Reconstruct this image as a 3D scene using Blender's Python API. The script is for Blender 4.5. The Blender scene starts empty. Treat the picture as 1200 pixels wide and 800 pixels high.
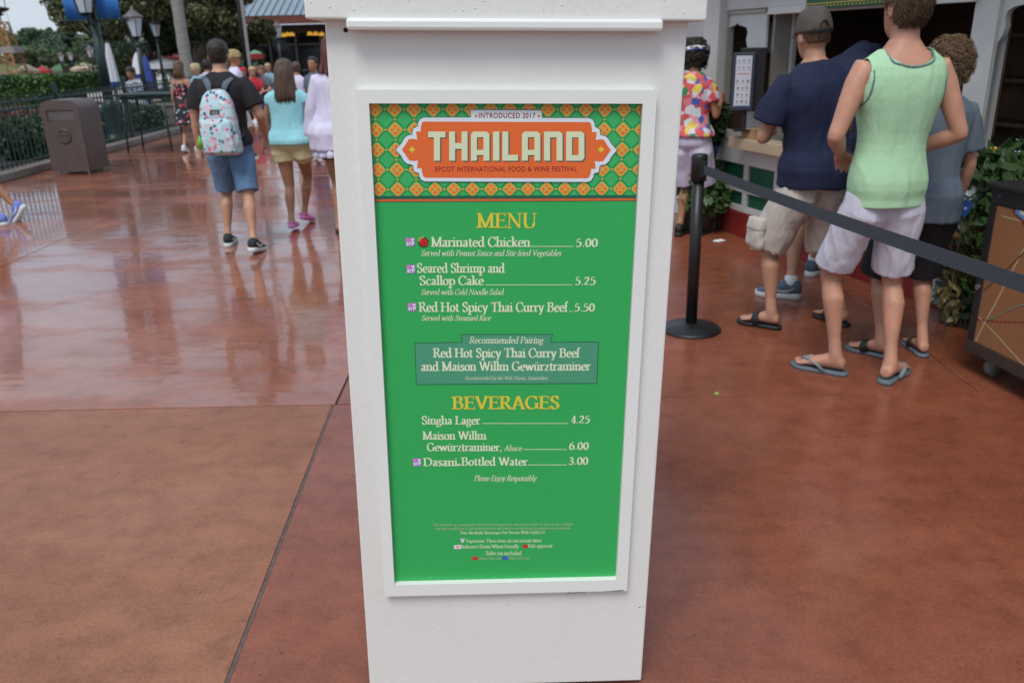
import bpy, bmesh, math, random
import numpy as np
from mathutils import Vector, Matrix, noise
random.seed(7); rng = np.random.default_rng(7)
D = bpy.data; COL = bpy.context.scene.collection; SC = bpy.context.scene
PI = math.pi
# ------------------------------------------------------------------ camera
CH = 1.60; FPX = 968.0; PITCH = math.radians(19.9); ROLL = math.radians(1.5)
cam_d = D.cameras.new('camera'); cam = D.objects.new('camera', cam_d); COL.objects.link(cam); SC.camera = cam
cam_d.sensor_fit = 'HORIZONTAL'; cam_d.sensor_width = 22.3; cam_d.lens = 22.3*FPX/1200.0
cam_d.clip_start = .05; cam_d.clip_end = 2000
RC = Matrix.Rotation(PI/2-PITCH, 3, 'X') @ Matrix.Rotation(-ROLL, 3, 'Z')
CP = Vector((0, 0, CH))
cam.matrix_world = Matrix.Translation(CP) @ RC.to_4x4()
cam_d.dof.use_dof = True; cam_d.dof.focus_distance = 1.72; cam_d.dof.aperture_fstop = 3.6
# ------------------------------------------------------------------ world and sun (overcast)
W = D.worlds.new('World'); SC.world = W; W.use_nodes = True
nt = W.node_tree; nt.nodes.clear()
SUN_EL, SUN_AZ = math.radians(58), math.radians(200)
wo = nt.nodes.new('ShaderNodeOutputWorld'); bg = nt.nodes.new('ShaderNodeBackground'); sky = nt.nodes.new('ShaderNodeTexSky')
sky.sky_type = 'NISHITA'; sky.sun_disc = False; sky.sun_elevation = SUN_EL; sky.sun_rotation = SUN_AZ
sky.air_density = 1.2; sky.dust_density = 3.0
tc = nt.nodes.new('ShaderNodeTexCoord'); mp = nt.nodes.new('ShaderNodeMapping'); mp.inputs['Scale'].default_value = (1.2, 1.2, 3.2)
cn = nt.nodes.new('ShaderNodeTexNoise'); cn.inputs['Scale'].default_value = 2.2; cn.inputs['Detail'].default_value = 6
cr = nt.nodes.new('ShaderNodeValToRGB')
cr.color_ramp.elements[0].position = .3; cr.color_ramp.elements[0].color = (3.0, 4.05, 5.5, 1)
cr.color_ramp.elements[1].position = .72; cr.color_ramp.elements[1].color = (5.3, 5.9, 6.5, 1)
mx = nt.nodes.new('ShaderNodeMix'); mx.data_type = 'RGBA'; mx.inputs[0].default_value = .82
L = nt.links.new
L(tc.outputs['Generated'], mp.inputs[0]); L(mp.outputs[0], cn.inputs[0]); L(cn.outputs[0], cr.inputs[0])
L(sky.outputs[0], mx.inputs[6]); L(cr.outputs[0], mx.inputs[7]); L(mx.outputs[2], bg.inputs[0])
bg.inputs[1].default_value = .11; L(bg.outputs[0], wo.inputs[0])
sd = D.lights.new('sun', 'SUN'); sd.energy = 1.5; sd.angle = math.radians(25); sd.color = (1, .96, .9)
so = D.objects.new('sun', sd); COL.objects.link(so)
so.rotation_euler = (PI/2-SUN_EL, 0, PI-SUN_AZ)
SC.view_settings.view_transform = 'Standard'; SC.view_settings.look = 'None'; SC.view_settings.gamma = 1
SC.view_settings.exposure = .42
SC.cycles.max_bounces = 8

# ------------------------------------------------------------------ pixel helpers (photo pixels -> places in the world)
def ray(x, y): return RC @ Vector(((x-600)/FPX, (400-y)/FPX, -1))
def G(x, y, z=0.0):
    d = ray(x, y); return CP + d*((z-CH)/d.z)
def AY(x, y, Y):
    d = ray(x, y); return CP + d*(Y/d.y)
# ------------------------------------------------------------------ materials
MATS = {}
def mat(name, col, rough=.6, var=.12, vs=6, bump=.0, bs=60, metal=0, spec=.5, coat=0, sss=0, stretch=None, wr=0, dist=.01):
    if name in MATS: return MATS[name]
    m = D.materials.new(name); MATS[name] = m; m.use_nodes = True
    n = m.node_tree; p = n.nodes['Principled BSDF']; l = n.links.new
    p.inputs['Roughness'].default_value = rough; p.inputs['Metallic'].default_value = metal
    p.inputs['Specular IOR Level'].default_value = spec; p.inputs['Coat Weight'].default_value = coat
    if sss: p.inputs['Subsurface Weight'].default_value = sss; p.inputs['Subsurface Radius'].default_value = (.02, .008, .004); p.inputs['Subsurface Scale'].default_value = .5
    c = n.nodes.new('ShaderNodeTexCoord'); src = c.outputs['Object']
    if stretch:
        mpn = n.nodes.new('ShaderNodeMapping'); mpn.inputs['Scale'].default_value = stretch; l(src, mpn.inputs[0]); src = mpn.outputs[0]
    t = n.nodes.new('ShaderNodeTexNoise'); t.inputs['Scale'].default_value = vs; t.inputs['Detail'].default_value = 5; l(src, t.inputs[0])
    r = n.nodes.new('ShaderNodeValToRGB')
    r.color_ramp.elements[0].position = .3; r.color_ramp.elements[1].position = .7
    r.color_ramp.elements[0].color = tuple(min(1, max(0, x*(1-var))) for x in col)+(1,)
    r.color_ramp.elements[1].color = tuple(min(1, x*(1+var)) for x in col)+(1,)
    l(t.outputs[0], r.inputs[0]); l(r.outputs[0], p.inputs['Base Color'])
    if bump:
        b = n.nodes.new('ShaderNodeTexNoise'); b.inputs['Scale'].default_value = bs; b.inputs['Detail'].default_value = 4; l(src, b.inputs[0])
        q = n.nodes.new('ShaderNodeBump'); q.inputs['Strength'].default_value = bump; q.inputs['Distance'].default_value = dist
        l(b.outputs[0], q.inputs['Height']); l(q.outputs[0], p.inputs['Normal'])
        if wr:      # soft creases of thin cloth
            ms = n.nodes.new('ShaderNodeMapping'); ms.inputs['Scale'].default_value = (1.5, 1.5, .55); ms.inputs['Rotation'].default_value = (.2, .5, .3); l(c.outputs['Object'], ms.inputs[0])
            b2 = n.nodes.new('ShaderNodeTexNoise'); b2.inputs['Scale'].default_value = 7; b2.inputs['Detail'].default_value = 3; b2.inputs['Roughness'].default_value = .5; b2.inputs['Distortion'].default_value = .6; l(ms.outputs[0], b2.inputs[0])
            q2 = n.nodes.new('ShaderNodeBump'); q2.inputs['Strength'].default_value = .8; q2.inputs['Distance'].default_value = wr; l(b2.outputs[0], q2.inputs['Height']); l(q2.outputs[0], q.inputs['Normal'])
    return m
def blotch(name, base, cols, scale=40, cover=.45, rough=.7, dark=None):
    """printed cloth: coloured blobs on a ground colour"""
    m = mat(name, base, rough, .06); n = m.node_tree; l = n.links.new; p = n.nodes['Principled BSDF']
    c = n.nodes.new('ShaderNodeTexCoord'); v = n.nodes.new('ShaderNodeTexVoronoi'); v.inputs['Scale'].default_value = scale
    w = n.nodes.new('ShaderNodeTexNoise'); w.inputs['Scale'].default_value = scale*.8; l(c.outputs['Object'], w.inputs[0])
    a = n.nodes.new('ShaderNodeVectorMath'); a.operation = 'MULTIPLY_ADD'; a.inputs[1].default_value = (.03,)*3
    l(w.outputs['Color'], a.inputs[0]); l(c.outputs['Object'], a.inputs[2]); l(a.outputs[0], v.inputs[0])
    s = n.nodes.new('ShaderNodeSeparateColor'); l(v.outputs['Color'], s.inputs[0])
    r = n.nodes.new('ShaderNodeValToRGB'); r.color_ramp.interpolation = 'CONSTANT'; l(s.outputs[0], r.inputs[0])
    while len(r.color_ramp.elements) < len(cols): r.color_ramp.elements.new(.5)
    for i, cc in enumerate(cols):
        r.color_ramp.elements[i].position = i/len(cols); r.color_ramp.elements[i].color = cc+(1,)
    g = n.nodes.new('ShaderNodeMath'); g.operation = 'LESS_THAN'; g.inputs[1].default_value = cover; l(v.outputs['Distance'], g.inputs[0])
    x = n.nodes.new('ShaderNodeMix'); x.data_type = 'RGBA'; x.inputs[6].default_value = base+(1,)
    l(g.outputs[0], x.inputs[0]); l(r.outputs[0], x.inputs[7]); l(x.outputs[2], p.inputs['Base Color'])
    return m
# ------------------------------------------------------------------ object helpers
def tag(o, label=None, cat=None, group=None, kind=None):
    if label: o['label'] = label
    if cat: o['category'] = cat
    if group: o['group'] = group
    if kind: o['kind'] = kind
    return o
def empty(name, loc=(0, 0, 0), rz=0, label=None, cat=None, group=None, mw=None):
    o = D.objects.new(name, None); COL.objects.link(o); o.empty_display_size = .1
    if mw is not None: o.matrix_world = mw
    else: o.location = loc; o.rotation_euler = (0, 0, rz)
    return tag(o, label, cat, group)
def link(name, me, parent=None, mats=(), smooth=False):
    o = D.objects.new(name, me); COL.objects.link(o)
    for m in mats: me.materials.append(m)
    if smooth: me.shade_smooth()
    if parent is not None: o.parent = parent
    return o
def copy_tree(o, parent=None):
    c = o.copy(); COL.objects.link(c)
    if parent is not None: c.parent = parent
    for ch in list(o.children): copy_tree(ch, c)
    return c
class MB:
    def __init__(s): s.v = []; s.f = []; s.mi = []
    def add(s, vs, fs, mi=0):
        b = len(s.v); s.v += [tuple(v) for v in vs]; s.f += [tuple(i+b for i in f) for f in fs]; s.mi += [mi]*len(fs)
    def box(s, c, sz, rz=0, mi=0, R=None):
        x, y, z = sz[0]/2, sz[1]/2, sz[2]/2; M = R if R is not None else Matrix.Rotation(rz, 3, 'Z')
        vs = [Vector(c)+M @ Vector((a*x, b*y, d*z)) for d in (-1, 1) for a, b in ((-1, -1), (1, -1), (1, 1), (-1, 1))]
        s.add(vs, [(3, 2, 1, 0), (4, 5, 6, 7), (0, 1, 5, 4), (1, 2, 6, 5), (2, 3, 7, 6), (3, 0, 4, 7)], mi)
    def tube(s, pts, rad, n=8, mi=0, cap=True, ref=None):
        pts = [Vector(p) for p in pts]; k = len(pts)
        if not isinstance(rad, (list, tuple)): rad = [rad]*k
        T = []
        for i in range(k):
            a = pts[max(i-1, 0)]; b = pts[min(i+1, k-1)]; T.append((b-a).normalized())
        r0 = Vector(ref) if ref is not None else (Vector((1, 0, 0)) if abs(T[0].x) < .8 else Vector((0, 1, 0)))
        vs = []
        u = r0
        for i in range(k):
            u = (u - T[i]*u.dot(T[i])); u = u.normalized() if u.length > 1e-5 else T[i].orthogonal().normalized()
            w = T[i].cross(u); r = rad[i]; ra, rb = r if isinstance(r, (tuple, list)) else (r, r)
            for j in range(n):
                a = 2*PI*j/n; vs.append(pts[i]+u*(ra*math.cos(a))+w*(rb*math.sin(a)))
        fs = [(i*n+j, i*n+(j+1) % n, (i+1)*n+(j+1) % n, (i+1)*n+j) for i in range(k-1) for j in range(n)]
        if cap: fs += [tuple(range(n))[::-1], tuple((k-1)*n+j for j in range(n))]
        s.add(vs, fs, mi)
    def capsule(s, a, b, ra, rb, n=10, ref=None):
        a = Vector(a); b = Vector(b); d = (b-a).normalized()
        P = []; R = []
        for t in (-90, -55, -25): t = math.radians(t); P.append(a+d*(ra*math.sin(t)*.98)); R.append(max(.0005, ra*math.cos(t)))
        for t in (25, 55, 90): t = math.radians(t); P.append(b+d*(rb*math.sin(t)*.98)); R.append(max(.0005, rb*math.cos(t)))
        s.tube(P, R, n, ref=ref)
    def rings(s, rs, n=20, mi=0, p=2.0, f=None):
        """rs: (x, y, z, rx, ry) horizontal superellipse rings"""
        vs = []
        for (x, y, z, rx, ry) in rs:
            for j in range(n):
                a = 2*PI*j/n; c, t = math.cos(a), math.sin(a); e = 2/p
                q = Vector((x+rx*math.copysign(abs(c)**e, c), y+ry*math.copysign(abs(t)**e, t), z))
                vs.append(f(q) if f else q)
        k = len(rs)
        fs = [(i*n+j, i*n+(j+1) % n, (i+1)*n+(j+1) % n, (i+1)*n+j) for i in range(k-1) for j in range(n)]
        fs += [tuple(range(n))[::-1], tuple((k-1)*n+j for j in range(n))]
        s.add(vs, fs, mi)
    def ball(s, c, r, n=12, m=8, mi=0, f=None):
        c = Vector(c); r = r if isinstance(r, (tuple, list)) else (r, r, r)
        rs = []
        for i in range(m+1):
            t = -PI/2+PI*i/m; k = max(.02, math.cos(t)); rs.append((c.x, c.y, c.z+r[2]*math.sin(t), r[0]*k, r[1]*k))
        s.rings(rs, n, mi, f=f)
    def me(s, name='m', smooth=False):
        me = D.meshes.new(name); me.from_pydata(s.v, [], s.f); me.update()
        if any(s.mi): me.polygons.foreach_set('material_index', s.mi)
        if smooth: me.shade_smooth()
        return me
    def build(s, name, m, parent=None, smooth=False, bevel=0):
        me = s.me(name, smooth); o = link(name, me, parent, m if isinstance(m, (list, tuple)) else (m,))
        if bevel:
            b = o.modifiers.new('b', 'BEVEL'); b.width = bevel; b.segments = 2; b.limit_method = 'ANGLE'; b.angle_limit = .7
        return o
def fused(mb, vox, sm=3, disp=None):
    """one continuous skin from overlapping closed pieces"""
    me = mb.me('tmp'); o = D.objects.new('tmp', me); COL.objects.link(o)
    r = o.modifiers.new('r', 'REMESH'); r.mode = 'VOXEL'; r.voxel_size = vox; r.use_smooth_shade = True
    if sm: k = o.modifiers.new('s', 'SMOOTH'); k.factor = .5; k.iterations = sm
    dg = bpy.context.evaluated_depsgraph_get(); out = D.meshes.new_from_object(o.evaluated_get(dg))
    D.objects.remove(o); D.meshes.remove(me)
    if disp:
        nv = len(out.vertices); co = np.empty(nv*3); no = np.empty(nv*3)
        out.vertices.foreach_get('co', co); out.vertices.foreach_get('normal', no)
        co = co.reshape(-1, 3); no = no.reshape(-1, 3)
        d = np.array([disp(c) for c in co.tolist()]); co += no*d[:, None]
        out.vertices.foreach_set('co', co.ravel()); out.update()
    out.shade_smooth(); return out
def poly_me(loops, depth=0.0, name='plate', z0=0.0):
    """filled 2D shape (first loops outer, inner loops are holes), extruded by depth, in local x/y"""
    cu = D.curves.new('c', 'CURVE'); cu.dimensions = '2D'; cu.fill_mode = 'BOTH' if depth else 'FRONT'; cu.extrude = depth/2
    for lp in loops:
        sp = cu.splines.new('POLY'); sp.points.add(len(lp)-1); sp.use_cyclic_u = True
        for i, q in enumerate(lp): sp.points[i].co = (q[0], q[1], 0, 1)
    o = D.objects.new('c', cu); COL.objects.link(o)
    dg = bpy.context.evaluated_depsgraph_get(); me = D.meshes.new_from_object(o.evaluated_get(dg)); D.objects.remove(o); D.curves.remove(cu)
    me.name = name
    if z0: me.transform(Matrix.Translation((0, 0, z0)))
    return me
XZ = Matrix(((1, 0, 0, 0), (0, 0, 1, 0), (0, 1, 0, 0), (0, 0, 0, 1)))  # local x/y -> x/z, +z -> +y
# ------------------------------------------------------------------ materials used in several places
def M(n): return MATS[n]
mat('white paint', (.77, .77, .735), .42, .045, 2.2, .10, 120, stretch=(1, 1, .5))
mat('stall white', (.56, .56, .54), .55, .08, 4, .1, 60)
mat('dark metal', (.012, .014, .016), .4, .2, 20, .1, 80)
mat('green metal', (.010, .030, .028), .4, .2, 20, .1, 80)
mat('rubber', (.012, .012, .013), .55, .2, 20, .1, 80)
mat('dark void', (.010, .009, .008), .8, .3, 3)
# ------------------------------------------------------------------ wet coloured concrete
def ground_mat(name, tint=1.0, wet=1.0, dry_rough=.42, coat_=.6, sat=1.0):
    m = D.materials.new(name); m.use_nodes = True; n = m.node_tree; p = n.nodes['Principled BSDF']; l = n.links.new
    g = n.nodes.new('ShaderNodeNewGeometry'); pos = g.outputs['Position']
    def noise_(s, d=5, rough=.55, st=None):
        src = pos
        if st: q = n.nodes.new('ShaderNodeMapping'); q.inputs['Scale'].default_value = st; l(pos, q.inputs[0]); src = q.outputs[0]
        t = n.nodes.new('ShaderNodeTexNoise'); t.inputs['Scale'].default_value = s; t.inputs['Detail'].default_value = d; t.inputs['Roughness'].default_value = rough; l(src, t.inputs[0]); return t.outputs[0]
    def ramp(src, stops):
        r = n.nodes.new('ShaderNodeValToRGB'); l(src, r.inputs[0])
        while len(r.color_ramp.elements) < len(stops): r.color_ramp.elements.new(.5)
        for e, (q, c) in zip(r.color_ramp.elements, stops): e.position = q; e.color = (c+(1,)) if isinstance(c, tuple) else (c, c, c, 1)
        return r.outputs[0]
    def mixc(f, a, b, bt='MIX'):
        x = n.nodes.new('ShaderNodeMix'); x.data_type = 'RGBA'; x.blend_type = bt
        if isinstance(f, float): x.inputs[0].default_value = f
        else: l(f, x.inputs[0])
        for i, s_ in ((6, a), (7, b)):
            if isinstance(s_, tuple): x.inputs[i].default_value = s_+(1,)
            else: l(s_, x.inputs[i])
        return x.outputs[2]
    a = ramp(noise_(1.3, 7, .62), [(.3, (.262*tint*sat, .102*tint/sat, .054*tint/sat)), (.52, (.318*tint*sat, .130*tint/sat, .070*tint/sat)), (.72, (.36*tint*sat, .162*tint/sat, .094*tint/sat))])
    st = ramp(noise_(3.5, 8, .7, (1, 2.2, 1)), [(.36, (.72, .70, .70)), (.58, (1., 1., 1.))])
    c0 = mixc(.55, a, st, 'MULTIPLY'); mot = ramp(noise_(9, 6, .7), [(.34, (.82, .79, .78)), (.5, (1., 1., 1.)), (.68, (1.10, 1.09, 1.07))]); c1 = mixc(1.0, c0, mot, 'MULTIPLY')
    fine = ramp(noise_(90, 3, .6), [(.3, (.82, .82, .82)), (.7, (1.13, 1.13, 1.13))])
    c2 = mixc(1.0, c1, fine, 'MULTIPLY')
    spk = ramp(noise_(300, 2), [(.66, (1., 1., 1.)), (.74, (.6, .62, .62))])
    c3 = mixc(.8, c2, spk, 'MULTIPLY')
    l(c3, p.inputs['Base Color'])
    pud = ramp(noise_(.55, 4, .55, (.8, 1.5, 1)), [(.40, 1.0), (.60, 0.0)])
    r = n.nodes.new('ShaderNodeMapRange'); l(pud, r.inputs[0]); r.inputs[3].default_value = dry_rough; r.inputs[4].default_value = dry_rough*(1-wet)+.06*wet
    l(r.outputs[0], p.inputs['Roughness']); p.inputs['Specular IOR Level'].default_value = .5 if wet > .5 else .36; p.inputs['IOR'].default_value = 1.42
    wp = ramp(noise_(1.5, 5, .62, (.7, 1.5, 1)), [(.40, .15), (.52, 1.0)]); cw = n.nodes.new('ShaderNodeMath'); cw.operation = 'MULTIPLY'; cw.inputs[1].default_value = coat_; l(wp, cw.inputs[0]); l(cw.outputs[0], p.inputs['Coat Weight']); p.inputs['Coat Roughness'].default_value = .05; p.inputs['Coat IOR'].default_value = 1.33
    b = n.nodes.new('ShaderNodeBump'); b.inputs['Strength'].default_value = .25; b.inputs['Distance'].default_value = .002; l(noise_(160, 4), b.inputs['Height'])
    b2 = n.nodes.new('ShaderNodeBump'); b2.inputs['Strength'].default_value = .25; b2.inputs['Distance'].default_value = .008; l(noise_(5, 3, .5, (1, 1.5, 1)), b2.inputs['Height']); l(b.outputs[0], b2.inputs['Normal'])
    l(b2.outputs[0], p.inputs['Normal'])
    b3 = n.nodes.new('ShaderNodeBump'); b3.inputs['Strength'].default_value = .2; b3.inputs['Distance'].default_value = .008; l(noise_(4, 3, .5, (1, 3, 1)), b3.inputs['Height'])
    l(b3.outputs[0], p.inputs['Coat Normal'])
    return m
GM_FAR = ground_mat('wet terracotta concrete', .92, 1.0, .30, 1.0, 1.10)
GM_NEAR = ground_mat('damp terracotta concrete', .95, .3, .45, .12, 1.0)
GM_RIGHT = ground_mat('shade tinted terracotta concrete', .70, .7, .32, .22, 1.15)  # low tint paints the stall roof's shade into the slab colour
mat('joint filler', (.055, .040, .036), .7, .2, 30, .3, 200)
ground = MB(); ground.add([(-600, -60, -.012), (600, -60, -.012), (600, 900, -.012), (-600, 900, -.012)], [(0, 1, 2, 3)])
ground = tag(ground.build('ground', M('joint filler')), kind='structure')
def clip(poly, a, b, off):
    """keep the part of poly left of line a->b, pulled back by off"""
    d = Vector((b[0]-a[0], b[1]-a[1])).normalized(); nrm = Vector((-d.y, d.x)); out = []
    sd_ = [(Vector((q[0]-a[0], q[1]-a[1])).dot(nrm)-off) for q in poly]
    for i in range(len(poly)):
        j = (i+1) % len(poly); p0, p1 = poly[i], poly[j]
        if sd_[i] >= 0: out.append(p0)
        if (sd_[i] >= 0) != (sd_[j] >= 0):
            t = sd_[i]/(sd_[i]-sd_[j]); out.append((p0[0]+(p1[0]-p0[0])*t, p0[1]+(p1[1]-p0[1])*t))
    return out
def cut(poly, a, b, g=.005): return clip(poly, a, b, g), clip(poly, b, a, g)
def slab(poly, m):
    if len(poly) < 3: return
    # bevelled edge: top polygon slightly inset
    c = Vector((sum(q[0] for q in poly)/len(poly), sum(q[1] for q in poly)/len(poly)))
    k = len(poly); v = [(q[0], q[1], -.012) for q in poly]+[(q[0], q[1], -.004) for q in poly]
    top = []
    for q in poly:
        d = (c-Vector(q)).normalized()*.003; top.append((q[0]+d.x, q[1]+d.y, 0))
    v += top; f = [tuple(range(2*k, 3*k))]
    for i in range(k):
        j = (i+1) % k; f += [(i, j, k+j, k+i), (k+i, k+j, 2*k+j, 2*k+i)]
    mb = MB(); mb.add(v, f); mb.build('paving_slab', m, ground)
g2 = lambda x, y: tuple(G(x, y)[:2])
A0, A1 = g2(0, 482), g2(400, 473); A2, A3 = g2(780, 467), g2(1200, 457)
yA = lambda x: A0[1]+(A3[1]-A0[1])*(x-A0[0])/(A3[0]-A0[0])
near = [(-9, -2), (9, -2), (9, yA(9)), (-9, yA(-9))]; near = [near[0], near[1], (9, yA(9)-.005), (-9, yA(-9)-.005)]
J0, J1 = g2(390, 475), g2(265, 800)
nl, nr = cut(near, J1, J0, .0055)
nl2, nl1 = cut(nl, (-4.3, 0), (-4.2, 4), .004)
mat('joint grey', (.115, .088, .080), .7, .3, 40, .4, 200)
jd = Vector((J1[0]-J0[0], J1[1]-J0[1])).normalized(); jn = Vector((-jd.y, jd.x))*.0052; ja = Vector(J0)-jd*.004; jb = Vector(J1)+jd*2.5
q = MB(); q.add([(ja.x-jn.x, ja.y-jn.y, -.0035), (ja.x+jn.x, ja.y+jn.y, -.0035), (jb.x+jn.x, jb.y+jn.y, -.0035), (jb.x-jn.x, jb.y-jn.y, -.0035)], [(0, 1, 2, 3)]); q.build('joint_strip', M('joint grey'), ground)
for s_ in (nl1, nl2): slab(s_, GM_NEAR)
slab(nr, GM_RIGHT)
far = [(-9, yA(-9)+.004), (9, yA(9)+.004), (14, 30), (-9, 30)]
K0, K1 = g2(404, 450), g2(393, 474)
fl, fr = cut(far, K1, (K1[0]-.05, 30), .004)
E0, E1 = g2(0, 313), g2(232, 210)
f1, f2 = cut(fl, E0, E1, .004)
H0, H1 = g2(70, 300), g2(240, 292)
f3, f4 = cut(f2, H0, H1, .003)
for s_ in (f1, f4): slab(s_, GM_FAR)
for q_ in cut(f3, (-9, 11.2), (0, 11.0), .004): slab(q_, GM_FAR)
R0, R1 = g2(1123, 440), g2(1200, 498)
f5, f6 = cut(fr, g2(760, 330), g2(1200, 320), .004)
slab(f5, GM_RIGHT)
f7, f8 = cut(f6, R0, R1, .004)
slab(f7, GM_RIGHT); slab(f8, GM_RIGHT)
far_pave = MB(); far_pave.add([(-60, 30.01, -.002), (60, 30.01, -.002), (60, 90, -.002), (-60, 90, -.002)], [(0, 1, 2, 3)])
far_pave.add([(9.01, -2, -.002), (60, -2, -.002), (60, 30, -.002), (14.01, 30, -.002), (9.01, 3, -.002)], [(0, 1, 2, 3, 4)])
tag(far_pave.build('pavement', GM_FAR), kind='structure')
mat('lawn green', (.05, .13, .03), .8, .4, 3, .5, 30)
lawn = MB(); lawn.add([(-200, 19, -.004), (-9.01, 19, -.004), (-9.01, 60, -.004), (-60.2, 90.2, -.004), (-200, 90.2, -.004)], [(0, 1, 2, 3, 4)])
lawn.add([(-300, 90.5, -.004), (300, 90.5, -.004), (300, 500, -.004), (-300, 500, -.004)], [(0, 1, 2, 3)])
tag(lawn.build('lawn', M('lawn green')), kind='structure')
mat('pale path concrete', (.42, .38, .36), .6, .1, 3, .2, 40)
pth = MB(); pth.add([(-60, 28.9+.0, .034), (-9.05, 28.9, .034), (-9.05, 37.5, .034), (-60, 37.5, .034)], [(0, 1, 2, 3)])
tag(pth.build('path', M('pale path concrete')), kind='structure')
# trodden gum and tiny stains
mat('old gum', (.05, .04, .035), .6, .3, 50); q = MB(); r_ = random.Random(12)
for (x, y) in [(140, 553), (401, 668), (175, 640), (330, 765), (905, 505), (1020, 600), (1150, 760), (840, 700), (960, 640), (60, 700)]+[(r_.uniform(0, 420) if i % 2 else r_.uniform(790, 1200), r_.uniform(490, 800)) for i in range(26)]:
    c = G(x, y); s_ = r_.uniform(.0015, .0055); q.rings([(c.x, c.y, .0002, s_, s_*r_.uniform(.5, .9)), (c.x, c.y, .0012, s_*.8, s_*.5)], 7)
gs = q.build('gum_spots', M('old gum'), ground); gs['kind'] = 'stuff'
# litter on the paving
lf = MB(); c = G(840, 461, .002); lf.rings([(c.x, c.y, .0005, .014, .012), (c.x, c.y, .006, .012, .010), (c.x, c.y, .009, .003, .003)], 9)
mat('lime green leaf', (.28, .42, .08), .5, .2, 80)
tag(lf.build('fallen_leaf', M('lime green leaf'), smooth=True), 'small lime green leaf lying on the paving right of the menu sign', 'leaf')
mat('paper scrap white', (.7, .7, .72), .7, .08, 30)
c = G(842, 282.5, 0); sc_ = MB()
sc_.add([(c.x-.055, c.y-.02, .004), (c.x-.01, c.y-.035, .002), (c.x+.06, c.y-.01, .006), (c.x+.03, c.y+.03, .012), (c.x-.03, c.y+.035, .003), (c.x, c.y, .014)], [(0, 1, 5), (1, 2, 5), (2, 3, 5), (3, 4, 5), (4, 0, 5)])
tag(sc_.build('paper_scrap', M('paper scrap white')), 'crumpled white paper scrap on the wet floor near the stall base', 'litter')

# ================================================================== THE MENU SIGN
def cam_dir(x, y): return (RC @ Vector((x, y, -1)).normalized())
dn = (RC @ Vector((-11, -2690, -968))).normalized(); UP = -dn
rt = (RC @ Vector((22400, 182, -968))).normalized(); U = (rt-UP*rt.dot(UP)).normalized()
NB = UP.cross(U)                       # points away from the camera
O = G(751.5, 797, .012)
MWS = Matrix((( U.x, NB.x, UP.x, O.x), (U.y, NB.y, UP.y, O.y), (U.z, NB.z, UP.z, O.z), (0, 0, 0, 1)))
def S(x, y, off=0.0):
    """photo pixel -> (u, v) on the sign's front plane moved off metres towards the camera"""
    d = ray(x, y); o = O-NB*off; t = (o-CP).dot(NB)/d.dot(NB); q = CP+d*t-O
    return q.dot(U), q.dot(UP)
uL, vB = S(433, 800); uc = uL/2; wS = -uL
print('sign width', wS, 'left', uL, 'top', S(600, 24))
sign = empty('menu_sign', label='tall white menu sign pillar with a green printed menu panel', cat='menu sign', mw=MWS @ Matrix.Translation((uc, 0, 0)))
def SS(x, y, off=0.0):
    u, v = S(x, y, off); return u-uc, v
hw = wS/2
vtop = S(600, 25)[1]
b = MB(); b.box((0, .23, vtop/2+.1), (wS, .46, vtop+.2)); b.build('pillar_body', M('white paint'), sign, bevel=.004)
b = MB(); b.box((0, .22, -.02), (wS-.08, .34, .05)); b.build('base', M('dark metal'), sign)
xl, vh = SS(357.5, 22.5, .035); xr, _ = SS(828, 25, .035)
b = MB(); b.box(((xl+xr)/2, .205, vh+.17), (xr-xl, .48, .34)); b.build('cap_box', M('white paint'), sign, bevel=.004)
b = MB(); b.box(((xl+xr)/2, .205, vh+.36), (xr-xl+.04, .52, .035)); b.build('cap_lid', M('white paint'), sign, bevel=.006)
x0, v0 = SS(405, 36, .05); x1, v1 = SS(779, 23.5, .05)
mat('bright white paint', (.79, .81, .78), .3, .02, 3, .04, 160)
b = MB(); b.box(((x0+x1)/2, -.022, (v0+v1)/2+.001), (x1-x0, .044, v1-v0)); b.build('drip_ledge', M('bright white paint'), sign, bevel=.006)
b = MB(); hx, hv = SS(405, 35.5, .001)
b.tube([(hx, -.0005, hv), (hx, -.0012, hv)], .0045, 12); b.build('screw_hole', M('dark void'), sign)
# raised frame and recessed panel
fo = [SS(*q, .018) for q in ((415, 104), (769, 107), (735.5, 692), (452, 698))]
fi = [SS(*q, .018) for q in ((433, 120.5), (753, 122.5), (722.5, 680), (461.5, 684))]
def quad_sym(q):
    xa = (abs(q[0][0])+abs(q[3][0])+abs(q[1][0])+abs(q[2][0]))/4; cx = (q[0][0]+q[3][0]+q[1][0]+q[2][0])/4
    t = (q[0][1]+q[1][1])/2; bo = (q[2][1]+q[3][1])/2; return cx, xa, t, bo
print('frame', [tuple(round(c, 3) for c in q) for q in fo], [tuple(round(c, 3) for c in q) for q in fi])
cxo, wo_, to, bo = quad_sym(fo); cxi, wi, ti, bi = quad_sym(fi)
frm = poly_me([[(cxo-wo_, bo), (cxo+wo_, bo), (cxo+wo_, to), (cxo-wo_, to)], [(cxi-wi, bi), (cxi+wi, bi), (cxi+wi, ti), (cxi-wi, ti)]], .018, 'panel_frame', .0095)
frm.transform(Matrix.Rotation(PI/2, 4, 'X'))
fob = link('panel_frame', frm, sign, (M('bright white paint'),))
bv = fob.modifiers.new('b', 'BEVEL'); bv.width = .0035; bv.segments = 3; bv.limit_method = 'ANGLE'
mat('menu green', (.034, .42, .105), .45, .03, 2, 0, spec=.35)
PO = .003   # panel face, proud of the body
b = MB(); b.box((cxi, -PO/2-.0002, (ti+bi)/2), (2*wi-.001, PO, ti-bi-.001)); panel = b.build('menu_panel', M('menu green'), sign)
def flat(cols, name):
    return mat(name, cols, .45, .02, 5, spec=.35)
def PT(x, y, lay=0): return SS(x, y, PO+.0004+.00025*lay)
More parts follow.
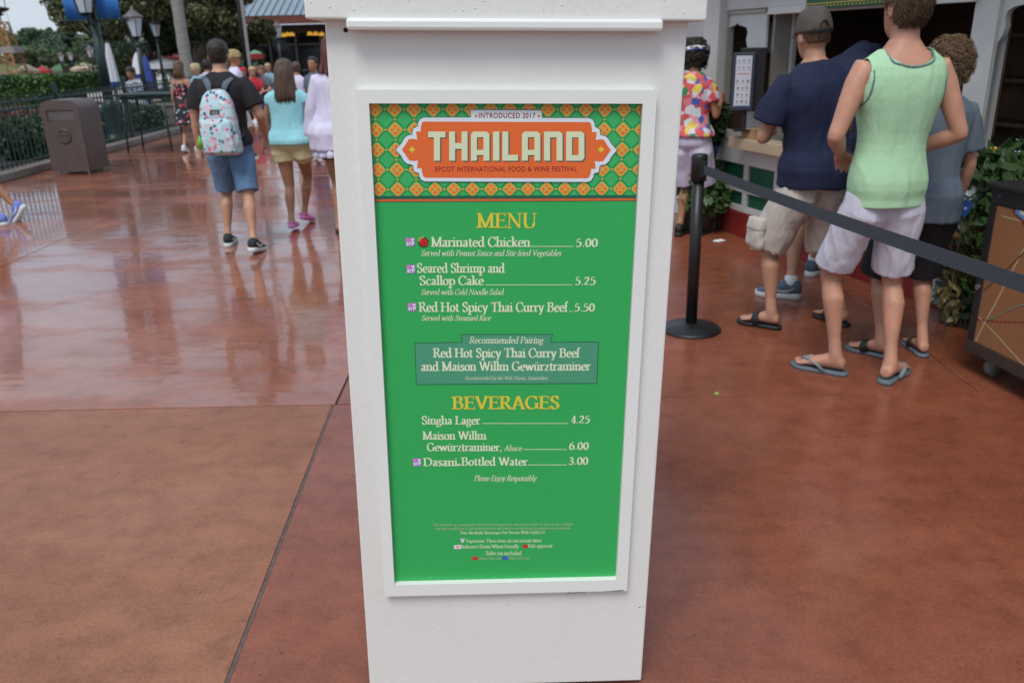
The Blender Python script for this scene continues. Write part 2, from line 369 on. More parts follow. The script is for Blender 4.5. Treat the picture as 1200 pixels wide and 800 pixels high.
PRINT = {}; SEP = []; CUR = None
def pmb(key):
    if CUR is not None:
        if key not in CUR.keys_: CUR.keys_.append(key)
        CUR.cur_mi = CUR.keys_.index(key); return CUR
    return PRINT.setdefault(key, MB())
class PM(MB):
    def __init__(s): super().__init__(); s.keys_ = []; s.cur_mi = 0
    def add(s, vs, fs, mi=0): super().add(vs, fs, s.cur_mi)
def piece(name, fn, *a, **k):
    global CUR
    CUR = PM(); fn(*a, **k); SEP.append((name, CUR)); CUR = None
def ppoly(key, pts, lay, px=True):
    """flat printed polygon, points in photo pixels"""
    loop = [PT(x, y, lay) for x, y in pts] if px else pts
    me = poly_me([loop]); y_ = -(PO+.0004+.00025*lay)
    pmb(key).add([(v.co.x, y_, v.co.y) for v in me.vertices], [tuple(p.vertices) for p in me.polygons]); D.meshes.remove(me)
# ------------------------------------------------------------------ serif lettering drawn with a broad pen
XH, CAP, ASC, DSC = .44, .66, .71, -.22
def cat(pts, n=6):
    P = [Vector(p) for p in pts]; P = [2*P[0]-P[1]]+P+[2*P[-1]-P[-2]]; out = []
    for i in range(1, len(P)-2):
        for k in range(n):
            t = k/n; a, b_, c_, d_ = P[i-1], P[i], P[i+1], P[i+2]
            out.append(.5*((2*b_)+(c_-a)*t+(2*a-5*b_+4*c_-d_)*t*t+(3*b_-a-3*c_+d_)*t**3))
    out.append(P[-2]); return out
def arc(cx, cy, rx, ry, a0, a1, n=18): return [Vector((cx+rx*math.cos(math.radians(a0+(a1-a0)*i/n)), cy+ry*math.sin(math.radians(a0+(a1-a0)*i/n)))) for i in range(n+1)]
def st(x, y0=0, y1=XH, b=1, t=1):   # stem with bottom / top serifs (1 both sides, 2 left only, 3 right only, 0 none)
    r = [('l', [(x, y0), (x, y1)])]
    for f_, y in ((b, y0), (t, y1)):
        if f_: r.append(('s', x, y, f_, 1 if y == y0 else -1))
    return r
def o_(cx, cy, rx, ry): return [('c', arc(cx, cy, rx, ry, 0, 360))]
def arch(x0, x1, b=1): return [('c', cat([(x0, .30), (x0+.06, .385), (x0+.14, .425), (x1-.03, .40), (x1, .30)]) + [Vector((x1, 0))]), ('s', x1, 0, b, 1)]
GL = {
 'a': (.42, [('c', cat([(.07, .34), (.13, .415), (.21, .425), (.28, .38), (.29, .29)])+[Vector((.29, .08))]), ('c', cat([(.29, .08), (.32, .02), (.38, .04)])), ('c', cat([(.29, .27), (.16, .22), (.08, .13), (.12, .035), (.2, .03), (.29, .11)]))]),
 'b': (.50, [('l', [(.10, .02), (.10, ASC)]), ('s', .10, ASC, 2, -1), ('c', arc(.26, .215, .17, .21, 130, -140))]),
 'c': (.40, [('c', arc(.235, .215, .17, .21, 45, 318)), ('d', .33, .35, .03)]),
 'd': (.50, [('l', [(.38, .0), (.38, ASC)]), ('s', .38, ASC, 2, -1), ('s', .38, 0, 3, 1), ('c', arc(.23, .215, .17, .21, 40, 320))]),
 'e': (.42, [('c', arc(.225, .215, .165, .21, 5, 320)), ('l', [(.07, .235), (.385, .235)])]),
 'f': (.29, [('l', [(.11, 0), (.11, .56)]), ('c', cat([(.11, .54), (.14, .66), (.21, .70), (.29, .66)])), ('s', .11, 0, 1, 1), ('h', .03, .25, .42)]),
 'g': (.44, [('c', arc(.20, .28, .13, .14, 0, 360)), ('c', cat([(.12, .15), (.08, .08), (.16, .04), (.33, .02), (.37, -.07), (.28, -.17), (.14, -.19), (.06, -.12), (.1, -.02)])), ('h', .3, .41, .40)]),
 'h': (.52, [('l', [(.11, 0), (.11, ASC)]), ('s', .11, ASC, 2, -1), ('s', .11, 0, 1, 1)]+arch(.11, .40)),
 'i': (.25, st(.12, 0, XH, 1, 2)+[('d', .12, .59, .05)]),
 'j': (.25, [('c', cat([(.12, .43), (.12, .1), (.10, -.12), (.02, -.18)])), ('s', .12, .43, 2, -1), ('d', .12, .59, .05)]),
 'q': (.50, [('l', [(.38, -.2), (.38, .43)]), ('c', arc(.23, .215, .17, .21, 40, 320)), ('s', .38, -.2, 1, 1)]),
 'K': (.66, st(.14, 0, .66)+[('l', [(.16, .28), (.53, .65)]), ('l', [(.28, .38), (.56, .01)]), ('h', .44, .64, .65), ('h', .48, .68, .01)]),
 'k': (.49, [('l', [(.11, 0), (.11, ASC)]), ('s', .11, ASC, 2, -1), ('s', .11, 0, 1, 1), ('l', [(.12, .17), (.37, .43)]), ('l', [(.2, .25), (.41, .01)]), ('h', .3, .47, .42), ('h', .34, .5, .015)]),
 'l': (.24, [('l', [(.12, 0), (.12, ASC)]), ('s', .12, ASC, 2, -1), ('s', .12, 0, 1, 1)]),
 'm': (.79, st(.11, 0, XH, 1, 2)+arch(.11, .395)+arch(.395, .675)),
 'n': (.52, st(.11, 0, XH, 1, 2)+arch(.11, .40)),
 'o': (.46, o_(.23, .215, .17, .21)),
 'p': (.50, [('l', [(.11, DSC), (.11, XH)]), ('s', .11, XH, 2, -1), ('s', .11, DSC, 1, 1), ('c', arc(.265, .215, .17, .21, 140, -140))]),
 'r': (.36, st(.11, 0, XH, 1, 2)+[('c', cat([(.11, .29), (.18, .39), (.27, .42), (.33, .38)])), ('d', .315, .365, .035)]),
 's': (.34, [('c', cat([(.28, .35), (.2, .425), (.1, .40), (.08, .31), (.17, .235), (.27, .15), (.25, .04), (.14, .005), (.05, .08)]))]),
 't': (.31, [('c', [Vector((.13, .55)), Vector((.13, .10))]+cat([(.13, .10), (.17, .02), (.24, .015), (.29, .06)])), ('h', .03, .27, .42)]),
 'u': (.52, [('c', [Vector((.10, .43)), Vector((.10, .13))]+cat([(.10, .13), (.16, .02), (.27, .02), (.38, .10)])), ('l', [(.39, 0), (.39, XH)]), ('s', .10, XH, 2, -1), ('s', .39, XH, 2, -1), ('s', .39, 0, 3, 1)]),
 'v': (.47, [('l', [(.07, .43), (.24, .01)]), ('l', [(.24, .01), (.40, .43)]), ('h', .0, .16, .43), ('h', .32, .47, .43)]),
 'w': (.71, [('l', [(.07, .43), (.22, .01)]), ('l', [(.22, .01), (.35, .42)]), ('l', [(.35, .42), (.50, .01)]), ('l', [(.50, .01), (.64, .43)]), ('h', .0, .15, .43), ('h', .57, .71, .43)]),
 'x': (.46, [('l', [(.07, .43), (.38, .0)]), ('l', [(.07, .0), (.38, .43)]), ('h', .01, .15, .43), ('h', .01, .15, .0), ('h', .3, .45, .43), ('h', .3, .45, .0)]),
 'y': (.46, [('l', [(.07, .43), (.24, .02)]), ('c', cat([(.40, .43), (.24, .02), (.16, -.17), (.05, -.18)])), ('h', .0, .16, .43), ('h', .32, .47, .43)]),
 'z': (.41, [('l', [(.07, .42), (.34, .42)]), ('l', [(.34, .42), (.07, .0)]), ('l', [(.07, .01), (.35, .01)]), ('v', .07, .34, .42), ('v', .35, .01, .10)]),
 'A': (.66, [('l', [(.33, CAP), (.57, 0)]), ('l', [(.09, 0), (.31, CAP)]), ('h', .18, .48, .22), ('h', .0, .2, 0), ('h', .46, .67, 0)]),
 'B': (.60, st(.14, 0, CAP, 2, 2)+[('c', [Vector((.14, CAP-.015)), Vector((.3, CAP-.015))]+arc(.32, .51, .14, .14, 80, -80)+[Vector((.16, .35))]), ('c', arc(.33, .18, .18, .17, 80, -90)+[Vector((.14, .015))])]),
 'C': (.63, [('c', arc(.35, .33, .29, .33, 40, 320)), ('v', .58, .45, .66), ('v', .58, .06, .2)]),
 'D': (.72, st(.14, 0, CAP, 2, 2)+[('c', [Vector((.14, CAP-.015)), Vector((.3, CAP-.015))]+arc(.32, .33, .32, .32, 88, -88)+[Vector((.14, .015))])]),
 'E': (.56, st(.14, 0, CAP, 2, 2)+[('h', .14, .50, CAP-.015), ('h', .14, .44, .345), ('h', .14, .53, .015), ('v', .49, .52, CAP), ('v', .435, .27, .42), ('v', .525, .0, .15)]),
 'F': (.52, st(.14, 0, CAP, 1, 2)+[('h', .14, .48, CAP-.015), ('h', .14, .42, .335), ('v', .47, .52, CAP), ('v', .41, .27, .41)]),
 'G': (.70, [('c', arc(.36, .33, .29, .33, 42, 338)), ('l', [(.60, .04), (.60, .28)]), ('h', .48, .69, .29), ('v', .59, .46, .66)]),
 'H': (.74, st(.14, 0, CAP)+st(.60, 0, CAP)+[('h', .14, .6, .34)]),
 'I': (.32, st(.16, 0, CAP)),
 'L': (.54, st(.14, 0, CAP, 2, 1)+[('h', .14, .51, .015), ('v', .505, .0, .17)]),
 'M': (.86, [('l', [(.15, 0), (.15, CAP)]), ('l', [(.14, CAP), (.43, .02)]), ('l', [(.43, .02), (.71, CAP)]), ('l', [(.72, 0), (.72, CAP)]), ('s', .15, 0, 1, 1), ('s', .72, 0, 1, 1), ('h', .03, .2, CAP), ('h', .68, .83, CAP)]),
 'N': (.73, [('n', [(.13, 0), (.13, CAP)]), ('l', [(.13, CAP), (.61, .01)]), ('n', [(.61, 0), (.61, CAP)]), ('h', .02, .24, 0), ('h', .02, .2, CAP), ('h', .5, .73, CAP)]),
 'P': (.56, st(.14, 0, CAP, 1, 2)+[('c', [Vector((.14, CAP-.015)), Vector((.3, CAP-.015))]+arc(.32, .48, .17, .17, 80, -80)+[Vector((.16, .31))])]),
 'R': (.63, st(.14, 0, CAP, 1, 2)+[('c', [Vector((.14, CAP-.015)), Vector((.3, CAP-.015))]+arc(.31, .50, .15, .155, 80, -80)+[Vector((.16, .34))]), ('l', [(.29, .34), (.56, .0)]), ('h', .5, .66, .01)]),
 'S': (.50, [('c', cat([(.41, .54), (.33, .64), (.2, .655), (.10, .56), (.12, .43), (.26, .345), (.39, .25), (.42, .12), (.33, .02), (.19, .005), (.07, .13)])), ('v', .42, .47, .66), ('v', .07, .0, .2)]),
 'T': (.62, st(.31, 0, CAP, 1, 0)+[('h', .03, .59, CAP-.015), ('v', .04, .5, CAP), ('v', .58, .5, CAP)]),
 'U': (.70, [('c', [Vector((.14, CAP)), Vector((.14, .22))]+cat([(.14, .22), (.2, .05), (.34, .005), (.5, .05), (.57, .22)])), ('n', [(.57, .2), (.57, CAP)]), ('h', .03, .25, CAP), ('h', .47, .68, CAP)]),
 'V': (.66, [('l', [(.09, CAP), (.34, .01)]), ('l', [(.34, .01), (.57, CAP)]), ('h', .0, .2, CAP), ('h', .46, .67, CAP)]),
 'W': (.92, [('l', [(.09, CAP), (.29, .01)]), ('l', [(.29, .01), (.47, CAP)]), ('l', [(.45, CAP), (.66, .01)]), ('l', [(.66, .01), (.84, CAP)]), ('h', .0, .2, CAP), ('h', .38, .52, CAP), ('h', .75, .94, CAP)]),
 '0': (.46, [('c', arc(.23, .31, .165, .31, 0, 360))]),
 '1': (.46, st(.23, 0, .63, 1, 2)),
 '2': (.46, [('c', cat([(.08, .5), (.15, .61), (.27, .61), (.34, .50), (.29, .34), (.06, .04)])), ('l', [(.06, .035), (.38, .035)]), ('v', .38, .02, .12)]),
 '3': (.46, [('c', cat([(.09, .55), (.18, .62), (.3, .58), (.31, .44), (.17, .34), (.31, .30), (.37, .17), (.27, .01), (.12, .01), (.06, .07)]))]),
 '4': (.46, [('l', [(.30, 0), (.30, .63)]), ('n', [(.30, .62), (.05, .18)]), ('h', .04, .43, .18), ('s', .3, 0, 1, 1)]),
 '5': (.46, [('l', [(.13, .60), (.37, .60)]), ('n', [(.13, .61), (.10, .34)]), ('c', cat([(.10, .35), (.22, .385), (.34, .33), (.37, .18), (.26, .02), (.12, .0), (.06, .05)]))]),
 '6': (.46, [('c', arc(.235, .20, .155, .20, 0, 360)), ('c', cat([(.09, .22), (.12, .42), (.22, .55), (.36, .63)]))]),
 '.': (.22, [('d', .11, .04, .052)]), ',': (.22, [('d', .11, .04, .052), ('n', [(.13, .04), (.06, -.12)])]),
 '-': (.31, [('h', .05, .26, .20)]), "'": (.2, [('n', [(.11, .7), (.08, .52)])]), ':': (.22, [('d', .11, .04, .05), ('d', .11, .38, .05)]), '/': (.38, [('n', [(.04, -.05), (.33, .7)])]),
 ' ': (.24, []), '®': (.2, [('c', arc(.1, .1, .05, .05, 0, 360))]),
}
GL['ü'] = (.52, GL['u'][1]+[('d', .17, .59, .045), ('d', .33, .59, .045)])
def glyph_mesh(ch, T, t, simple=False):
    """verts/faces of a glyph in em units; each stroke on its own hairline layer"""
    V_, F_ = [], []; lay = 0
    ang = math.radians(12); pc, ps = math.cos(ang), math.sin(ang)
    def stroke(P, TT, tt):
        nonlocal lay
        P = [Vector(p) for p in P]; P = [p for i, p in enumerate(P) if i == 0 or (p-P[i-1]).length > 1e-4]
        closed = (P[0]-P[-1]).length < 1e-3 and len(P) > 3
        b0 = len(V_)
        for i, p in enumerate(P):
            if closed: a, c_ = P[(i-1) % (len(P)-1)], P[(i+1) % (len(P)-1)]
            else: a, c_ = P[max(i-1, 0)], P[min(i+1, len(P)-1)]
            d = (c_-a).normalized(); n_ = Vector((-d.y, d.x))
            h = .5*math.sqrt((TT*(n_.x*pc+n_.y*ps))**2+(tt*(-n_.x*ps+n_.y*pc))**2)
            V_.append((p.x+n_.x*h, p.y+n_.y*h, lay)); V_.append((p.x-n_.x*h, p.y-n_.y*h, lay))
        for i in range(len(P)-1): k = b0+2*i; F_.append((k, k+1, k+3, k+2))
        lay += 1
    def quad(pts):
        nonlocal lay
        b0 = len(V_); V_.extend((x, y, lay) for x, y in pts); F_.append(tuple(range(b0, b0+len(pts)))); lay += 1
    for pr in GL[ch][1]:
        k = pr[0]
        if k in 'lc': stroke(pr[1], T, t)
        elif k == 'n': stroke(pr[1], t*1.25, t)
        elif k == 'h': quad([(pr[1], pr[3]-t/2), (pr[2], pr[3]-t/2), (pr[2], pr[3]+t/2), (pr[1], pr[3]+t/2)])
        elif k == 'v': w = t*.55; quad([(pr[1]-w, pr[2]), (pr[1]+w, pr[2]), (pr[1]+w*.6, pr[3]), (pr[1]-w*.6, pr[3])])
        elif k == 'd': quad([(pr[1]+pr[3]*math.cos(a_*PI/5), pr[2]+pr[3]*math.sin(a_*PI/5)) for a_ in range(10)])
        elif k == 's':
            _, x, y, f_, dr = pr; l_ = .085 if f_ in (1, 2) else 0; r_ = .085 if f_ in (1, 3) else 0; s2 = T/2
            quad([(x-s2-l_, y), (x+s2+r_, y), (x+s2+r_, y+dr*t*.8), (x+s2, y+dr*(t*.8+.045)), (x-s2, y+dr*(t*.8+.045)), (x-s2-l_, y+dr*t*.8)][::dr])
    return V_, F_, lay
GC = {}
def text_w(s, T, track=0): return sum(GL[c][0]+track for c in s)
def text(*a, **k): piece('text_line', text_, *a, **k)
def text_(s, key, x0, x1, yb, cap_px, T=.098, t=.034, italic=0, lay=2, track=0.0, align='fit', slope=0.0):
    """set s so that it runs from photo x0 to x1 on baseline yb with caps cap_px high"""
    a = PT(x0, yb, lay); c_ = PT(x1, yb+slope, lay); top = PT(x0, yb-cap_px, lay)
    sc = (top[1]-a[1])/CAP; w = text_w(s, T, track); sx = (c_[0]-a[0])/(w-.06)
    ux = (c_[0]-a[0]); vy = (c_[1]-a[1])/ux
    mb = pmb(key); x = -.03; y_ = -(PO+.0004+.00025*lay)
    for ch in s:
        k = (ch, T, t)
        if k not in GC: GC[k] = glyph_mesh(ch, T, t)
        V_, F_, nl = GC[k]
        vs = []
        for (gx, gy, gl) in V_:
            X = (x+gx)*sx+gy*sc*italic
            vs.append((a[0]+X, y_-gl*2.5e-5, a[1]+gy*sc+X*vy))
        mb.add(vs, F_); x += GL[ch][0]+track
def rule(*a, **k): piece('leader_line', rule_, *a, **k)
def rule_(x0, x1, y, key='cream', h=.75, lay=2, y1=None):
    y1 = y if y1 is None else y1; ppoly(key, [(x0, y+h/2), (x1, y1+h/2), (x1, y1-h/2), (x0, y-h/2)], lay)
# header band: fields, lattice and flowers
def band(key, y0, y1, lay, xa=430, xb=757):
    ya, yb_ = PT(593, y0, lay)[1], PT(593, y1, lay)[1]; e = .0007
    ppoly(key, [(cxi-wi+e, yb_), (cxi+wi-e, yb_), (cxi+wi-e, min(ya, ti-e)), (cxi-wi+e, min(ya, ti-e))], lay, False)
band('header_green', 118, 229, 0); band('band_dark', 229.2, 233, 0); band('band_orange', 233.1, 235.6, 0)
band('stripe_dark', 235.7, 236.6, 0)
hx0, hy1 = cxi-wi, ti; hyb = PT(593, 229.2)[1]
PXu = abs(PT(604, 175)[0]-PT(594, 175)[0])/10; PXv = abs(PT(593, 170)[1]-PT(593, 180)[1])/10
cellx, celly = 22.05*PXu, 23.3*PXv
fx0, fy0 = PT(439.5, 128.3)
def clipr(pts):
    e = .0008
    for (a, b_) in (((hx0+e, -9), (hx0+e, 9)), ((cxi+wi-e, 9), (cxi+wi-e, -9)), ((9, hy1-e), (-9, hy1-e)), ((-9, hyb), (9, hyb))):
        d = Vector((b_[0]-a[0], b_[1]-a[1])); 
        pts = clip(pts, b_, a, 0) if a[0] == b_[0] else clip(pts, b_, a, 0)
        if len(pts) < 3: return []
    return pts
def clipbox(pts):
    e = .0008
    def half(pts, f):
        out = []
        for i in range(len(pts)):
            p0, p1 = pts[i], pts[(i+1) % len(pts)]; a, b_ = f(p0), f(p1)
            if a >= 0: out.append(p0)
            if (a >= 0) != (b_ >= 0): t = a/(a-b_); out.append((p0[0]+(p1[0]-p0[0])*t, p0[1]+(p1[1]-p0[1])*t))
        return out
    for f in (lambda q: q[0]-(hx0+e), lambda q: (cxi+wi-e)-q[0], lambda q: (hy1-e)-q[1], lambda q: q[1]-hyb):
        pts = half(pts, f)
        if len(pts) < 3: return []
    return pts
def praw(key, pts, lay, cl=True):
    if cl: pts = clipbox(pts)
    if len(pts) < 3: return
    y_ = -(PO+.0004+.00025*lay); pmb(key).add([(x, y_, z) for x, z in pts], [tuple(range(len(pts)))])
def dia(cx, cy, rx, ry, k=.14):
    out = []
    for i in range(4):
        a = i*PI/2; b_ = a+PI/2; P = Vector((math.cos(a)*rx, math.sin(a)*ry)); Q = Vector((math.cos(b_)*rx, math.sin(b_)*ry))
        out += [(cx+(P.lerp(Q, k)).x, cy+(P.lerp(Q, k)).y), (cx+(P.lerp(Q, .5)).x*1.0, cy+(P.lerp(Q, .5)).y*1.0), (cx+(P.lerp(Q, 1-k)).x, cy+(P.lerp(Q, 1-k)).y)]
    return out
for i in range(-1, 16):
    for j in range(-1, 6):
        cx, cy = fx0+i*cellx, fy0-j*celly
        # lighter green diamond between flowers, edged by the dark lattice
        mx_, my_ = cx+cellx/2, cy-celly/2
        praw('lattice_dark', [(mx_-cellx*.5, my_), (mx_, my_-celly*.5), (mx_+cellx*.5, my_), (mx_, my_+celly*.5)], 1)
        praw('diamond_green', [(mx_-cellx*.43, my_), (mx_, my_-celly*.43), (mx_+cellx*.43, my_), (mx_, my_+celly*.43)], 2)
        praw('flower_rim', dia(cx, cy, cellx*.41, celly*.41), 3); praw('flower_orange', dia(cx, cy, cellx*.35, celly*.35), 4)
        for q in range(4):
            a = q*PI/2+PI/4; ax, ay = math.cos(a)*cellx*.105, math.sin(a)*celly*.105
            praw('flower_rim', dia(cx+ax*1.05, cy+ay*1.05, cellx*.10, celly*.10), 5); praw('flower_orange', dia(cx+ax*1.05, cy+ay*1.05, cellx*.07, celly*.07), 6)
            a = q*PI/2; praw('flower_red', dia(cx+math.cos(a)*cellx*.17, cy+math.sin(a)*celly*.17, cellx*.05, celly*.05), 5)
        praw('flower_yellow', dia(cx, cy, cellx*.05, celly*.05), 7)
        for (ax, ay) in ((cellx/2, 0), (0, -celly/2)):
            praw('flower_rim', dia(cx+ax, cy+ay, cellx*.075, celly*.075), 5); praw('flower_orange', dia(cx+ax, cy+ay, cellx*.045, celly*.045), 6)
# plaque
LH = [(752, 112), (752, 165), (425, 165), (398, 178), (385, 205), (383, 226), (352, 243), (347, 262), (345, 285), (312, 290), (290, 310), (270, 345), (230, 388), (268, 432), (285, 465), (308, 485), (350, 495), (353, 515), (357, 540), (390, 550), (395, 575), (408, 597), (430, 608)]
LI = [(424, 193), (410, 203), (404, 232), (402, 262), (370, 262), (374, 290), (378, 318), (345, 312), (320, 316), (298, 352), (272, 388), (300, 428), (325, 464), (355, 467), (384, 463), (380, 490), (378, 517), (408, 517), (412, 545), (420, 572), (436, 583)]
def mir(P): P = [(425+x/5.924, 110+y/5.926) for x, y in P]; return P+[(2*593.4-x, y+.6) for x, y in P[::-1]]
def grow(P, k):
    c_ = (593.4, 177); out = []
    n_ = len(P)
    for i in range(n_):
        a = Vector(P[i-1]); b_ = Vector(P[(i+1) % n_]); d = (b_-a).normalized(); out.append((P[i][0]+d.y*-k, P[i][1]+d.x*k))
    return out
ppoly('plaque_shadow', grow(mir(LH), .9), 8); ppoly('plaque_white', mir(LH), 9); ppoly('plaque_orange', mir(LI), 10)
for sx_ in (482.8, 704.5):
    CUR = PM()
    for k_ in range(4):
        a = k_*PI/2; ca, sa = math.cos(a), math.sin(a)
        ppoly('yellow', [(sx_-sa*1.5, 175.3+ca*1.5), (sx_+ca*4.9, 175.3+sa*4.9), (sx_+sa*1.5, 175.3-ca*1.5)], 11)
    ppoly('yellow', [(sx_-2.2, 173.1), (sx_+2.2, 173.1), (sx_+2.2, 177.5), (sx_-2.2, 177.5)], 12); SEP.append(('plaque_star', CUR)); CUR = None
# block capitals
def blk(shape, X, key, lay, dx=0, dy=0):
    T_, Bm = 154.3, 188.4; Hh = Bm-T_
    for pg in shape: ppoly(key, [(X+x+dx, T_+y*Hh/34+dy) for x, y in pg], lay)
ch_ = 1.6
LT = {'T': [[(0, 0), (20.2, 0), (20.2, 6.8), (13.8, 6.8), (13.8, 34), (6.6, 34), (6.6, 6.8), (0, 6.8)]],
 'H': [[(0, 0), (7, 0), (7, 13.4), (14.6, 13.4), (14.6, 0), (21.6, 0), (21.6, 34), (14.6, 34), (14.6, 20.2), (7, 20.2), (7, 34), (0, 34)]],
 'A': [[(0, 34), (0, 3), (3, 0), (18.6, 0), (21.6, 3), (21.6, 34), (14.6, 34), (14.6, 27.4), (7, 27.4), (7, 34)]],
 'I': [[(0, 0), (7.4, 0), (7.4, 34), (0, 34)]],
 'L': [[(0, 0), (7, 0), (7, 27.2), (18.4, 27.2), (18.4, 34), (0, 34)]],
 'N': [[(0, 0), (18.6, 0), (21.6, 3), (21.6, 34), (14.6, 34), (14.6, 6.8), (7, 6.8), (7, 34), (0, 34)]],
 'D': [[(0, 0), (18.4, 0), (21.4, 3), (21.4, 31), (18.4, 34), (0, 34)]]}
for c_, X in zip('THAILAND', (501.8, 526.3, 551.9, 577.8, 588.7, 611.6, 637.6, 663.4)):
    CUR = PM(); blk(LT[c_], X, 'letter_shadow', 12, 1.5, 1.2); blk(LT[c_], X, 'letter_cream', 13)
    hole = {'A': (7, 6.6, 14.6, 21.2), 'D': (7, 6.8, 14.6, 27.2)}.get(c_)
    if hole:
        a, b0, c0, d0 = hole; blk([[(a, b0), (c0, b0), (c0, d0), (a, d0)]], X, 'plaque_orange', 14)
        blk([[(a, b0), (c0, b0), (c0, b0+1.1), (a+1.3, b0+1.1), (a+1.3, d0), (a, d0)]], X, 'letter_shadow', 15)
    SEP.append(('title_letter', CUR)); CUR = None
# grotesque caps from Blender's own built-in face
def sans(*a): piece('text_line', sans_, *a)
def sans_(s, key, x0, x1, yb, cap_px, lay, off=0.0):
    cu = D.curves.new('t', 'FONT'); cu.body = s; cu.offset = off; cu.space_character = 1.12
    o = D.objects.new('t', cu); COL.objects.link(o); dg = bpy.context.evaluated_depsgraph_get()
    me = D.meshes.new_from_object(o.evaluated_get(dg)); D.objects.remove(o); D.curves.remove(cu)
    xs = [v.co.x for v in me.vertices]; ys = [v.co.y for v in me.vertices]; mnx, mxx, mny, mxy = min(xs), max(xs), 0, max(ys)
    a = PT(x0, yb, lay); b_ = PT(x1, yb, lay); t_ = PT(x0, yb-cap_px, lay)
    y_ = -(PO+.0004+.00025*lay)
    pmb(key).add([(a[0]+(v.co.x-mnx)/(mxx-mnx)*(b_[0]-a[0]), y_, a[1]+v.co.y/mxy*(t_[1]-a[1])) for v in me.vertices], [tuple(p.vertices) for p in me.polygons]); D.meshes.remove(me)
sans('INTRODUCED 2017', 'maroon', 561.2, 627.3, 138.3, 6.0, 11, .012)
for x in (557.8, 631.3): ppoly('plaque_orange', [(x+1.5*math.cos(a*PI/4), 136+1.5*math.sin(a*PI/4)) for a in range(8)], 11)
sans('EPCOT INTERNATIONAL FOOD & WINE FESTIVAL', 'maroon', 510.2, 676.3, 201.2, 5.9, 11, .016)
# menu text
B = dict(T=.14, t=.052); I_ = dict(T=.105, t=.046, italic=.22)
text('MENU', 'yellow', 559, 628.5, 267, 16.8, T=.135, t=.045)
text('Marinated Chicken', 'cream', 505.5, 621, 289.2, 11.2, **B); rule(622, 672, 288.8); text('5.00', 'cream', 675, 700, 289.2, 9.8, **B)
text('Served with Peanut Sauce and Stir-fried Vegetables', 'cream', 493.5, 657, 299.8, 6.6, **I_)
text('Seared Shrimp and', 'cream', 489, 591, 319.5, 10.8, **B)
text('Scallop Cake', 'cream', 492, 566.5, 334, 10.6, **B); rule(569, 670.5, 333.8); text('5.25', 'cream', 674, 697.8, 333.8, 9.6, **B)
text('Served with Cold Noodle Salad', 'cream', 493.5, 589.5, 345.3, 6.4, **I_)
text('Red Hot Spicy Thai Curry Beef', 'cream', 491.3, 665, 365.2, 11, **B); rule(667, 671, 364.8); text('5.50', 'cream', 673.3, 696.5, 364.8, 9.6, **B)
text('Served with Steamed Rice', 'cream', 494, 574.5, 375.6, 6.2, **I_)
box_ = [(485.6, 401.5), (541.3, 400.8), (539.3, 391.6), (648, 391.4), (645, 400.5), (701.8, 400.2), (699.8, 449.3), (487.6, 450.8)]
ppoly('panel_line', box_, 1); ppoly('panel_grey', [(486.4, 402.2), (542.1, 401.5), (540.2, 392.4), (647.0, 392.1), (644.3, 401.2), (701.0, 401), (699.0, 448.6), (488.3, 450.1)], 2)
text('Recommended Pairing', 'cream', 550, 636, 402.2, 7.4, lay=3, **I_)
text('Red Hot Spicy Thai Curry Beef', 'cream', 508, 679, 418.6, 10.6, lay=3, **B)
text('and Maison Willm Gewürztraminer', 'cream', 494, 691.5, 434.4, 10.4, lay=3, slope=-.6, **B)
text('Recommended by the Walt Disney, Sommeliers', 'cream', 545, 641.5, 444.8, 4.2, T=.07, t=.036, italic=.22, lay=3)
text('BEVERAGES', 'yellow', 530.5, 655, 479.3, 14.8, T=.145, t=.052, slope=-.6)
text('Singha Lager', 'cream', 494.5, 562.5, 497, 9.6, **B); rule(565, 665.5, 496); text('4.25', 'cream', 669.3, 691, 495.6, 9, **B)
text('Maison Willm', 'cream', 495.5, 569.5, 514.8, 9.4, **B)
text('Gewürztraminer,', 'cream', 500.7, 588, 528.2, 9.3, **B); text('Alsace', 'cream', 591, 611, 528, 6.2, **I_); rule(614, 664, 526.4); text('6.00', 'cream', 667, 689.5, 526.5, 8.8, **B)
text('Dasani®', 'cream', 496.5, 539, 545.7, 9.4, **B); text('Bottled Water', 'cream', 541, 618, 545.2, 9.4, **B); rule(618.5, 664, 544.4); text('3.00', 'cream', 666.7, 688.8, 544, 8.8, **B)
text('Please Enjoy Responsibly', 'cream', 555.5, 628, 563.2, 6.4, **I_)
F_s = dict(T=.10, t=.045)
text('The purchase or consumption of alcoholic beverages by any person under 21 years of age is illegal.', 'cream_dim', 508, 671, 616, 3.0, slope=-.9, **F_s)
text('Any sale or trafficking of controlled substances will result in ejection from the premises and prosecution.', 'cream_dim', 510, 669, 620.5, 3.0, slope=-.9, **F_s)
text('Two Alcoholic Beverages Per Person With Valid I.D.', 'cream', 539, 639.5, 625.6, 3.6, slope=-.6, **F_s)
text('Vegetarian: These items do not include Meat', 'cream', 546, 634.5, 635.3, 3.7, slope=-.5, **F_s)
text('Indicates Gluten/Wheat Friendly', 'cream', 541, 608, 642, 4.0, slope=-.4, **F_s); text('Kids approved', 'cream', 619, 647, 641.2, 4.0, **F_s)
text('Sales tax included', 'cream', 569.5, 611, 649.9, 4.6, **F_s)
text('Disney Visa Card', 'cream_dim', 561, 587, 655.3, 3.1, **F_s); text('Disney Gift Card', 'cream_dim', 596, 620, 654.9, 3.1, **F_s)
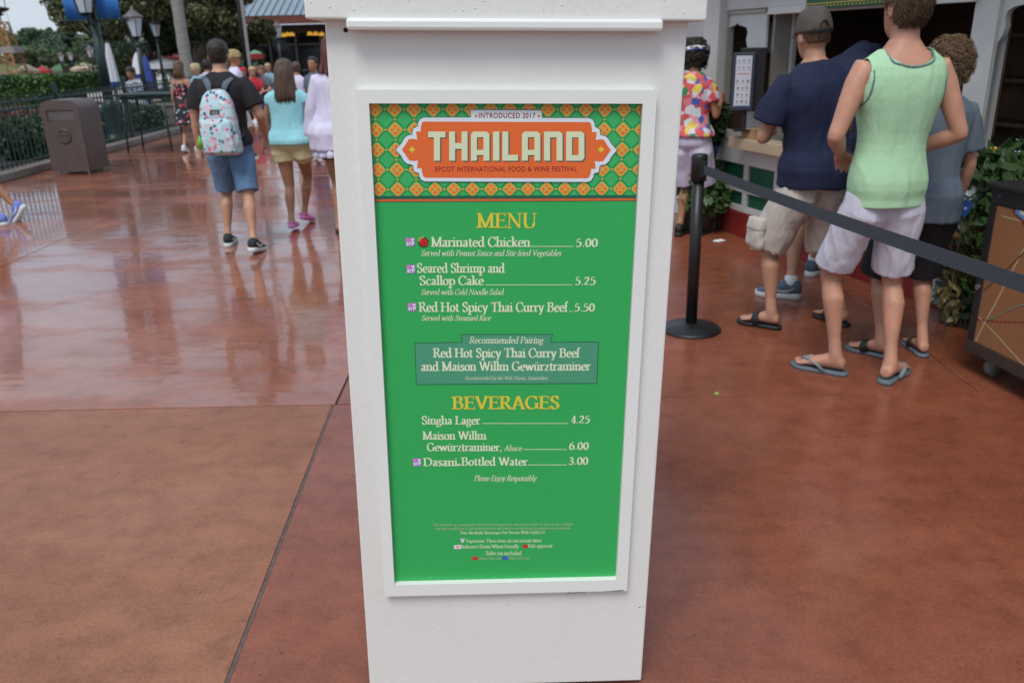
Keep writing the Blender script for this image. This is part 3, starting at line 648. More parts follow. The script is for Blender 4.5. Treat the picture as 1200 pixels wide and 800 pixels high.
# little icons
def icon(*a): piece('snack_icon', icon_, *a)
def icon_(x, y, w=10.5, h=9.6):
    ppoly('icon_purple', [(x, y), (x+w, y-.3), (x+w, y+h), (x, y+h)], 2)
    ppoly('icon_pink', [(x, y), (x+w*.45, y), (x+w*.4, y+h*.45), (x, y+h*.4)], 3)
    for pg in ([(.55, .08), (.95, .05), (.92, .35), (.55, .35)], [(.08, .5), (.28, .5), (.28, .95), (.08, .95)], [(.34, .5), (.56, .48), (.56, .62), (.46, .62), (.46, .95), (.34, .95)], [(.62, .45), (.94, .42), (.94, .75), (.74, .78), (.74, .98), (.62, .98)]):
        ppoly('icon_white', [(x+a*w, y+b_*h) for a, b_ in pg], 4)
icon(475.5, 279); icon(476.5, 310.5, 10, 9.6); icon(477.8, 355.2, 10, 9.2); icon(484, 537, 9.6, 8.8)
CUR = PM()
ppoly('leaf_dark', [(489.5, 284), (493, 279.5), (498, 278), (502, 281), (502, 287), (499.5, 289.8), (494, 289.6), (490.8, 287)], 2)
ppoly('berry_red', [(491, 283.6), (493.5, 280.4), (497.5, 279.2), (501, 281.6), (501.2, 286.5), (499.2, 288.8), (494.6, 288.4), (492, 286)], 3)
for pg in ([(489, 281), (492.5, 281.8), (491.3, 283.5)], [(490, 277), (493.6, 280.4), (492.2, 282)], [(493.5, 275.8), (495.6, 279), (493.8, 280)], [(495.8, 276), (496.8, 278.8), (495.4, 279.2)]): ppoly('leaf_gold', pg, 4)
ppoly('leaf_dark', [(495.5, 284.6), (498.8, 285.6), (498.6, 287), (496, 286.2)], 4)
SEP.append(('berry_icon', CUR)); CUR = PM()
ppoly('icon_white', [(539.5, 630.6), (541, 630.4), (542, 633), (543, 630.4), (544.6, 630.6), (542.9, 635.4), (541.1, 635.4)], 2)
SEP.append(('leaf_icon', CUR)); CUR = PM()
ppoly('icon_white', [(532, 638.4), (540.4, 638), (540.4, 642.6), (532, 642.9)], 2); ppoly('icon_pale', [(533, 640), (536, 639.2), (539.4, 640.4), (536, 642)], 3)
SEP.append(('allergy_icon', CUR)); CUR = PM()
ppoly('berry_red', [(615.6+3*math.cos(a*PI/5), 639.6+2.5*math.sin(a*PI/5)) for a in range(10)], 2)
SEP.append(('berry_icon', CUR)); CUR = PM()
ppoly('berry_red', [(553.5, 652.2), (560, 651.9), (560, 655.5), (553.5, 655.8)], 2); SEP.append(('card_icon', CUR)); CUR = PM(); ppoly('icon_blue', [(588.5, 651.8), (595.2, 651.6), (595.2, 655.3), (588.5, 655.5)], 2)
SEP.append(('card_icon', CUR)); CUR = None
PC = {'header_green': (.045, .46, .12), 'band_dark': (.018, .13, .08), 'band_orange': (.72, .13, .03), 'stripe_dark': (.02, .16, .06), 'lattice_dark': (.020, .25, .065), 'diamond_green': (.05, .45, .13),
 'flower_rim': (.66, .50, .09), 'flower_orange': (.86, .30, .05), 'flower_red': (.62, .10, .03), 'flower_yellow': (.85, .62, .14), 'plaque_shadow': (.05, .16, .16), 'plaque_white': (.72, .80, .84), 'plaque_orange': (.80, .155, .035),
 'yellow': (.74, .62, .06), 'letter_shadow': (.09, .13, .12), 'letter_cream': (.70, .76, .50), 'maroon': (.34, .025, .03), 'cream': (.74, .84, .58), 'cream_dim': (.42, .58, .32), 'panel_line': (.012, .10, .05), 'panel_grey': (.075, .33, .19),
 'icon_purple': (.40, .16, .56), 'icon_pink': (.72, .22, .62), 'icon_white': (.74, .74, .84), 'leaf_dark': (.03, .04, .02), 'berry_red': (.62, .02, .02), 'leaf_gold': (.62, .45, .10), 'icon_pale': (.8, .35, .15), 'icon_blue': (.05, .12, .55)}
PN = {'header_green': 'header_field', 'band_dark': 'dark_band', 'band_orange': 'orange_stripe', 'stripe_dark': 'thin_stripe', 'lattice_dark': 'lattice_pattern', 'diamond_green': 'diamond_pattern', 'flower_rim': 'flower_outline', 'flower_orange': 'flower_pattern',
 'flower_red': 'flower_petal', 'flower_yellow': 'flower_centre', 'plaque_shadow': 'plaque_shadow', 'plaque_white': 'plaque_border', 'plaque_orange': 'title_plaque', 'yellow': 'yellow_lettering', 'letter_shadow': 'title_shadow', 'letter_cream': 'title_lettering',
 'maroon': 'maroon_lettering', 'cream': 'menu_lettering', 'cream_dim': 'fine_print', 'panel_line': 'pairing_outline', 'panel_grey': 'pairing_box', 'icon_purple': 'snack_icon', 'icon_pink': 'icon_corner', 'icon_white': 'icon_mark', 'leaf_dark': 'icon_outline', 'berry_red': 'berry_icon', 'leaf_gold': 'berry_leaf', 'icon_pale': 'allergy_icon', 'icon_blue': 'card_icon'}
for k_, mb_ in PRINT.items():
    o = mb_.build(PN[k_], flat(PC[k_], 'print '+k_.replace('_', ' ')), panel)
    if k_ in ('lattice_dark', 'diamond_green', 'flower_rim', 'flower_orange', 'flower_red', 'flower_yellow'): o['kind'] = 'stuff'
for nm_, mb_ in SEP:
    mb_.build(nm_, [flat(PC[k_], 'print '+k_.replace('_', ' ')) for k_ in mb_.keys_], panel)
# raindrops on the panel and the paint, chipped paint on the frame
mat('raindrop', (.55, .78, .62), .05, .02); MATS['raindrop'].node_tree.nodes['Principled BSDF'].inputs['Transmission Weight'].default_value = .85
def drops(n, region, off, seed, rmin=.0004, rmax=.0013):
    r_ = random.Random(seed); mb_ = MB()
    for _ in range(n):
        x, z = region(r_); r = rmin+(rmax-rmin)*r_.random()**3
        mb_.rings([(x, -z, off, r, r), (x, -z, off+r*.45, r*.75, r*.75), (x, -z, off+r*.6, r*.2, r*.2)], 7)
    mb_.v = [(x, -z, -y) for x, y, z in mb_.v]
    return mb_
d1 = drops(1100, lambda r_: (cxi+(r_.random()*2-1)*(wi-.005), bi+.005+(ti-bi-.01)*r_.random()), PO+.0003, 3).build('raindrops', M('raindrop'), panel, True); d1['kind'] = 'stuff'
mat('white raindrop', (.80, .81, .79), .05, .02); MATS['white raindrop'].node_tree.nodes['Principled BSDF'].inputs['Transmission Weight'].default_value = .0
d2 = drops(300, lambda r_: ((r_.random()*2-1)*hw*.98, r_.random()*bo*.95), .0001, 5).build('raindrops', M('white raindrop'), sign, True); d2['kind'] = 'stuff'
d3 = drops(110, lambda r_: (xl+(xr-xl)*r_.random(), vh+.01+.06*r_.random()), .0352, 6, .0005, .002).build('raindrops', M('white raindrop'), sign, True); d3['kind'] = 'stuff'
mat('exposed wood chip', (.10, .035, .03), .8, .4, 300)
cp = MB(); r_ = random.Random(2)
for (xa, xb, nn) in ((664, 686, 9), (708, 733, 7)):
    for i in range(nn):
        x = xa+(xb-xa)*i/nn+r_.random(); u, v = SS(x, 694.5-(x-664)*.045, .019); w_ = .0018+.0022*r_.random(); h_ = .0006+.0012*r_.random()
        cp.add([(u-w_, -.0191, v), (u, -.0192, v-h_), (u+w_, -.0191, v-h_*.3), (u+w_*.6, -.0192, v+h_), (u-w_*.5, -.0191, v+h_)], [(0, 1, 2, 3, 4)])
cp.build('paint_chips', M('exposed wood chip'), sign)['kind'] = 'stuff'
cp = MB()
for (x, y, w_) in ((749.5, 711, .004), (754, 710, .002), (595, 709, .0012), (561, 746, .0009), (703, 783, .0008)):
    u, v = SS(x, y); u = min(u, hw-w_-.001); cp.add([(u-w_, -.0003, v), (u, -.0003, v-.0012), (u+w_, -.0003, v), (u, -.0003, v+.0012)], [(0, 1, 2, 3)])
cp.build('scuff_marks', M('exposed wood chip'), sign)['kind'] = 'stuff'
# ================================================================== PEOPLE
mat('skin', (.47, .245, .155), .5, .14, 11, .15, 160, sss=.12)
mat('skin tanned', (.37, .18, .10), .48, .14, 11, .15, 160, sss=.12)
mat('skin pink', (.50, .25, .165), .5, .17, 8, .15, 160, sss=.12)
mat('sole black', (.012, .012, .013), .6, .2, 30)
mat('lips', (.42, .13, .11), .5, .1); mat('eye white', (.6, .58, .55), .3, .03); mat('pupil', (.02, .015, .012), .3, .1)
HEADR = [(1.562, .052, .018, .022), (1.575, .048, .036, .044), (1.60, .040, .052, .066), (1.63, .028, .063, .082), (1.66, .018, .0705, .093), (1.70, .012, .0755, .099), (1.735, .009, .0745, .0985), (1.765, .007, .064, .085), (1.785, .006, .046, .062), (1.797, .006, .024, .033), (1.80, .006, .005, .006)]
def headr(z):
    for i in range(len(HEADR)-1):
        a, b_ = HEADR[i], HEADR[i+1]
        if a[0] <= z <= b_[0]:
            t = (z-a[0])/(b_[0]-a[0]); return [a[k]+(b_[k]-a[k])*t for k in (1, 2, 3)]
    return HEADR[0][1:] if z < HEADR[0][0] else HEADR[-1][1:]
TORSO = [(.835, 0, .09, .075), (.88, -.004, .155, .105), (.94, -.008, .172, .118), (1.0, -.004, .165, .115), (1.07, 0, .152, .108), (1.14, 0, .148, .104), (1.22, 0, .160, .110), (1.31, -.002, .176, .116), (1.38, -.006, .180, .112), (1.43, -.008, .174, .100), (1.47, -.006, .138, .082), (1.505, -.004, .088, .068), (1.54, 0, .062, .058)]
TORSO_F = [(.835, 0, .09, .075), (.88, -.008, .160, .110), (.94, -.012, .176, .120), (1.0, -.006, .165, .112), (1.07, 0, .140, .098), (1.14, 0, .128, .092), (1.22, .004, .138, .100), (1.31, .010, .150, .112), (1.38, .0, .152, .100), (1.43, -.006, .146, .086), (1.465, -.006, .110, .070), (1.50, -.004, .068, .056), (1.53, 0, .048, .048)]
def smooth01(t): t = max(0, min(1, t)); return t*t*(3-2*t)
class Pose: pass
def person(loc, yaw, H=1.75, label='', group=None, fem=False, width=1.0, depth=1.0, skin='skin', lean=0, side=0, twist=0,
           feet=((-.1, 0, 0, 8, 0), (.1, 0, 0, -8, 0)), arms=None, head=(0, 0), vox=.009, top=None, bottom=None, shoes=None, hair=None, face=False, hipdrop=0, slim=1.0, hands=True, fold=1.0):
    """feet: (x, y, lift, toe-out deg, heel pitch deg) left then right (local x right, y forward); arms: (upper dir, fore dir, palm normal, curl)"""
    root = empty('person', loc, math.radians(yaw), label, 'person', group)
    k = H/1.79; sw = (.172 if not fem else .150)*width; ph = .92-hipdrop; msk = M(skin)
    TS = TORSO_F if fem else TORSO
    TS = [(z, cy, rx*(slim+(1-slim)*smooth01((z-1.12)/.22)), ry*(slim+(1-slim)*smooth01((z-1.12)/.22))) for z, cy, rx, ry in TS]
    la, sa, tw = math.radians(lean), math.radians(side), math.radians(twist)
    def bend(p):
        p = Vector(p); t = smooth01((p.z-.90)/.30)
        q = Vector((p.x, p.y, p.z-.92)); q = Matrix.Rotation(tw*t, 3, 'Z') @ q
        q = Matrix.Rotation(-la*t, 3, 'X') @ q; q = Matrix.Rotation(sa*t, 3, 'Y') @ q
        return Vector((q.x, q.y, q.z+ph))
    hy, hp = math.radians(head[0]), math.radians(head[1])
    def hd(p):
        q = (Vector(p)-Vector((0, 0, 1.57)))*1.05; q = Matrix.Rotation(hy, 3, 'Z') @ Matrix.Rotation(-hp, 3, 'X') @ q
        return bend(q+Vector((0, 0, 1.548)))
    P = Pose(); P.k = k; P.bend = bend; P.hd = hd
    # --- skeleton
    P.S, P.E, P.Wr, P.hipj, P.kn, P.an = [], [], [], [], [], []
    if arms is None: arms = (((-.22, 0, -1), (-.12, .2, -1), (.9, .2, 0), 25), ((.22, 0, -1), (.12, .2, -1), (-.9, .2, 0), 25))
    for i, s_ in enumerate((-1, 1)):
        u, f_, pn, cu = arms[i]; Sj = bend((s_*sw, -.005, 1.425)); u = Vector(u).normalized(); f_ = Vector(f_).normalized()
        P.S.append(Sj); P.E.append(Sj+u*.295); P.Wr.append(Sj+u*.295+f_*.255)
        hj = Vector((s_*.088*width*slim, 0, ph-.03)); P.hipj.append(hj)
        fx, fy, lift, to, pit = feet[i]
        # the ankle sits above the ground; when the heel is up the foot turns about the ball
        tr = math.radians(to); pr_ = math.radians(pit); fw = Vector((-math.sin(tr), math.cos(tr), 0))
        base = Vector((fx, fy, lift)); back = .13; an = base+fw*(back-back*math.cos(pr_)+.085*math.sin(pr_)*1.0)+Vector((0, 0, back*math.sin(pr_)+.085*math.cos(pr_)))
        P.an.append(an); d = an-hj; L1, L2 = .43, .405; dist = min(d.length, L1+L2-.004)
        ca = (L1*L1+dist*dist-L2*L2)/(2*L1*dist); a_ = math.acos(max(-1, min(1, ca))); dd = d.normalized()
        fwd = (Vector((-math.sin(tr)*.5, 1, 0))-dd*dd.y).normalized()
        kn = hj+dd*(L1*math.cos(a_))+fwd*(L1*math.sin(a_)); P.kn.append(kn)
    def foot_T(i):
        fx, fy, lift, to, pit = feet[i]; tr = math.radians(to); pr_ = math.radians(pit)
        RM = Matrix.Rotation(tr, 3, 'Z'); RP = Matrix.Rotation(-pr_, 3, 'X')
        def f_(p):
            q = Vector(p)-Vector((0, .13, 0)); q = RP @ q; q = q+Vector((0, .13, 0)); return RM @ q+Vector((fx, fy, lift))
        return f_
    P.foot_T = foot_T
    b = MB()
    wr = [(0, cy, z, rx*width, ry*depth) for z, cy, rx, ry in TS]
    b.rings(wr, 22, p=2.35, f=bend)
    nr_ = .059 if not fem else .046
    b.tube([bend((0, -.012, 1.45)), bend((0, -.004, 1.52)), hd((0, .006, 1.60)), hd((0, .012, 1.66))], [nr_*1.25, nr_, nr_*.98, nr_*.9], 16)
    b.rings([(0, cy, z, rx, ry) for z, cy, rx, ry in HEADR], 20, p=2.1, f=hd)
    for s_ in (-1, 1):
        b.ball((s_*.079, .004, 1.672), (.010, .019, .031), 8, 6, f=hd)
    if face:
        b.rings([(0, .110, 1.643, .016, .016), (0, .118, 1.652, .015, .016), (0, .112, 1.672, .009, .012), (0, .103, 1.70, .006, .008)], 8, f=hd)
        b.rings([(0, .083, 1.705, .05, .022), (0, .088, 1.715, .054, .022), (0, .085, 1.73, .05, .022)], 10, f=hd)
        b.ball((0, .098, 1.612), (.024, .012, .010), 8, 5, f=hd); b.ball((0, .085, 1.583), (.022, .018, .016), 8, 5, f=hd)
    for i, s_ in enumerate((-1, 1)):
        S_, E_, W_ = P.S[i], P.E[i], P.Wr[i]; am = .92*width if not fem else .80
        inn = bend((s_*(sw-.05), -.008, 1.405))
        b.tube([inn, S_+Vector((0, 0, -.004)), S_.lerp(E_, .22), S_.lerp(E_, .5), S_.lerp(E_, .8), E_], [.055*am, .060*am, .056*am, .050*am, .042*am, .039*am], 14)
        b.capsule(S_.lerp(E_, .95), E_, .038*am, .038*am)
        b.tube([E_, E_.lerp(W_, .22), E_.lerp(W_, .5), E_.lerp(W_, .85), W_], [.038*am, .042*am, .036*am, .027*am, (.027*am, .023*am)], 12)
        if hands:
            f_ = (W_-E_).normalized(); pn = Vector(arms[i][2]); pn = (pn-f_*pn.dot(f_)).normalized(); lat = f_.cross(pn)*(1 if s_ > 0 else -1)
            cu = math.radians(arms[i][3]); q = W_+f_*.01
            b.tube([W_-f_*.01, q+f_*.03, q+f_*.065, q+f_*.088], [(.026, .020), (.036, .017), (.040, .015), (.036, .012)], 12, ref=lat)
            for j, (off, ln, r) in enumerate(((.031, .066, .0085), (.0105, .075, .0092), (-.0105, .071, .009), (-.031, .055, .008))):
                p0 = q+f_*.082+lat*off; a1 = cu*.6; a2 = cu*1.5; a3 = cu*2.1
                p1 = p0+(f_*math.cos(a1)+pn*math.sin(a1)+lat*off*1.5).normalized()*ln*.45; p2 = p1+(f_*math.cos(a2)+pn*math.sin(a2)).normalized()*ln*.32; p3 = p2+(f_*math.cos(a3)+pn*math.sin(a3)).normalized()*ln*.25
                b.tube([p0-f_*.015, p0, p1, p2, p3], [r*.9, r, r*.98, r*.9, r*.6], 8)
            t0 = q+f_*.022+lat*.028; t1 = t0+(f_*.65+lat*.6+pn*.35).normalized()*.036; t2 = t1+(f_*.85+lat*.15+pn*.45).normalized()*.028; t3 = t2+(f_*.85+pn*.5).normalized()*.02
            b.tube([t0-lat*.01, t0, t1, t2, t3], [.012, .0135, .011, .0105, .007], 8)
    for i, s_ in enumerate((-1, 1)):
        h_, k_, a_ = P.hipj[i], P.kn[i], P.an[i]; lm = (width*.5+.5)*(1.0 if not fem else .96)*(slim*.6+.4)
        b.tube([h_+Vector((0, 0, .05)), h_+Vector((s_*.005, 0, -.04)), h_.lerp(k_, .35), h_.lerp(k_, .7), h_.lerp(k_, .92), k_], [.088*lm, .094*lm, .082*lm, .066*lm, .056*lm, .054*lm], 16)
        b.capsule(h_.lerp(k_, .93), k_.lerp(a_, .06), .053*lm, .050*lm)
        sh = (a_-k_); bk = Vector((0, -1, 0)); bk = (bk-sh.normalized()*bk.dot(sh.normalized())).normalized()
        b.tube([k_, k_+sh*.12+bk*.004, k_+sh*.32+bk*.016, k_+sh*.55+bk*.008, k_+sh*.8, a_], [.051*lm, .048*lm, .055*lm, .044*lm, .032*lm, .035*lm], 14)
        T_ = foot_T(i)
        secs = [(-.052, .026, .022, .036), (-.035, .032, .034, .046), (0, .034, .040, .050), (.04, .036, .036, .045), (.09, .043, .026, .034), (.13, .046, .018, .025), (.155, .043, .014, .017)]
        vs = []; n = 12
        for (y, w, hh, zc) in secs:
            for j in range(n):
                an_ = 2*PI*j/n; vs.append(T_((w*math.cos(an_), y, max(.004, zc+hh*math.sin(an_)))))
        fs = [(r*n+j, r*n+(j+1) % n, (r+1)*n+(j+1) % n, (r+1)*n+j) for r in range(len(secs)-1) for j in range(n)]+[tuple(range(n))[::-1], tuple((len(secs)-1)*n+j for j in range(n))]
        b.add(vs, fs)
        b.tube([T_((0, -.008, .05)), a_], [.036, .035], 12)
        for j, (x, ln, r) in enumerate(((.028, .05, .0115), (.010, .050, .009), (-.006, .043, .0085), (-.020, .034, .008), (-.033, .024, .0075))):
            x_ = -x*s_; b.tube([T_((x_, .14, .014)), T_((x_*1.1, .15+ln*.55, .016)), T_((x_*1.1, .15+ln, .011))], [r, r, r*.7], 8)
    b.v = [tuple(Vector(v)*k) for v in b.v]
    body = link('body', fused(b, vox, 3 if vox > .012 else 5), root, (msk,))
    P.root = root; P.body = body; P.vox = vox
    if face:
        for s_ in (-1, 1):
            e = MB(); e.ball((s_*.031, .096, 1.69), (.013, .007, .0075), 10, 6, f=hd); e.v = [tuple(Vector(v)*k) for v in e.v]; eo = e.build('eye', M('eye white'), root, True)
            e = MB(); e.ball((s_*.031, .102, 1.69), (.006, .003, .006), 8, 5, f=hd); e.v = [tuple(Vector(v)*k) for v in e.v]; e.build('pupil', M('pupil'), eo, True)
            e = MB(); e.tube([hd((s_*.048, .097, 1.711)), hd((s_*.033, .107, 1.716)), hd((s_*.016, .110, 1.711))], [.002, .0035, .002], 6); e.v = [tuple(Vector(v)*k) for v in e.v]; e.build('eyebrow', M('pupil'), root, True)
        e = MB(); e.ball((0, .1085, 1.6125), (.019, .005, .006), 10, 6, f=hd); e.v = [tuple(Vector(v)*k) for v in e.v]; e.build('mouth', M('lips'), root, True)
    # --- clothes
    def scaled(b_): b_.v = [tuple(Vector(v)*k) for v in b_.v]; return b_
    sd_ = rng.integers(0, 1000)*1.0
    def folds(amp, sx=9, sz=3, top_fade=None):
        def f_(c):
            v = Vector(c)/k
            a = noise.noise(Vector((v.x*sx+sd_, v.y*sx, v.z*sz+v.x*4)))*.75+noise.noise(Vector((v.x*sx*2.3, v.y*sx*2.3+sd_, v.z*sz*2.6-v.x*6)))*.35
            rg = noise.noise(Vector((v.x*sx*1.3+v.z*3+sd_, v.y*sx*1.3, v.z*sz*.8-v.x*2))); rg = math.exp(-(rg*5.5)**2)
            fade = 1.0 if top_fade is None else smooth01((top_fade-v.z)/.10)*.85+.15
            return amp*(a+rg*.22)*k*fade
        return f_
    def at_z(z):
        for i in range(len(TS)-1):
            if TS[i][0] <= z <= TS[i+1][0]:
                t = (z-TS[i][0])/(TS[i+1][0]-TS[i][0]); return [TS[i][q]+(TS[i+1][q]-TS[i][q])*t for q in (1, 2, 3)]
    if top:
        kind, mt = top['kind'], top['mat']; hem = top.get('hem', .90); g_ = top.get('gap', .014); flare = top.get('flare', .0); tb = MB()
        if kind in ('tee', 'blouse', 'tunic'):
            rs = []; z = hem
            while z < 1.47:
                cy, rx, ry = at_z(max(.88, z)); low = smooth01((1.30-z)/.35)
                lo2 = smooth01((1.06-z)/.08)*.026; rx = max(rx*width+g_, (.163*width*slim+g_)*low if not fem else 0)+flare*low+lo2; ry = max(ry*depth+g_, (.112*depth+g_)*low)+flare*low*.8+lo2
                rs.append((0, cy, z, rx, ry)); z += .05
            rs += [(0, -.006, 1.474, (.140 if not fem else .122)*width+g_*.6, .082*depth+g_*.8), (0, -.004, 1.508, (.092 if not fem else .078)*width+g_*.6, .070*depth+g_*.6)]
            if kind != 'blouse': rs.append((0, -.002, 1.530, .074*width, .066*depth))
            tb.rings(rs, 26, p=2.4, f=bend)
            sl = top.get('sleeve', .62)
            for i, s_ in enumerate((-1, 1)):
                S_, E_, W_ = P.S[i], P.E[i], P.Wr[i]; am = width if not fem else .86; inn = bend((s_*(sw-.06), -.008, 1.405)); rr = top.get('sleeve_r', .066)*am
                if sl <= 1: tb.tube([inn, S_+Vector((-s_*.006, 0, -.008)), S_.lerp(E_, sl*.25), S_.lerp(E_, sl*.6), S_.lerp(E_, sl)], [.060*am, .067*am, .069*am, rr*1.02, rr*1.06], 18)
                else: tb.tube([inn, S_, S_.lerp(E_, .5), E_, E_.lerp(W_, (sl-1)*.5), E_.lerp(W_, sl-1)], [.064*am, .070*am, rr, rr*.95, rr*1.05, rr*1.15], 16)
        elif kind == 'tank':
            rs = []; z = hem
            while z < 1.45:
                cy, rx, ry = at_z(max(.88, z)); low = smooth01((1.34-z)/.3); lo2 = smooth01((1.14-z)/.3)*.016
                rs.append((0, cy, z, max(rx*width+g_, .158*width*slim*low)+lo2, max(ry*depth+g_, .114*depth*slim*low)+lo2)); z += .04
            rs += [(0, -.006, 1.472, .138*width+g_, .082*depth+g_), (0, -.004, 1.505, .09*width+g_, .068*depth+g_)]
            tb.rings(rs, 30, p=2.45, f=bend)
            tb.tube([bend((-sw-.01, -.006, 1.408)), bend((-sw+.05, -.008, 1.412)), bend((0, -.01, 1.43)), bend((sw-.05, -.008, 1.412)), bend((sw+.01, -.006, 1.408))], [.060, .064, .066, .064, .060], 18)
        elif kind == 'dress':
            rs = []; z = hem
            while z < 1.34:
                zz = max(.90, z); cy, rx, ry = at_z(zz); ex = smooth01((1.05-z)/.5)*.06
                rs.append((0, cy, z, rx*width+.012+ex, ry*depth+.012+ex)); z += .05
            rs.append((0, .0, 1.37, .142*width, .104)); tb.rings(rs, 26, p=2.3, f=bend)
            for s_ in (-1, 1):
                tb.tube([bend((s_*.075, -.10, 1.34)), bend((s_*.085, -.085, 1.43)), bend((s_*.085, -.01, 1.485)), bend((s_*.08, .08, 1.42)), bend((s_*.075, .10, 1.34))], .008, 8)
        am_ = top.get('fold', .010 if kind != 'tank' else .007)*fold
        scaled(tb); me = fused(tb, vox*.85, 10 if vox < .012 else 4, folds(am_, 8, 1.3) if kind == 'tank' else folds(am_))
        if kind == 'tank' and top.get('trim'):
            AH = [(1.25, .30), (1.262, .225), (1.28, .200), (1.31, .187), (1.35, .178), (1.40, .168), (1.44, .161), (1.56, .150)]
            def ahx(z):
                for (z0_, x0_), (z1_, x1_) in zip(AH, AH[1:]):
                    if z0_ <= z < z1_: return x0_+(x1_-x0_)*(z-z0_)/(z1_-z0_)
                return 9 if z < 1.25 else .15
            nkz = lambda x: 1.440+.045*(min(abs(x)/wd_, .12)/.105)**2.2
            wd_ = width; bmm = bmesh.new(); bmm.from_mesh(me); rm = []
            for f_ in bmm.faces:
                c = f_.calc_center_median()/k; c.x -= bend((0, 0, c.z)).x; ax = abs(c.x)/wd_
                if ax > ahx(c.z) or (ax < .101 and c.z > nkz(c.x)-(.05 if c.y > 0 else 0)) or c.z < hem+.004: rm.append(f_)
            bmesh.ops.delete(bmm, geom=rm, context='FACES'); bmm.to_mesh(me); bmm.free(); me.shade_smooth()
            so_ = link(top.get('name', 'shirt'), me, root, (M(mt),)); sm2 = so_.modifiers.new('s', 'SOLIDIFY'); sm2.thickness = .003; sm2.offset = 0
            from mathutils.bvhtree import BVHTree
            bt = BVHTree.FromPolygons([v.co[:] for v in me.vertices], [p.vertices[:] for p in me.polygons])
            def ribbon(guess, nm):
                pp = []
                for g_p in guess:
                    h = bt.find_nearest(bend(g_p)*k); pp.append(h[0]+h[1]*.0005)
                for _ in range(3): pp = [pp[0]]+[(pp[i-1]+pp[i]*2+pp[i+1])/4 for i in range(1, len(pp)-1)]+[pp[-1]]
                q = MB(); q.tube(pp, .0058, 8); q.build(nm, M(top['trim']), so_, True)
            nk = [(x/200*wd_, -.13*depth, nkz(x/200*wd_)) for x in range(-19, 20)]
            sd_l = [(.101*wd_, -.105, 1.478), (.101*wd_, -.08, 1.49), (.101*wd_, -.04, 1.50), (.101*wd_, .0, 1.50), (.101*wd_, .04, 1.48), (.100*wd_, .07, 1.45), (.098*wd_, .09, 1.43)]
            ribbon([(-a_, b_, c_) for a_, b_, c_ in sd_l[::-1]]+nk+sd_l, 'neck_trim')
            for s_ in (-1, 1):
                pth = [(s_*ahx(z)*wd_, y, z) for y, z in ((.09, 1.38), (.06, 1.43), (.03, 1.46), (-.01, 1.478), (-.05, 1.47), (-.08, 1.45), (-.10, 1.425), (-.11, 1.40), (-.115, 1.375), (-.115, 1.35), (-.11, 1.325), (-.10, 1.30), (-.085, 1.28), (-.06, 1.264), (-.03, 1.255), (.0, 1.252))]
                ribbon(pth, 'armhole_trim')
        else: so_ = link(top.get('name', 'shirt'), me, root, (M(mt),))
        P.top = so_
    if bottom:
        bb = MB(); ln = bottom.get('len', .8); g_ = bottom.get('gap', .016); wv = bottom.get('waist', 1.0); hemr = bottom.get('hem', .082)
        rs = []
        for z in (.84, .88, .92, .96, 1.0):
            if z <= wv: cy, rx, ry = at_z(z); rs.append((0, cy, z, (rx*width+(g_ if z < .93 else .007)) if z > .86 else .12*width+g_, ry*depth+(g_ if z < .93 else .007)))
        bb.rings(rs, 24, p=2.4, f=bend)
        for i, s_ in enumerate((-1, 1)):
            h_, k_, a_ = P.hipj[i], P.kn[i], P.an[i]; lm = (width*.5+.5)*(slim*.6+.4)
            if ln <= 1: end = h_.lerp(k_, ln); pts = [h_+Vector((0, 0, .005)), h_+Vector((s_*.006, 0, -.07)), h_.lerp(end, .55), end]
            else: end = k_.lerp(a_, ln-1); pts = [h_+Vector((0, 0, .02)), h_+Vector((s_*.006, 0, -.06)), h_.lerp(k_, .6), k_ if ln > 1.2 else k_.lerp(end, .5), end]
            r0 = .094*lm+g_; rr = [r0*.93, r0*1.0]+[r0+(hemr-r0)*t for t in ((.55, 1) if ln <= 1 else (.4, .8, 1))]
            bb.tube(pts, rr, 20)
        if bottom.get('skirt'):
            z0 = bottom['skirt']; rs = []
            for z in (z0, z0+.04, .88, .92, .96, 1.0): cy, rx, ry = at_z(max(.88, z)); rs.append((0, cy, z, rx*width+g_+.01+(.9-min(z, .9))*.2, ry*depth+g_+.01+(.9-min(z, .9))*.2))
            bb = MB(); bb.rings(rs, 26, p=2.2, f=bend)
        scaled(bb); me = fused(bb, vox*.85, 2, folds(bottom.get('fold', .009)*fold, 11, 4, .90))
        P.bottom = link(bottom.get('name', 'shorts'), me, root, (M(bottom['mat']),))
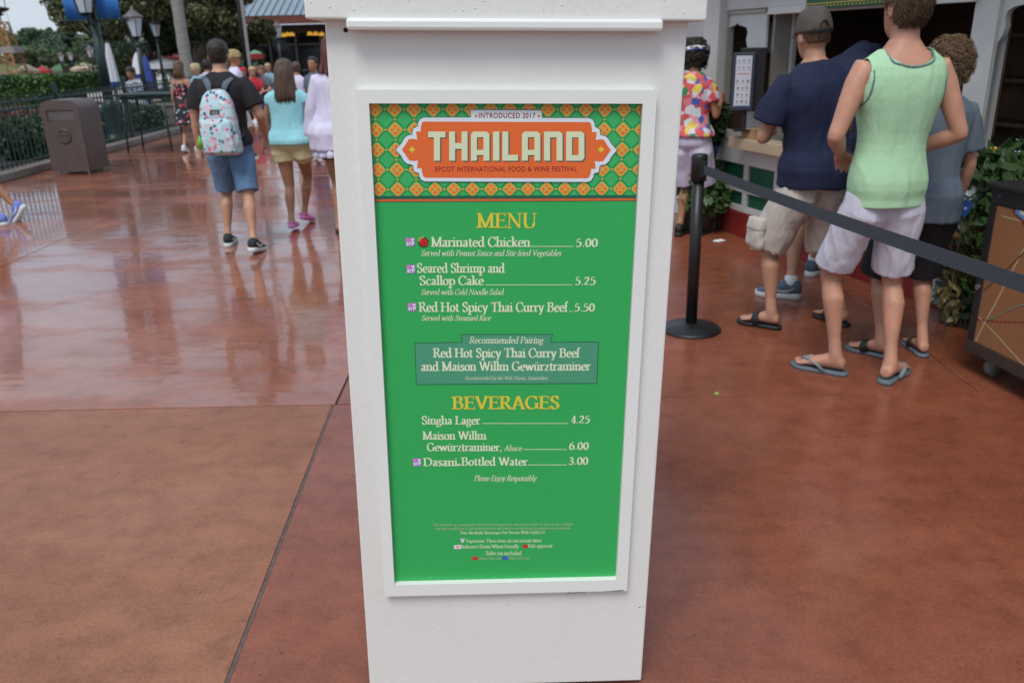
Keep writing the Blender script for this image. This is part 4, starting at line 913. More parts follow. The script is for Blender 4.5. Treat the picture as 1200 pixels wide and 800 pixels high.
    if shoes:
        kind = shoes['kind']
        for i, s_ in enumerate((-1, 1)):
            T_ = foot_T(i); m_ = M(shoes['mat'])
            def plate(outline, z0, z1, grow_=0.0, f2=None):
                q = MB(); n = len(outline)
                vs = [T_((x, y, z0)) for x, y in outline]+[T_((x*1.02, y, (z0+z1)/2)) for x, y in outline]+[T_((x*.985, y, z1+(f2(y) if f2 else 0))) for x, y in outline]
                fs = [tuple(range(n))[::-1], tuple(range(2*n, 3*n))]+[(r*n+j, r*n+(j+1) % n, (r+1)*n+(j+1) % n, (r+1)*n+j) for r in (0, 1) for j in range(n)]
                q.add(vs, fs); return scaled(q)
            ol = [(-.03*1, -.062), (0, -.072), (.03, -.062), (.037, -.03), (.036, .03), (.043, .09), (.052, .14), (.047, .185), (.022, .213), (-.012, .21), (-.040, .18), (-.050, .135), (-.043, .08), (-.036, .03), (-.037, -.03)]
            ol = [(x*(-s_), y) for x, y in ol]
            if s_ > 0: ol = ol[::-1]
            if kind == 'flipflop':
                so2 = plate(ol, -.016, .001).build('sandal', m_, root, True)
                q = MB()
                if shoes.get('slide'):
                    pts = [T_((-.048, .07, .004)), T_((-.045, .085, .045)), T_((0, .09, .066)), T_((.045, .085, .045)), T_((.048, .07, .004))]
                    q.tube(pts, [(.024, .004)]*5, 8, ref=(T_((0, 1, 0))-T_((0, 0, 0))))
                else:
                    tip = T_((-.014*s_*-1*-1, .165, .03))
                    for sx2 in (-1, 1): q.tube([tip, T_((sx2*.028, .12, .045)), T_((sx2*.043, .07, .030)), T_((sx2*.040, .035, .0))], [(.006, .004), (.011, .004), (.011, .004), (.009, .004)], 8)
                scaled(q).build('strap', M(shoes.get('strap', shoes['mat'])), so2, True)
            elif kind == 'sneaker':
                q = MB(); secs = [(-.066, .030, .030, .052), (-.05, .038, .045, .060), (-.01, .041, .055, .064), (.03, .041, .052, .060), (.07, .045, .037, .046), (.11, .049, .026, .036), (.16, .047, .020, .028), (.195, .033, .013, .022), (.205, .016, .007, .018)]; n = 14; vs = []
                for (y, w, hh, zc) in secs:
                    for j in range(n): an_ = 2*PI*j/n; vs.append(T_((w*math.cos(an_), y, max(.002, zc+hh*math.sin(an_)))))
                fs = [(r*n+j, r*n+(j+1) % n, (r+1)*n+(j+1) % n, (r+1)*n+j) for r in range(len(secs)-1) for j in range(n)]+[tuple(range(n))[::-1], tuple((len(secs)-1)*n+j for j in range(n))]
                q.add(vs, fs); up_ = scaled(q).build('shoe', m_, root, True)
                plate([(x*1.06, y*1.02) for x, y in ol], -.014, .020, f2=lambda y: .006 if y < 0 else 0).build('sole', M(shoes.get('sole', 'sole white')), up_, True)
                q = MB()
                for t in range(4): y = .055+t*.024; z = .096-t*.011; q.tube([T_((-.03, y-.004, z-.016)), T_((0, y, z+.003)), T_((.03, y-.004, z-.016))], .0035, 6)
                scaled(q).build('lace', M(shoes.get('lace', 'sole white')), up_, True)
                if shoes.get('accent'):
                    q = MB()
                    for sx2 in (-1, 1): q.tube([T_((sx2*.042, -.03, .062)), T_((sx2*.0445, .01, .040)), T_((sx2*.047, .05, .036)), T_((sx2*.046, .10, .052))], [(.003, .003), (.003, .010), (.003, .008), (.002, .002)], 6, ref=(1, 0, 0))
                    scaled(q).build('side_mark', M(shoes['accent']), up_, True)
                if shoes.get('sock'):
                    q = MB(); q.tube([T_((0, -.008, .07)), P.an[i], P.an[i].lerp(P.kn[i], .10)], [.040, .040, .042], 14); scaled(q).build('sock', M(shoes['sock']), root, True)
            elif kind == 'clog':
                q = MB(); secs = [(-.062, .028, .022, .030), (-.045, .038, .030, .036), (.0, .041, .030, .034), (.05, .045, .040, .042), (.09, .052, .042, .044), (.14, .054, .034, .036), (.18, .045, .024, .028), (.20, .022, .012, .02)]; n = 14; vs = []
                for (y, w, hh, zc) in secs:
                    for j in range(n): an_ = 2*PI*j/n; vs.append(T_((w*math.cos(an_), y, max(-.012, zc+hh*math.sin(an_)))))
                fs = [(r*n+j, r*n+(j+1) % n, (r+1)*n+(j+1) % n, (r+1)*n+j) for r in range(len(secs)-1) for j in range(n)]+[tuple(range(n))[::-1], tuple((len(secs)-1)*n+j for j in range(n))]
                q.add(vs, fs); up_ = scaled(q).build('clog', m_, root, True)
                q = MB(); q.tube([T_((-.045, .02, .06)), T_((-.04, -.045, .075)), T_((0, -.068, .078)), T_((.04, -.045, .075)), T_((.045, .02, .06))], [(.004, .009)]*5, 8); scaled(q).build('strap', m_, up_, True)
    if hair:
        kind = hair['kind']; th = hair.get('t', .012); nz, na = 34, 56; mt = M(hair['mat']); zb = hair.get('back', 1.595); zs = hair.get('side', 1.665); zf = hair.get('front', 1.742)
        q = MB(); vs = []
        for i in range(nz+1):
            z = 1.57+(1.805-1.57)*(i/nz)**.8
            cy, rx, ry = headr(min(1.7995, z))
            for j in range(na):
                a = 2*PI*j/na; c_, s2 = math.cos(a), math.sin(a)   # s2=1 front
                if s2 > 0: zl = zs+(zf-zs)*smooth01(s2*1.25)
                else: zl = zs+(zb-zs)*smooth01(-s2*1.6)
                if abs(s2-.04) < .25: zl = max(zl, 1.700) if s2 < .2 else zl
                on = smooth01((z-zl)/.012+.5)
                no = noise.noise(Vector((c_*hair.get('nf', 6), s2*hair.get('nf', 6), z*hair.get('nz', 40)+sd_)))
                r_ = -.012+(.012+th*(1+hair.get('rough', .35)*no*2))*on
                lift = on*th*smooth01((z-1.70)/.1)*1.1
                vs.append(hd(((rx+r_)*c_, cy+(ry+r_)*s2, z+lift)))
        q.add(vs, [(i*na+j, i*na+(j+1) % na, (i+1)*na+(j+1) % na, (i+1)*na+j) for i in range(nz) for j in range(na)]+[tuple(nz*na+j for j in range(na)), tuple(range(na))[::-1]])
        ho = None
        if kind != 'none': ho = scaled(q).build('hair', mt, root, True)
        if kind == 'short' and vox < .008:       # short strands breaking the outline
            q = MB(); r_ = random.Random(int(sd_))
            for _ in range(hair.get('n', 900)):
                z = r_.uniform(1.61, 1.80); a = r_.uniform(0, 2*PI); c_, s2 = math.cos(a), math.sin(a)
                zl = zs+(zf-zs)*smooth01(s2*1.25) if s2 > 0 else zs+(zb-zs)*smooth01(-s2*1.6)
                if z < zl+.004: continue
                cy, rx, ry = headr(min(z, 1.7995)); p = Vector((rx*c_, cy+ry*s2, z)); nrm = Vector((c_, s2, (z-1.68)*7)).normalized(); dn_ = Vector((r_.uniform(-.5, .5), r_.uniform(-.5, .2), -.8)).normalized()
                L_ = hair.get('len', .022); p0 = p+nrm*th*.6; p1 = p0+nrm*.006+dn_*L_*.5; p2 = p0+nrm*.007+dn_*L_; wv_ = nrm.cross(dn_).normalized()*.0016
                q.add([hd(p0-wv_), hd(p0+wv_), hd(p1+wv_), hd(p2), hd(p1-wv_)], [(0, 1, 2, 3, 4)])
            scaled(q).build('strands', mt, ho)['kind'] = 'stuff'
        if kind == 'long':
            q = MB(); zend = hair.get('end', 1.36); r_ = random.Random(5+int(sd_)); n_l = hair.get('locks', 46)
            for j in range(n_l):
                a = PI*(1.02+.96*(j+.5)/n_l)+r_.uniform(-.04, .04); a = a if j % 2 else a
                a = math.radians(178)+math.radians(184)*((j+.5)/n_l); c_, s2 = math.cos(a), math.sin(a)
                for lay_ in (0, 1):
                    cy, rx, ry = headr(1.74); ex = .014-.012*lay_; wob = r_.uniform(-.006, .006)
                    e_ = zend+r_.uniform(-.012, .02)+.02*(1+s2)
                    pts = [(rx*.55*c_, cy+ry*.5*s2, 1.805), ((rx+ex)*c_, cy+(ry+ex)*s2, 1.735), ((.078+ex)*c_, .0+(.095+ex)*s2, 1.66), ((.083+ex)*c_+wob, -.012+(.085+ex)*s2, 1.58), ((.095+ex)*c_+wob*2, -.03+(.078+ex)*s2, 1.50), ((.104+ex)*c_+wob*2, -.042+(.068+ex)*s2, (1.50+e_)/2), ((.112+ex)*c_+wob*3, -.050+(.066+ex)*s2, e_)]
                    q.tube([hd(p) if p[2] > 1.6 else hd(p).lerp(bend(p), .5) for p in pts], [.005, .0095, .011, .011, .0115, .010, .003], 6)
            scaled(q).build('hair_lock', mt, ho, True)['kind'] = 'stuff'
        if kind == 'curly':
            q = MB(); r_ = random.Random(11)
            for _ in range(hair.get('n', 520)):
                z = r_.uniform(1.60, 1.80)**1.0; a = r_.uniform(0, 2*PI); c_, s2 = math.cos(a), math.sin(a)
                zl = zs+(zf-zs)*smooth01(s2*1.25) if s2 > 0 else zs+(zb-zs)*smooth01(-s2*1.6)
                if z < zl-.01: continue
                cy, rx, ry = headr(min(z, 1.7995)); nrm = Vector((c_, s2, (z-1.69)*8)).normalized(); p = Vector((rx*c_, cy+ry*s2, z))+nrm*r_.uniform(.0, .03)
                u_ = nrm.orthogonal().normalized(); u_ = Matrix.Rotation(r_.uniform(0, 6.28), 3, nrm) @ u_; w_ = nrm.cross(u_); rr = r_.uniform(.007, .013)
                pts = [p+nrm*(t*.004)+(u_*math.cos(t*1.05)+w_*math.sin(t*1.05))*rr*(1+.06*t) for t in range(8)]
                q.tube([hd(x) for x in pts], [r_c*hair.get('thin', 1) for r_c in (.002, .004, .0045, .0045, .0045, .004, .003, .001)], 4 if hair.get('thin') else 5)
            scaled(q).build('curl', mt, ho, True)['kind'] = 'stuff'
    return P
mat('sole white', (.6, .62, .62), .6, .05, 30)
# ------------------------------------------------------------------ who stands where
mat('black cotton', (.012, .012, .014), .85, .2, 6, .3, 400, wr=.016)
mat('denim', (.10, .19, .32), .8, .22, 9, .5, 300, wr=.016); mat('aqua jersey', (.30, .66, .72), .75, .06, 6, .3, 300, wr=.016)
mat('yellow cotton', (.64, .58, .33), .8, .08, 8, .3, 300, wr=.016); mat('lavender white cotton', (.64, .62, .78), .8, .05, 8, .3, 300, wr=.016)
mat('navy cotton', (.007, .012, .045), .85, .15, 6, .3, 300, wr=.016); mat('khaki twill', (.58, .53, .47), .8, .08, 8, .4, 300, wr=.016)
mat('mint jersey', (.42, .68, .42), .75, .06, 7, .35, 350, wr=.016); mat('sea green rib', (.11, .22, .19), .8, .08, 20, .3, 400)
mat('white shorts cloth', (.62, .62, .72), .8, .05, 8, .35, 300, wr=.016); mat('slate jersey', (.10, .13, .17), .8, .12, 8, .3, 300, wr=.016)
mat('hair black brown', (.022, .015, .011), .5, .4, 60, .6, 150, stretch=(1, 1, .15)); mat('hair brown', (.085, .045, .028), .45, .45, 70, .6, 150, stretch=(1, 1, .12))
mat('hair chestnut', (.10, .055, .030), .5, .45, 60, .6, 150, stretch=(1, 1, .2)); mat('hair sandy curls', (.17, .10, .052), .5, .45, 40, .5, 150)
mat('hair blond', (.48, .36, .20), .5, .3, 50, .5, 150, stretch=(1, 1, .2)); mat('hair auburn', (.10, .025, .015), .5, .4, 50, .5, 150)
mat('pink clog foam', (.72, .22, .52), .6, .08); mat('charcoal shoe mesh', (.02, .025, .032), .7, .4, 120, .5, 400)
mat('steel blue shoe mesh', (.09, .13, .19), .7, .3, 120, .5, 400); mat('grey foam', (.12, .15, .17), .7, .15, 60, .3, 200); mat('grey strap', (.20, .25, .26), .7, .2, 120, .4, 300)
mat('white sock', (.7, .7, .72), .8, .05); mat('periwinkle shoe mesh', (.16, .22, .62), .7, .2, 100, .5, 300); mat('mint lace', (.25, .6, .52), .7, .1)
blotch('tropical print', (.62, .10, .13), [(.55, .07, .09), (.62, .20, .24), (.58, .07, .09), (.65, .08, .10), (.62, .65, .70), (.05, .10, .40), (.03, .22, .08), (.75, .30, .32), (.70, .55, .10), (.62, .62, .66), (.6, .1, .12)], 20, .95)
blotch('floral black print', (.012, .010, .012), [(.65, .08, .12), (.35, .55, .65), (.7, .25, .35), (.02, .02, .02), (.02, .02, .02)], 22, .45)
blotch('flamingo print', (.42, .60, .66), [(.72, .14, .20), (.45, .62, .68), (.04, .08, .16), (.75, .45, .50), (.40, .58, .62), (.62, .70, .74)], 38, .52)
def foot_local(root_xy, yaw, px, py, to=0, pitch=0, lift=0, k=1.0):
    g = G(px, py); a = math.radians(yaw); d = Vector((g.x-root_xy[0], g.y-root_xy[1])); x = (d.x*math.cos(a)+d.y*math.sin(a))/k; y = (-d.x*math.sin(a)+d.y*math.cos(a))/k
    return (x, y, lift, to, pitch)
def scl(q, k): q.v = [tuple(Vector(v)*k) for v in q.v]; return q
# ---- man with the printed backpack
g = G(283, 289); r0 = (g.x, g.y+.05); k_ = 1.70/1.8
P = person((r0[0], r0[1], 0), 2, 1.675, 'man in a black t-shirt and denim shorts walking away with a printed backpack', skin='skin', width=1.15, depth=1.12, slim=.90, lean=2, vox=.0085,
  feet=(foot_local(r0, 2, 268.5, 288, 6, 0, .012, k_), foot_local(r0, 2, 298.5, 298, -8, 10, .014, k_)),
  arms=(((-.26, .02, -1), (-.03, .12, -1), (.75, .25, 0), 28), ((.42, -.12, -1), (-.08, .75, -.75), (-.7, .1, -.5), 30)),
  top=dict(kind='tee', mat='black cotton', hem=.91, sleeve=.70, sleeve_r=.074, name='t_shirt'), bottom=dict(mat='denim', len=.93, hem=.098, waist=.99, gap=.02),
  shoes=dict(kind='sneaker', mat='charcoal shoe mesh', lace='mint lace', accent='sole white'), hair=dict(kind='short', mat='hair black brown', t=.008, back=1.612, side=1.66))
q = MB(); k = P.k; w = P.Wr[0]; d_ = (P.E[0]-w).normalized(); q.tube([w+d_*.01, w+d_*.035], .031, 16); mat('red band', (.6, .02, .03), .5, .1); scl(q, k).build('wristband', M('red band'), P.root, True)
# the bag rides on the man's back but lifts off it: its own thing
bk = empty('backpack', P.root.location, math.radians(2), 'pale blue flamingo print backpack with grey straps on the man in black', 'backpack')
def bb_(p): return P.bend(p)*P.k
def rbox(secs, n=24, p=3.6):
    q = MB(); q.rings(secs, n, p=p, f=bb_); return q
q = rbox([(.012, -.215, .850, .12, .05), (.012, -.225, .872, .155, .082), (.01, -.23, .96, .160, .094), (0, -.222, 1.06, .158, .092), (0, -.220, 1.16, .152, .088), (0, -.212, 1.26, .136, .076), (0, -.20, 1.33, .112, .062), (0, -.19, 1.375, .075, .045), (0, -.185, 1.39, .03, .02)])
body = link('main_bag', fused(q, .008, 3, lambda c: .006*noise.noise(Vector(c)*14)), bk, (M('flamingo print'),))
q = rbox([(.012, -.295, .870, .10, .03), (.012, -.305, .888, .134, .049), (0, -.308, .99, .136, .054), (0, -.302, 1.06, .134, .052), (0, -.300, 1.12, .128, .048), (0, -.288, 1.15, .118, .034), (0, -.28, 1.16, .10, .02)])
link('front_pocket', fused(q, .007, 3, lambda c: .005*noise.noise(Vector(c)*16)), bk, (M('flamingo print'),))
mat('grey webbing', (.10, .13, .17), .8, .15, 60, .4, 300); mat('label black', (.015, .012, .012), .6, .1); mat('label print', (.45, .40, .38), .6, .1); mat('lime tassel', (.16, .62, .06), .7, .15, 60)
for s_ in (-1, 1):
    q = MB(); q.tube([bb_((s_*.045, -.178, 1.36)), bb_((s_*.075, -.142, 1.43)), bb_((s_*.108, -.085, 1.478)), bb_((s_*.118, .0, 1.487)), bb_((s_*.115, .085, 1.44)), bb_((s_*.112, .135, 1.32)), bb_((s_*.15, .10, 1.14)), bb_((s_*.17, .0, 1.04)), bb_((s_*.155, -.15, .99))], [(.026, .006)]*5+[(.024, .005), (.012, .003), (.012, .003), (.012, .003)], 8, ref=(1, 0, 0))
    q.build('strap', M('grey webbing'), bk, True)
q = MB(); q.tube([bb_((-.035, -.178, 1.385)), bb_((-.033, -.175, 1.425)), bb_((0, -.175, 1.44)), bb_((.033, -.175, 1.425)), bb_((.035, -.178, 1.385))], [(.006, .014)]*5, 8); q.build('grab_handle', M('label black'), bk, True)
q = MB(); q.box(bb_((0, -.303, 1.205)), (.072, .008, .036)); lb = q.build('brand_label', M('label black'), bk)
q = MB(); q.add([bb_((-.028, -.3085, 1.192)), bb_((.028, -.3085, 1.192)), bb_((.028, -.3085, 1.198)), bb_((-.028, -.3085, 1.198))], [(0, 1, 2, 3)])
for i in range(7): x = -.026+i*.008; q.add([bb_((x, -.3085, 1.203)), bb_((x+.004, -.3085, 1.203)), bb_((x+.005, -.3085, 1.215)), bb_((x+.001, -.3085, 1.215))], [(0, 1, 2, 3)])
q.build('label_print', M('label print'), lb)['kind'] = 'stuff'
for z in (1.165, .90): q = MB(); q.tube([bb_((-.125, -.27, z)), bb_((-.06, -.335 if z < 1.1 else -.318, z+.004)), bb_((.06, -.335 if z < 1.1 else -.318, z+.004)), bb_((.125, -.27, z))], .0035, 6); q.build('zip', M('label print'), bk, True)
q = MB()
for i in range(26): a = random.uniform(0, 6.28); r = random.uniform(.0, .026); c = bb_((-.172, -.25, 1.02)); q.tube([c, c+Vector((r*math.cos(a)*.5, r*math.sin(a)*.5, -.04)), c+Vector((r*math.cos(a), r*math.sin(a), -.09-random.uniform(0, .02)))], [.003, .004, .003], 5)
q.build('tassel', M('lime tassel'), bk, True)
# ---- girl in aqua
g = G(350, 266); r0 = (g.x+.02, g.y); k_ = 1.50/1.8
P = person((r0[0], r0[1], 0), -2, 1.50, 'girl with long brown hair in an aqua top and yellow shorts walking away', fem=True, skin='skin tanned', width=1.20, lean=2, vox=.008,
  feet=(foot_local(r0, -2, 343, 271, 4, 6, .014, k_), foot_local(r0, -2, 357, 263, -14, 14, .014, k_)),
  arms=(((-.30, .12, -1), (-.35, .3, -1), (.8, .2, 0), 40), ((.24, -.02, -1), (.55, .25, -.9), (-.8, .2, 0), 35)),
  top=dict(kind='blouse', mat='aqua jersey', hem=.925, sleeve=.26, sleeve_r=.066, flare=.022, gap=.018), bottom=dict(mat='yellow cotton', len=.36, hem=.112, waist=1.0, gap=.022),
  shoes=dict(kind='clog', mat='pink clog foam'), hair=dict(kind='long', mat='hair brown', t=.014, back=1.60, side=1.66, end=1.375))
# ---- woman in white tunic, half behind the sign
g = G(389, 272); r0 = (g.x+.0, g.y)
P = person((r0[0]+.15, r0[1], 0), -4, 1.68, 'woman in a ruffled white tunic walking behind the left edge of the menu sign', fem=True, skin='skin tanned', width=1.12, lean=3, vox=.0095,
  feet=((-.07, -.05, .013, 6, 0), (.10, .16, .013, -4, 0)), arms=(((-.30, 0, -1), (-.10, .15, -1), (.8, .2, 0), 35), ((.25, 0, -1), (.1, .2, -1), (-.8, .2, 0), 25)),
  top=dict(kind='tunic', mat='lavender white cotton', hem=.80, sleeve=1.85, sleeve_r=.074, flare=.05, gap=.022, fold=.016, name='tunic'), bottom=dict(mat='black cotton', len=.40, hem=.11, waist=.98),
  shoes=dict(kind='flipflop', mat='sole black', strap='label black'), hair=dict(kind='long', mat='hair auburn', t=.015, end=1.48, locks=36))
q = MB(); n_ = 64; vs = []
for z, rr, am in ((.815, .0, .004), (.775, .014, .012), (.735, .030, .020)):
    for j in range(n_): a = 2*PI*j/n_; f_ = am*math.sin(a*17+z*9); vs.append(Vector(((.232+rr+f_)*math.cos(a), -.006+(.175+rr+f_)*math.sin(a), z)))
q.add(vs, [(i*n_+j, i*n_+(j+1) % n_, (i+1)*n_+(j+1) % n_, (i+1)*n_+j) for i in range(2) for j in range(n_)]); scl(q, P.k)
ro = q.build('ruffle', M('lavender white cotton'), P.root, True); sm_ = ro.modifiers.new('s', 'SOLIDIFY'); sm_.thickness = .003
# ---- tank top man
g = G(1007, 441); r0 = (g.x+.01, g.y); k_ = 1.80/1.8
P = person((r0[0], r0[1], 0), 3, 1.82, 'man in a mint green tank top and white shorts standing with his back turned', skin='skin pink', width=1.0, depth=1.0, slim=.87, vox=.0065, head=(8, -2), side=0,
  feet=(foot_local(r0, 3, 977, 437, 50, 0, .016, k_), foot_local(r0, 3, 1040, 446, -48, 0, .016, k_)),
  arms=(((-.40, -.18, -1), (.50, .80, -.42), (.3, .2, -1), 40), ((.36, -.20, -1), (-.62, .75, -.42), (-.3, .2, -1), 40)),
  top=dict(kind='tank', mat='mint jersey', trim='sea green rib', hem=.84, flare=.0, gap=.010, fold=.011, name='tank_top'), bottom=dict(mat='white shorts cloth', len=.90, hem=.090, waist=.98, gap=.014, fold=.013),
  shoes=dict(kind='flipflop', mat='grey foam', strap='grey strap'), hair=dict(kind='short', mat='hair chestnut', t=.010, back=1.615, side=1.66, n=4200, len=.014, rough=.22))
q = MB()   # faint tag print below the neckline
for i in range(8):
    x = -.03+i*.008; q.add([(x, -.141, 1.404), (x+.0045, -.141, 1.404), (x+.0045, -.141, 1.408), (x, -.141, 1.408)], [(0, 1, 2, 3)])
# ---- cap man
g = G(938, 384); r0 = (g.x, g.y); k_ = 1.74/1.8
P = person((r0[0], r0[1], 0), 14, 1.715, 'man in a brown cap, navy t-shirt and khaki cargo shorts leaning at the counter', skin='skin', width=1.10, depth=1.12, slim=.93, vox=.007, lean=6, side=-3, head=(-4, 0),
  feet=(foot_local(r0, 14, 902, 384, 38, 0, .02, k_), foot_local(r0, 14, 984, 380, 8, 0, .02, k_)),
  arms=(((-.30, .16, -1), (.62, .80, .02), (.9, -.2, 0), 40), ((.30, .25, -1), (-.3, .9, .1), (-.9, -.2, 0), 40)),
  top=dict(kind='tee', mat='navy cotton', hem=.86, sleeve=.72, sleeve_r=.080, gap=.020, fold=.014, name='t_shirt'), bottom=dict(mat='khaki twill', len=1.06, hem=.108, waist=.98, gap=.026, fold=.013),
  shoes=dict(kind='flipflop', slide=1, mat='sole black'), hair=dict(kind='short', mat='hair chestnut', t=.004, back=1.64, side=1.70, n=500, len=.010))
q = MB(); hk, kn = P.hipj[0], P.kn[0]; c = hk.lerp(kn, .80)+Vector((-.118, 0, 0)); q.rings([(c.x, c.y, c.z-.085, .022, .062), (c.x-.006, c.y, c.z-.06, .030, .074), (c.x-.006, c.y, c.z+.05, .028, .070), (c.x+.006, c.y, c.z+.085, .020, .062)], 20, p=4)
link('cargo_pocket', fused(scl(q, P.k), .007, 2, lambda c: .006*noise.noise(Vector(c)*22)), P.root, (M('khaki twill'),))
q = MB(); q.rings([(c.x-.004, c.y, c.z+.035, .034, .076), (c.x+.002, c.y, c.z+.095, .026, .070)], 20, p=4); scl(q, P.k).build('pocket_flap', M('khaki twill'), P.root, True, bevel=.003)
for sx_, sy_ in ((-.10, -.115), (.06, -.125)):
    q = MB(); p0 = P.bend((sx_, sy_, .99)); q.tube([p0, p0+Vector((0, -.012, -.02)), p0+Vector((0, -.01, -.05))], [(.006, .002)]*3, 6); scl(q, P.k).build('belt_loop', M('khaki twill'), P.root)
q = MB(); q.tube([P.bend((-.165, -.06, 1.0)), P.bend((-.205, -.03, .95)), P.bend((-.200, .02, .90)), P.bend((-.17, .05, .97))], .004, 6); scl(q, P.k).build('drawstring', M('white sock'), P.root, True)
# cap: crown, brim forward, closing strap with the arched opening at the back
cap = empty('cap', P.root.location, math.radians(14), 'faded brown baseball cap on the head of the man in the navy t-shirt', 'cap')
mat('faded brown cloth', (.085, .070, .060), .85, .2, 20, .4, 300); mat('cap strap black', (.012, .012, .012), .7, .1)
q = MB(); vs = []; na, nz = 48, 14
for i in range(nz+1):
    t = i/nz
    for j in range(na):
        a = 2*PI*j/na; s2 = math.sin(a); c_ = math.cos(a); zb = 1.700+.012*max(0, s2); 
        hole = max(0, 1-((c_/.34)**2)) if s2 < 0 else 0; zb += .045*math.sqrt(hole)
        z = zb+(1.828-zb)*math.sin(t*PI/2)**1.0; rr = math.cos(t*PI/2)**.62 if t < 1 else .01
        vs.append(P.hd(((.088)*rr*c_, .008+.110*rr*s2, z))*P.k)
q.add(vs, [(i*na+j, i*na+(j+1) % na, (i+1)*na+(j+1) % na, (i+1)*na+j) for i in range(nz) for j in range(na)]+[tuple(nz*na+j for j in range(na))])
co = q.build('crown', M('faded brown cloth'), cap, True); so_ = co.modifiers.new('s', 'SOLIDIFY'); so_.thickness = .003
q = MB(); q.tube([P.hd((.090*math.cos(a), .006+.110*math.sin(a), 1.703))*P.k for a in [PI+.9+(PI-1.8)*t/8 for t in range(9)]], [(.011, .0025)]*9, 8, ref=(0, 0, 1)); q.build('back_strap', M('cap strap black'), cap, True)
q = MB(); q.ball(P.hd((0, .008, 1.83))*P.k, (.007, .007, .004), 8, 5); q.build('button', M('faded brown cloth'), cap, True)
q = MB(); vs = []
for i in range(5):
    t = i/4
    for j in range(15):
        a = PI*(.10+.80*j/14); vs.append(P.hd(((.082+.01*t)*math.cos(a)*(1-.12*t), .03+(.085+.085*t*math.sin(a))*math.sin(a), 1.712-.016*t-.02*abs(math.cos(a))*t+.006))*P.k)
q.add(vs, [(i*15+j, i*15+j+1, (i+1)*15+j+1, (i+1)*15+j) for i in range(4) for j in range(14)])
co = q.build('brim', M('faded brown cloth'), cap, True); so_ = co.modifiers.new('s', 'SOLIDIFY'); so_.thickness = .004
q = MB(); pbag = P.bend((.15, -.185, .95))*P.k; q.rings([(pbag.x, pbag.y, pbag.z-.05, .035, .03), (pbag.x, pbag.y, pbag.z-.04, .058, .042), (pbag.x, pbag.y, pbag.z+.03, .060, .042), (pbag.x, pbag.y, pbag.z+.05, .04, .03)], 18, p=3)
wb = empty('waist_pouch', P.root.location, math.radians(14), 'small black pouch hanging at the waist of the man in khaki shorts', 'pouch'); q.build('pouch_body', M('black cotton'), wb, True)
q = MB(); q.rings([(pbag.x, pbag.y-.002, pbag.z+.012, .063, .045), (pbag.x, pbag.y, pbag.z+.052, .045, .033)], 18, p=3); q.build('pouch_flap', M('label black'), wb, True)
# ---- bending navy man at the window
g = G(940, 338); r0 = (g.x+.03, g.y); k_ = 1.84/1.8
P = person((r0[0], r0[1], 0), -52, 1.82, 'man in a navy shirt bending in to the serving window beside the tank top man', skin='skin', width=1.12, depth=1.1, vox=.010, lean=33, side=-1, head=(0, 75),
  feet=(foot_local(r0, -52, 925, 349, 115, 0, .012, k_), foot_local(r0, -52, 952, 322, 10, 0, .012, k_)),
  arms=(((-.2, .8, -.6), (.1, .9, .0), (.9, 0, -.2), 30), ((.2, .8, -.6), (-.1, .9, .0), (-.9, 0, -.2), 30)),
  top=dict(kind='tee', mat='navy cotton', hem=.88, sleeve=.75, sleeve_r=.084, gap=.02, name='t_shirt'), bottom=dict(mat='black cotton', len=.98, hem=.11, waist=.98, gap=.024),
  shoes=dict(kind='sneaker', mat='steel blue shoe mesh', sock='white sock', accent='sole white', lace='grey strap'), hair=dict(kind='short', mat='navy cotton', t=.016, back=1.62))
q = MB(); q.tube([P.bend((-.13, -.155, 1.36)), P.bend((-.165, -.125, 1.43)), P.bend((-.19, -.05, 1.475))], [(.004, .010)]*3, 6, ref=(0, 0, 1)); scl(q, P.k).build('shoulder_stripe', M('white sock'), P.root, True)
q = MB(); q.tube([P.bend((0, -.03, 1.42)), P.bend((0, -.02, 1.50)), P.hd((0, -.01, 1.60)), P.hd((0, 0, 1.68))], [.10, .085, .082, .075], 16); scl(q, P.k).build('hood', M('navy cotton'), P.root, True)
# ---- curly boy
g = G(1050, 412); r0 = (g.x+.02, g.y); k_ = 1.56/1.8
P = person((r0[0], r0[1], 0), -12, 1.56, 'curly haired boy in a slate grey t-shirt and black shorts beside the tank top man', skin='skin pink', width=.92, depth=.95, vox=.007, lean=6, side=4, head=(-25, 18),
  feet=(foot_local(r0, -12, 1030, 417, 55, 0, .018, k_), foot_local(r0, -12, 1078, 415, 8, 0, .018, k_)),
  arms=(((-.1, .5, -.8), (.1, .9, .1), (.9, .2, 0), 40), ((.18, .05, -1), (-.05, .35, -1), (-.9, .2, 0), 35)),
  top=dict(kind='tee', mat='slate jersey', hem=.82, sleeve=.72, sleeve_r=.076, gap=.022, fold=.014, flare=.012, name='t_shirt'), bottom=dict(mat='black cotton', len=1.0, hem=.115, waist=.96, gap=.03),
  shoes=dict(kind='flipflop', slide=1, mat='grey foam', strap='sole black'), hair=dict(kind='curly', mat='hair sandy curls', t=.022, back=1.60, side=1.64, front=1.72, n=2600, thin=.5))
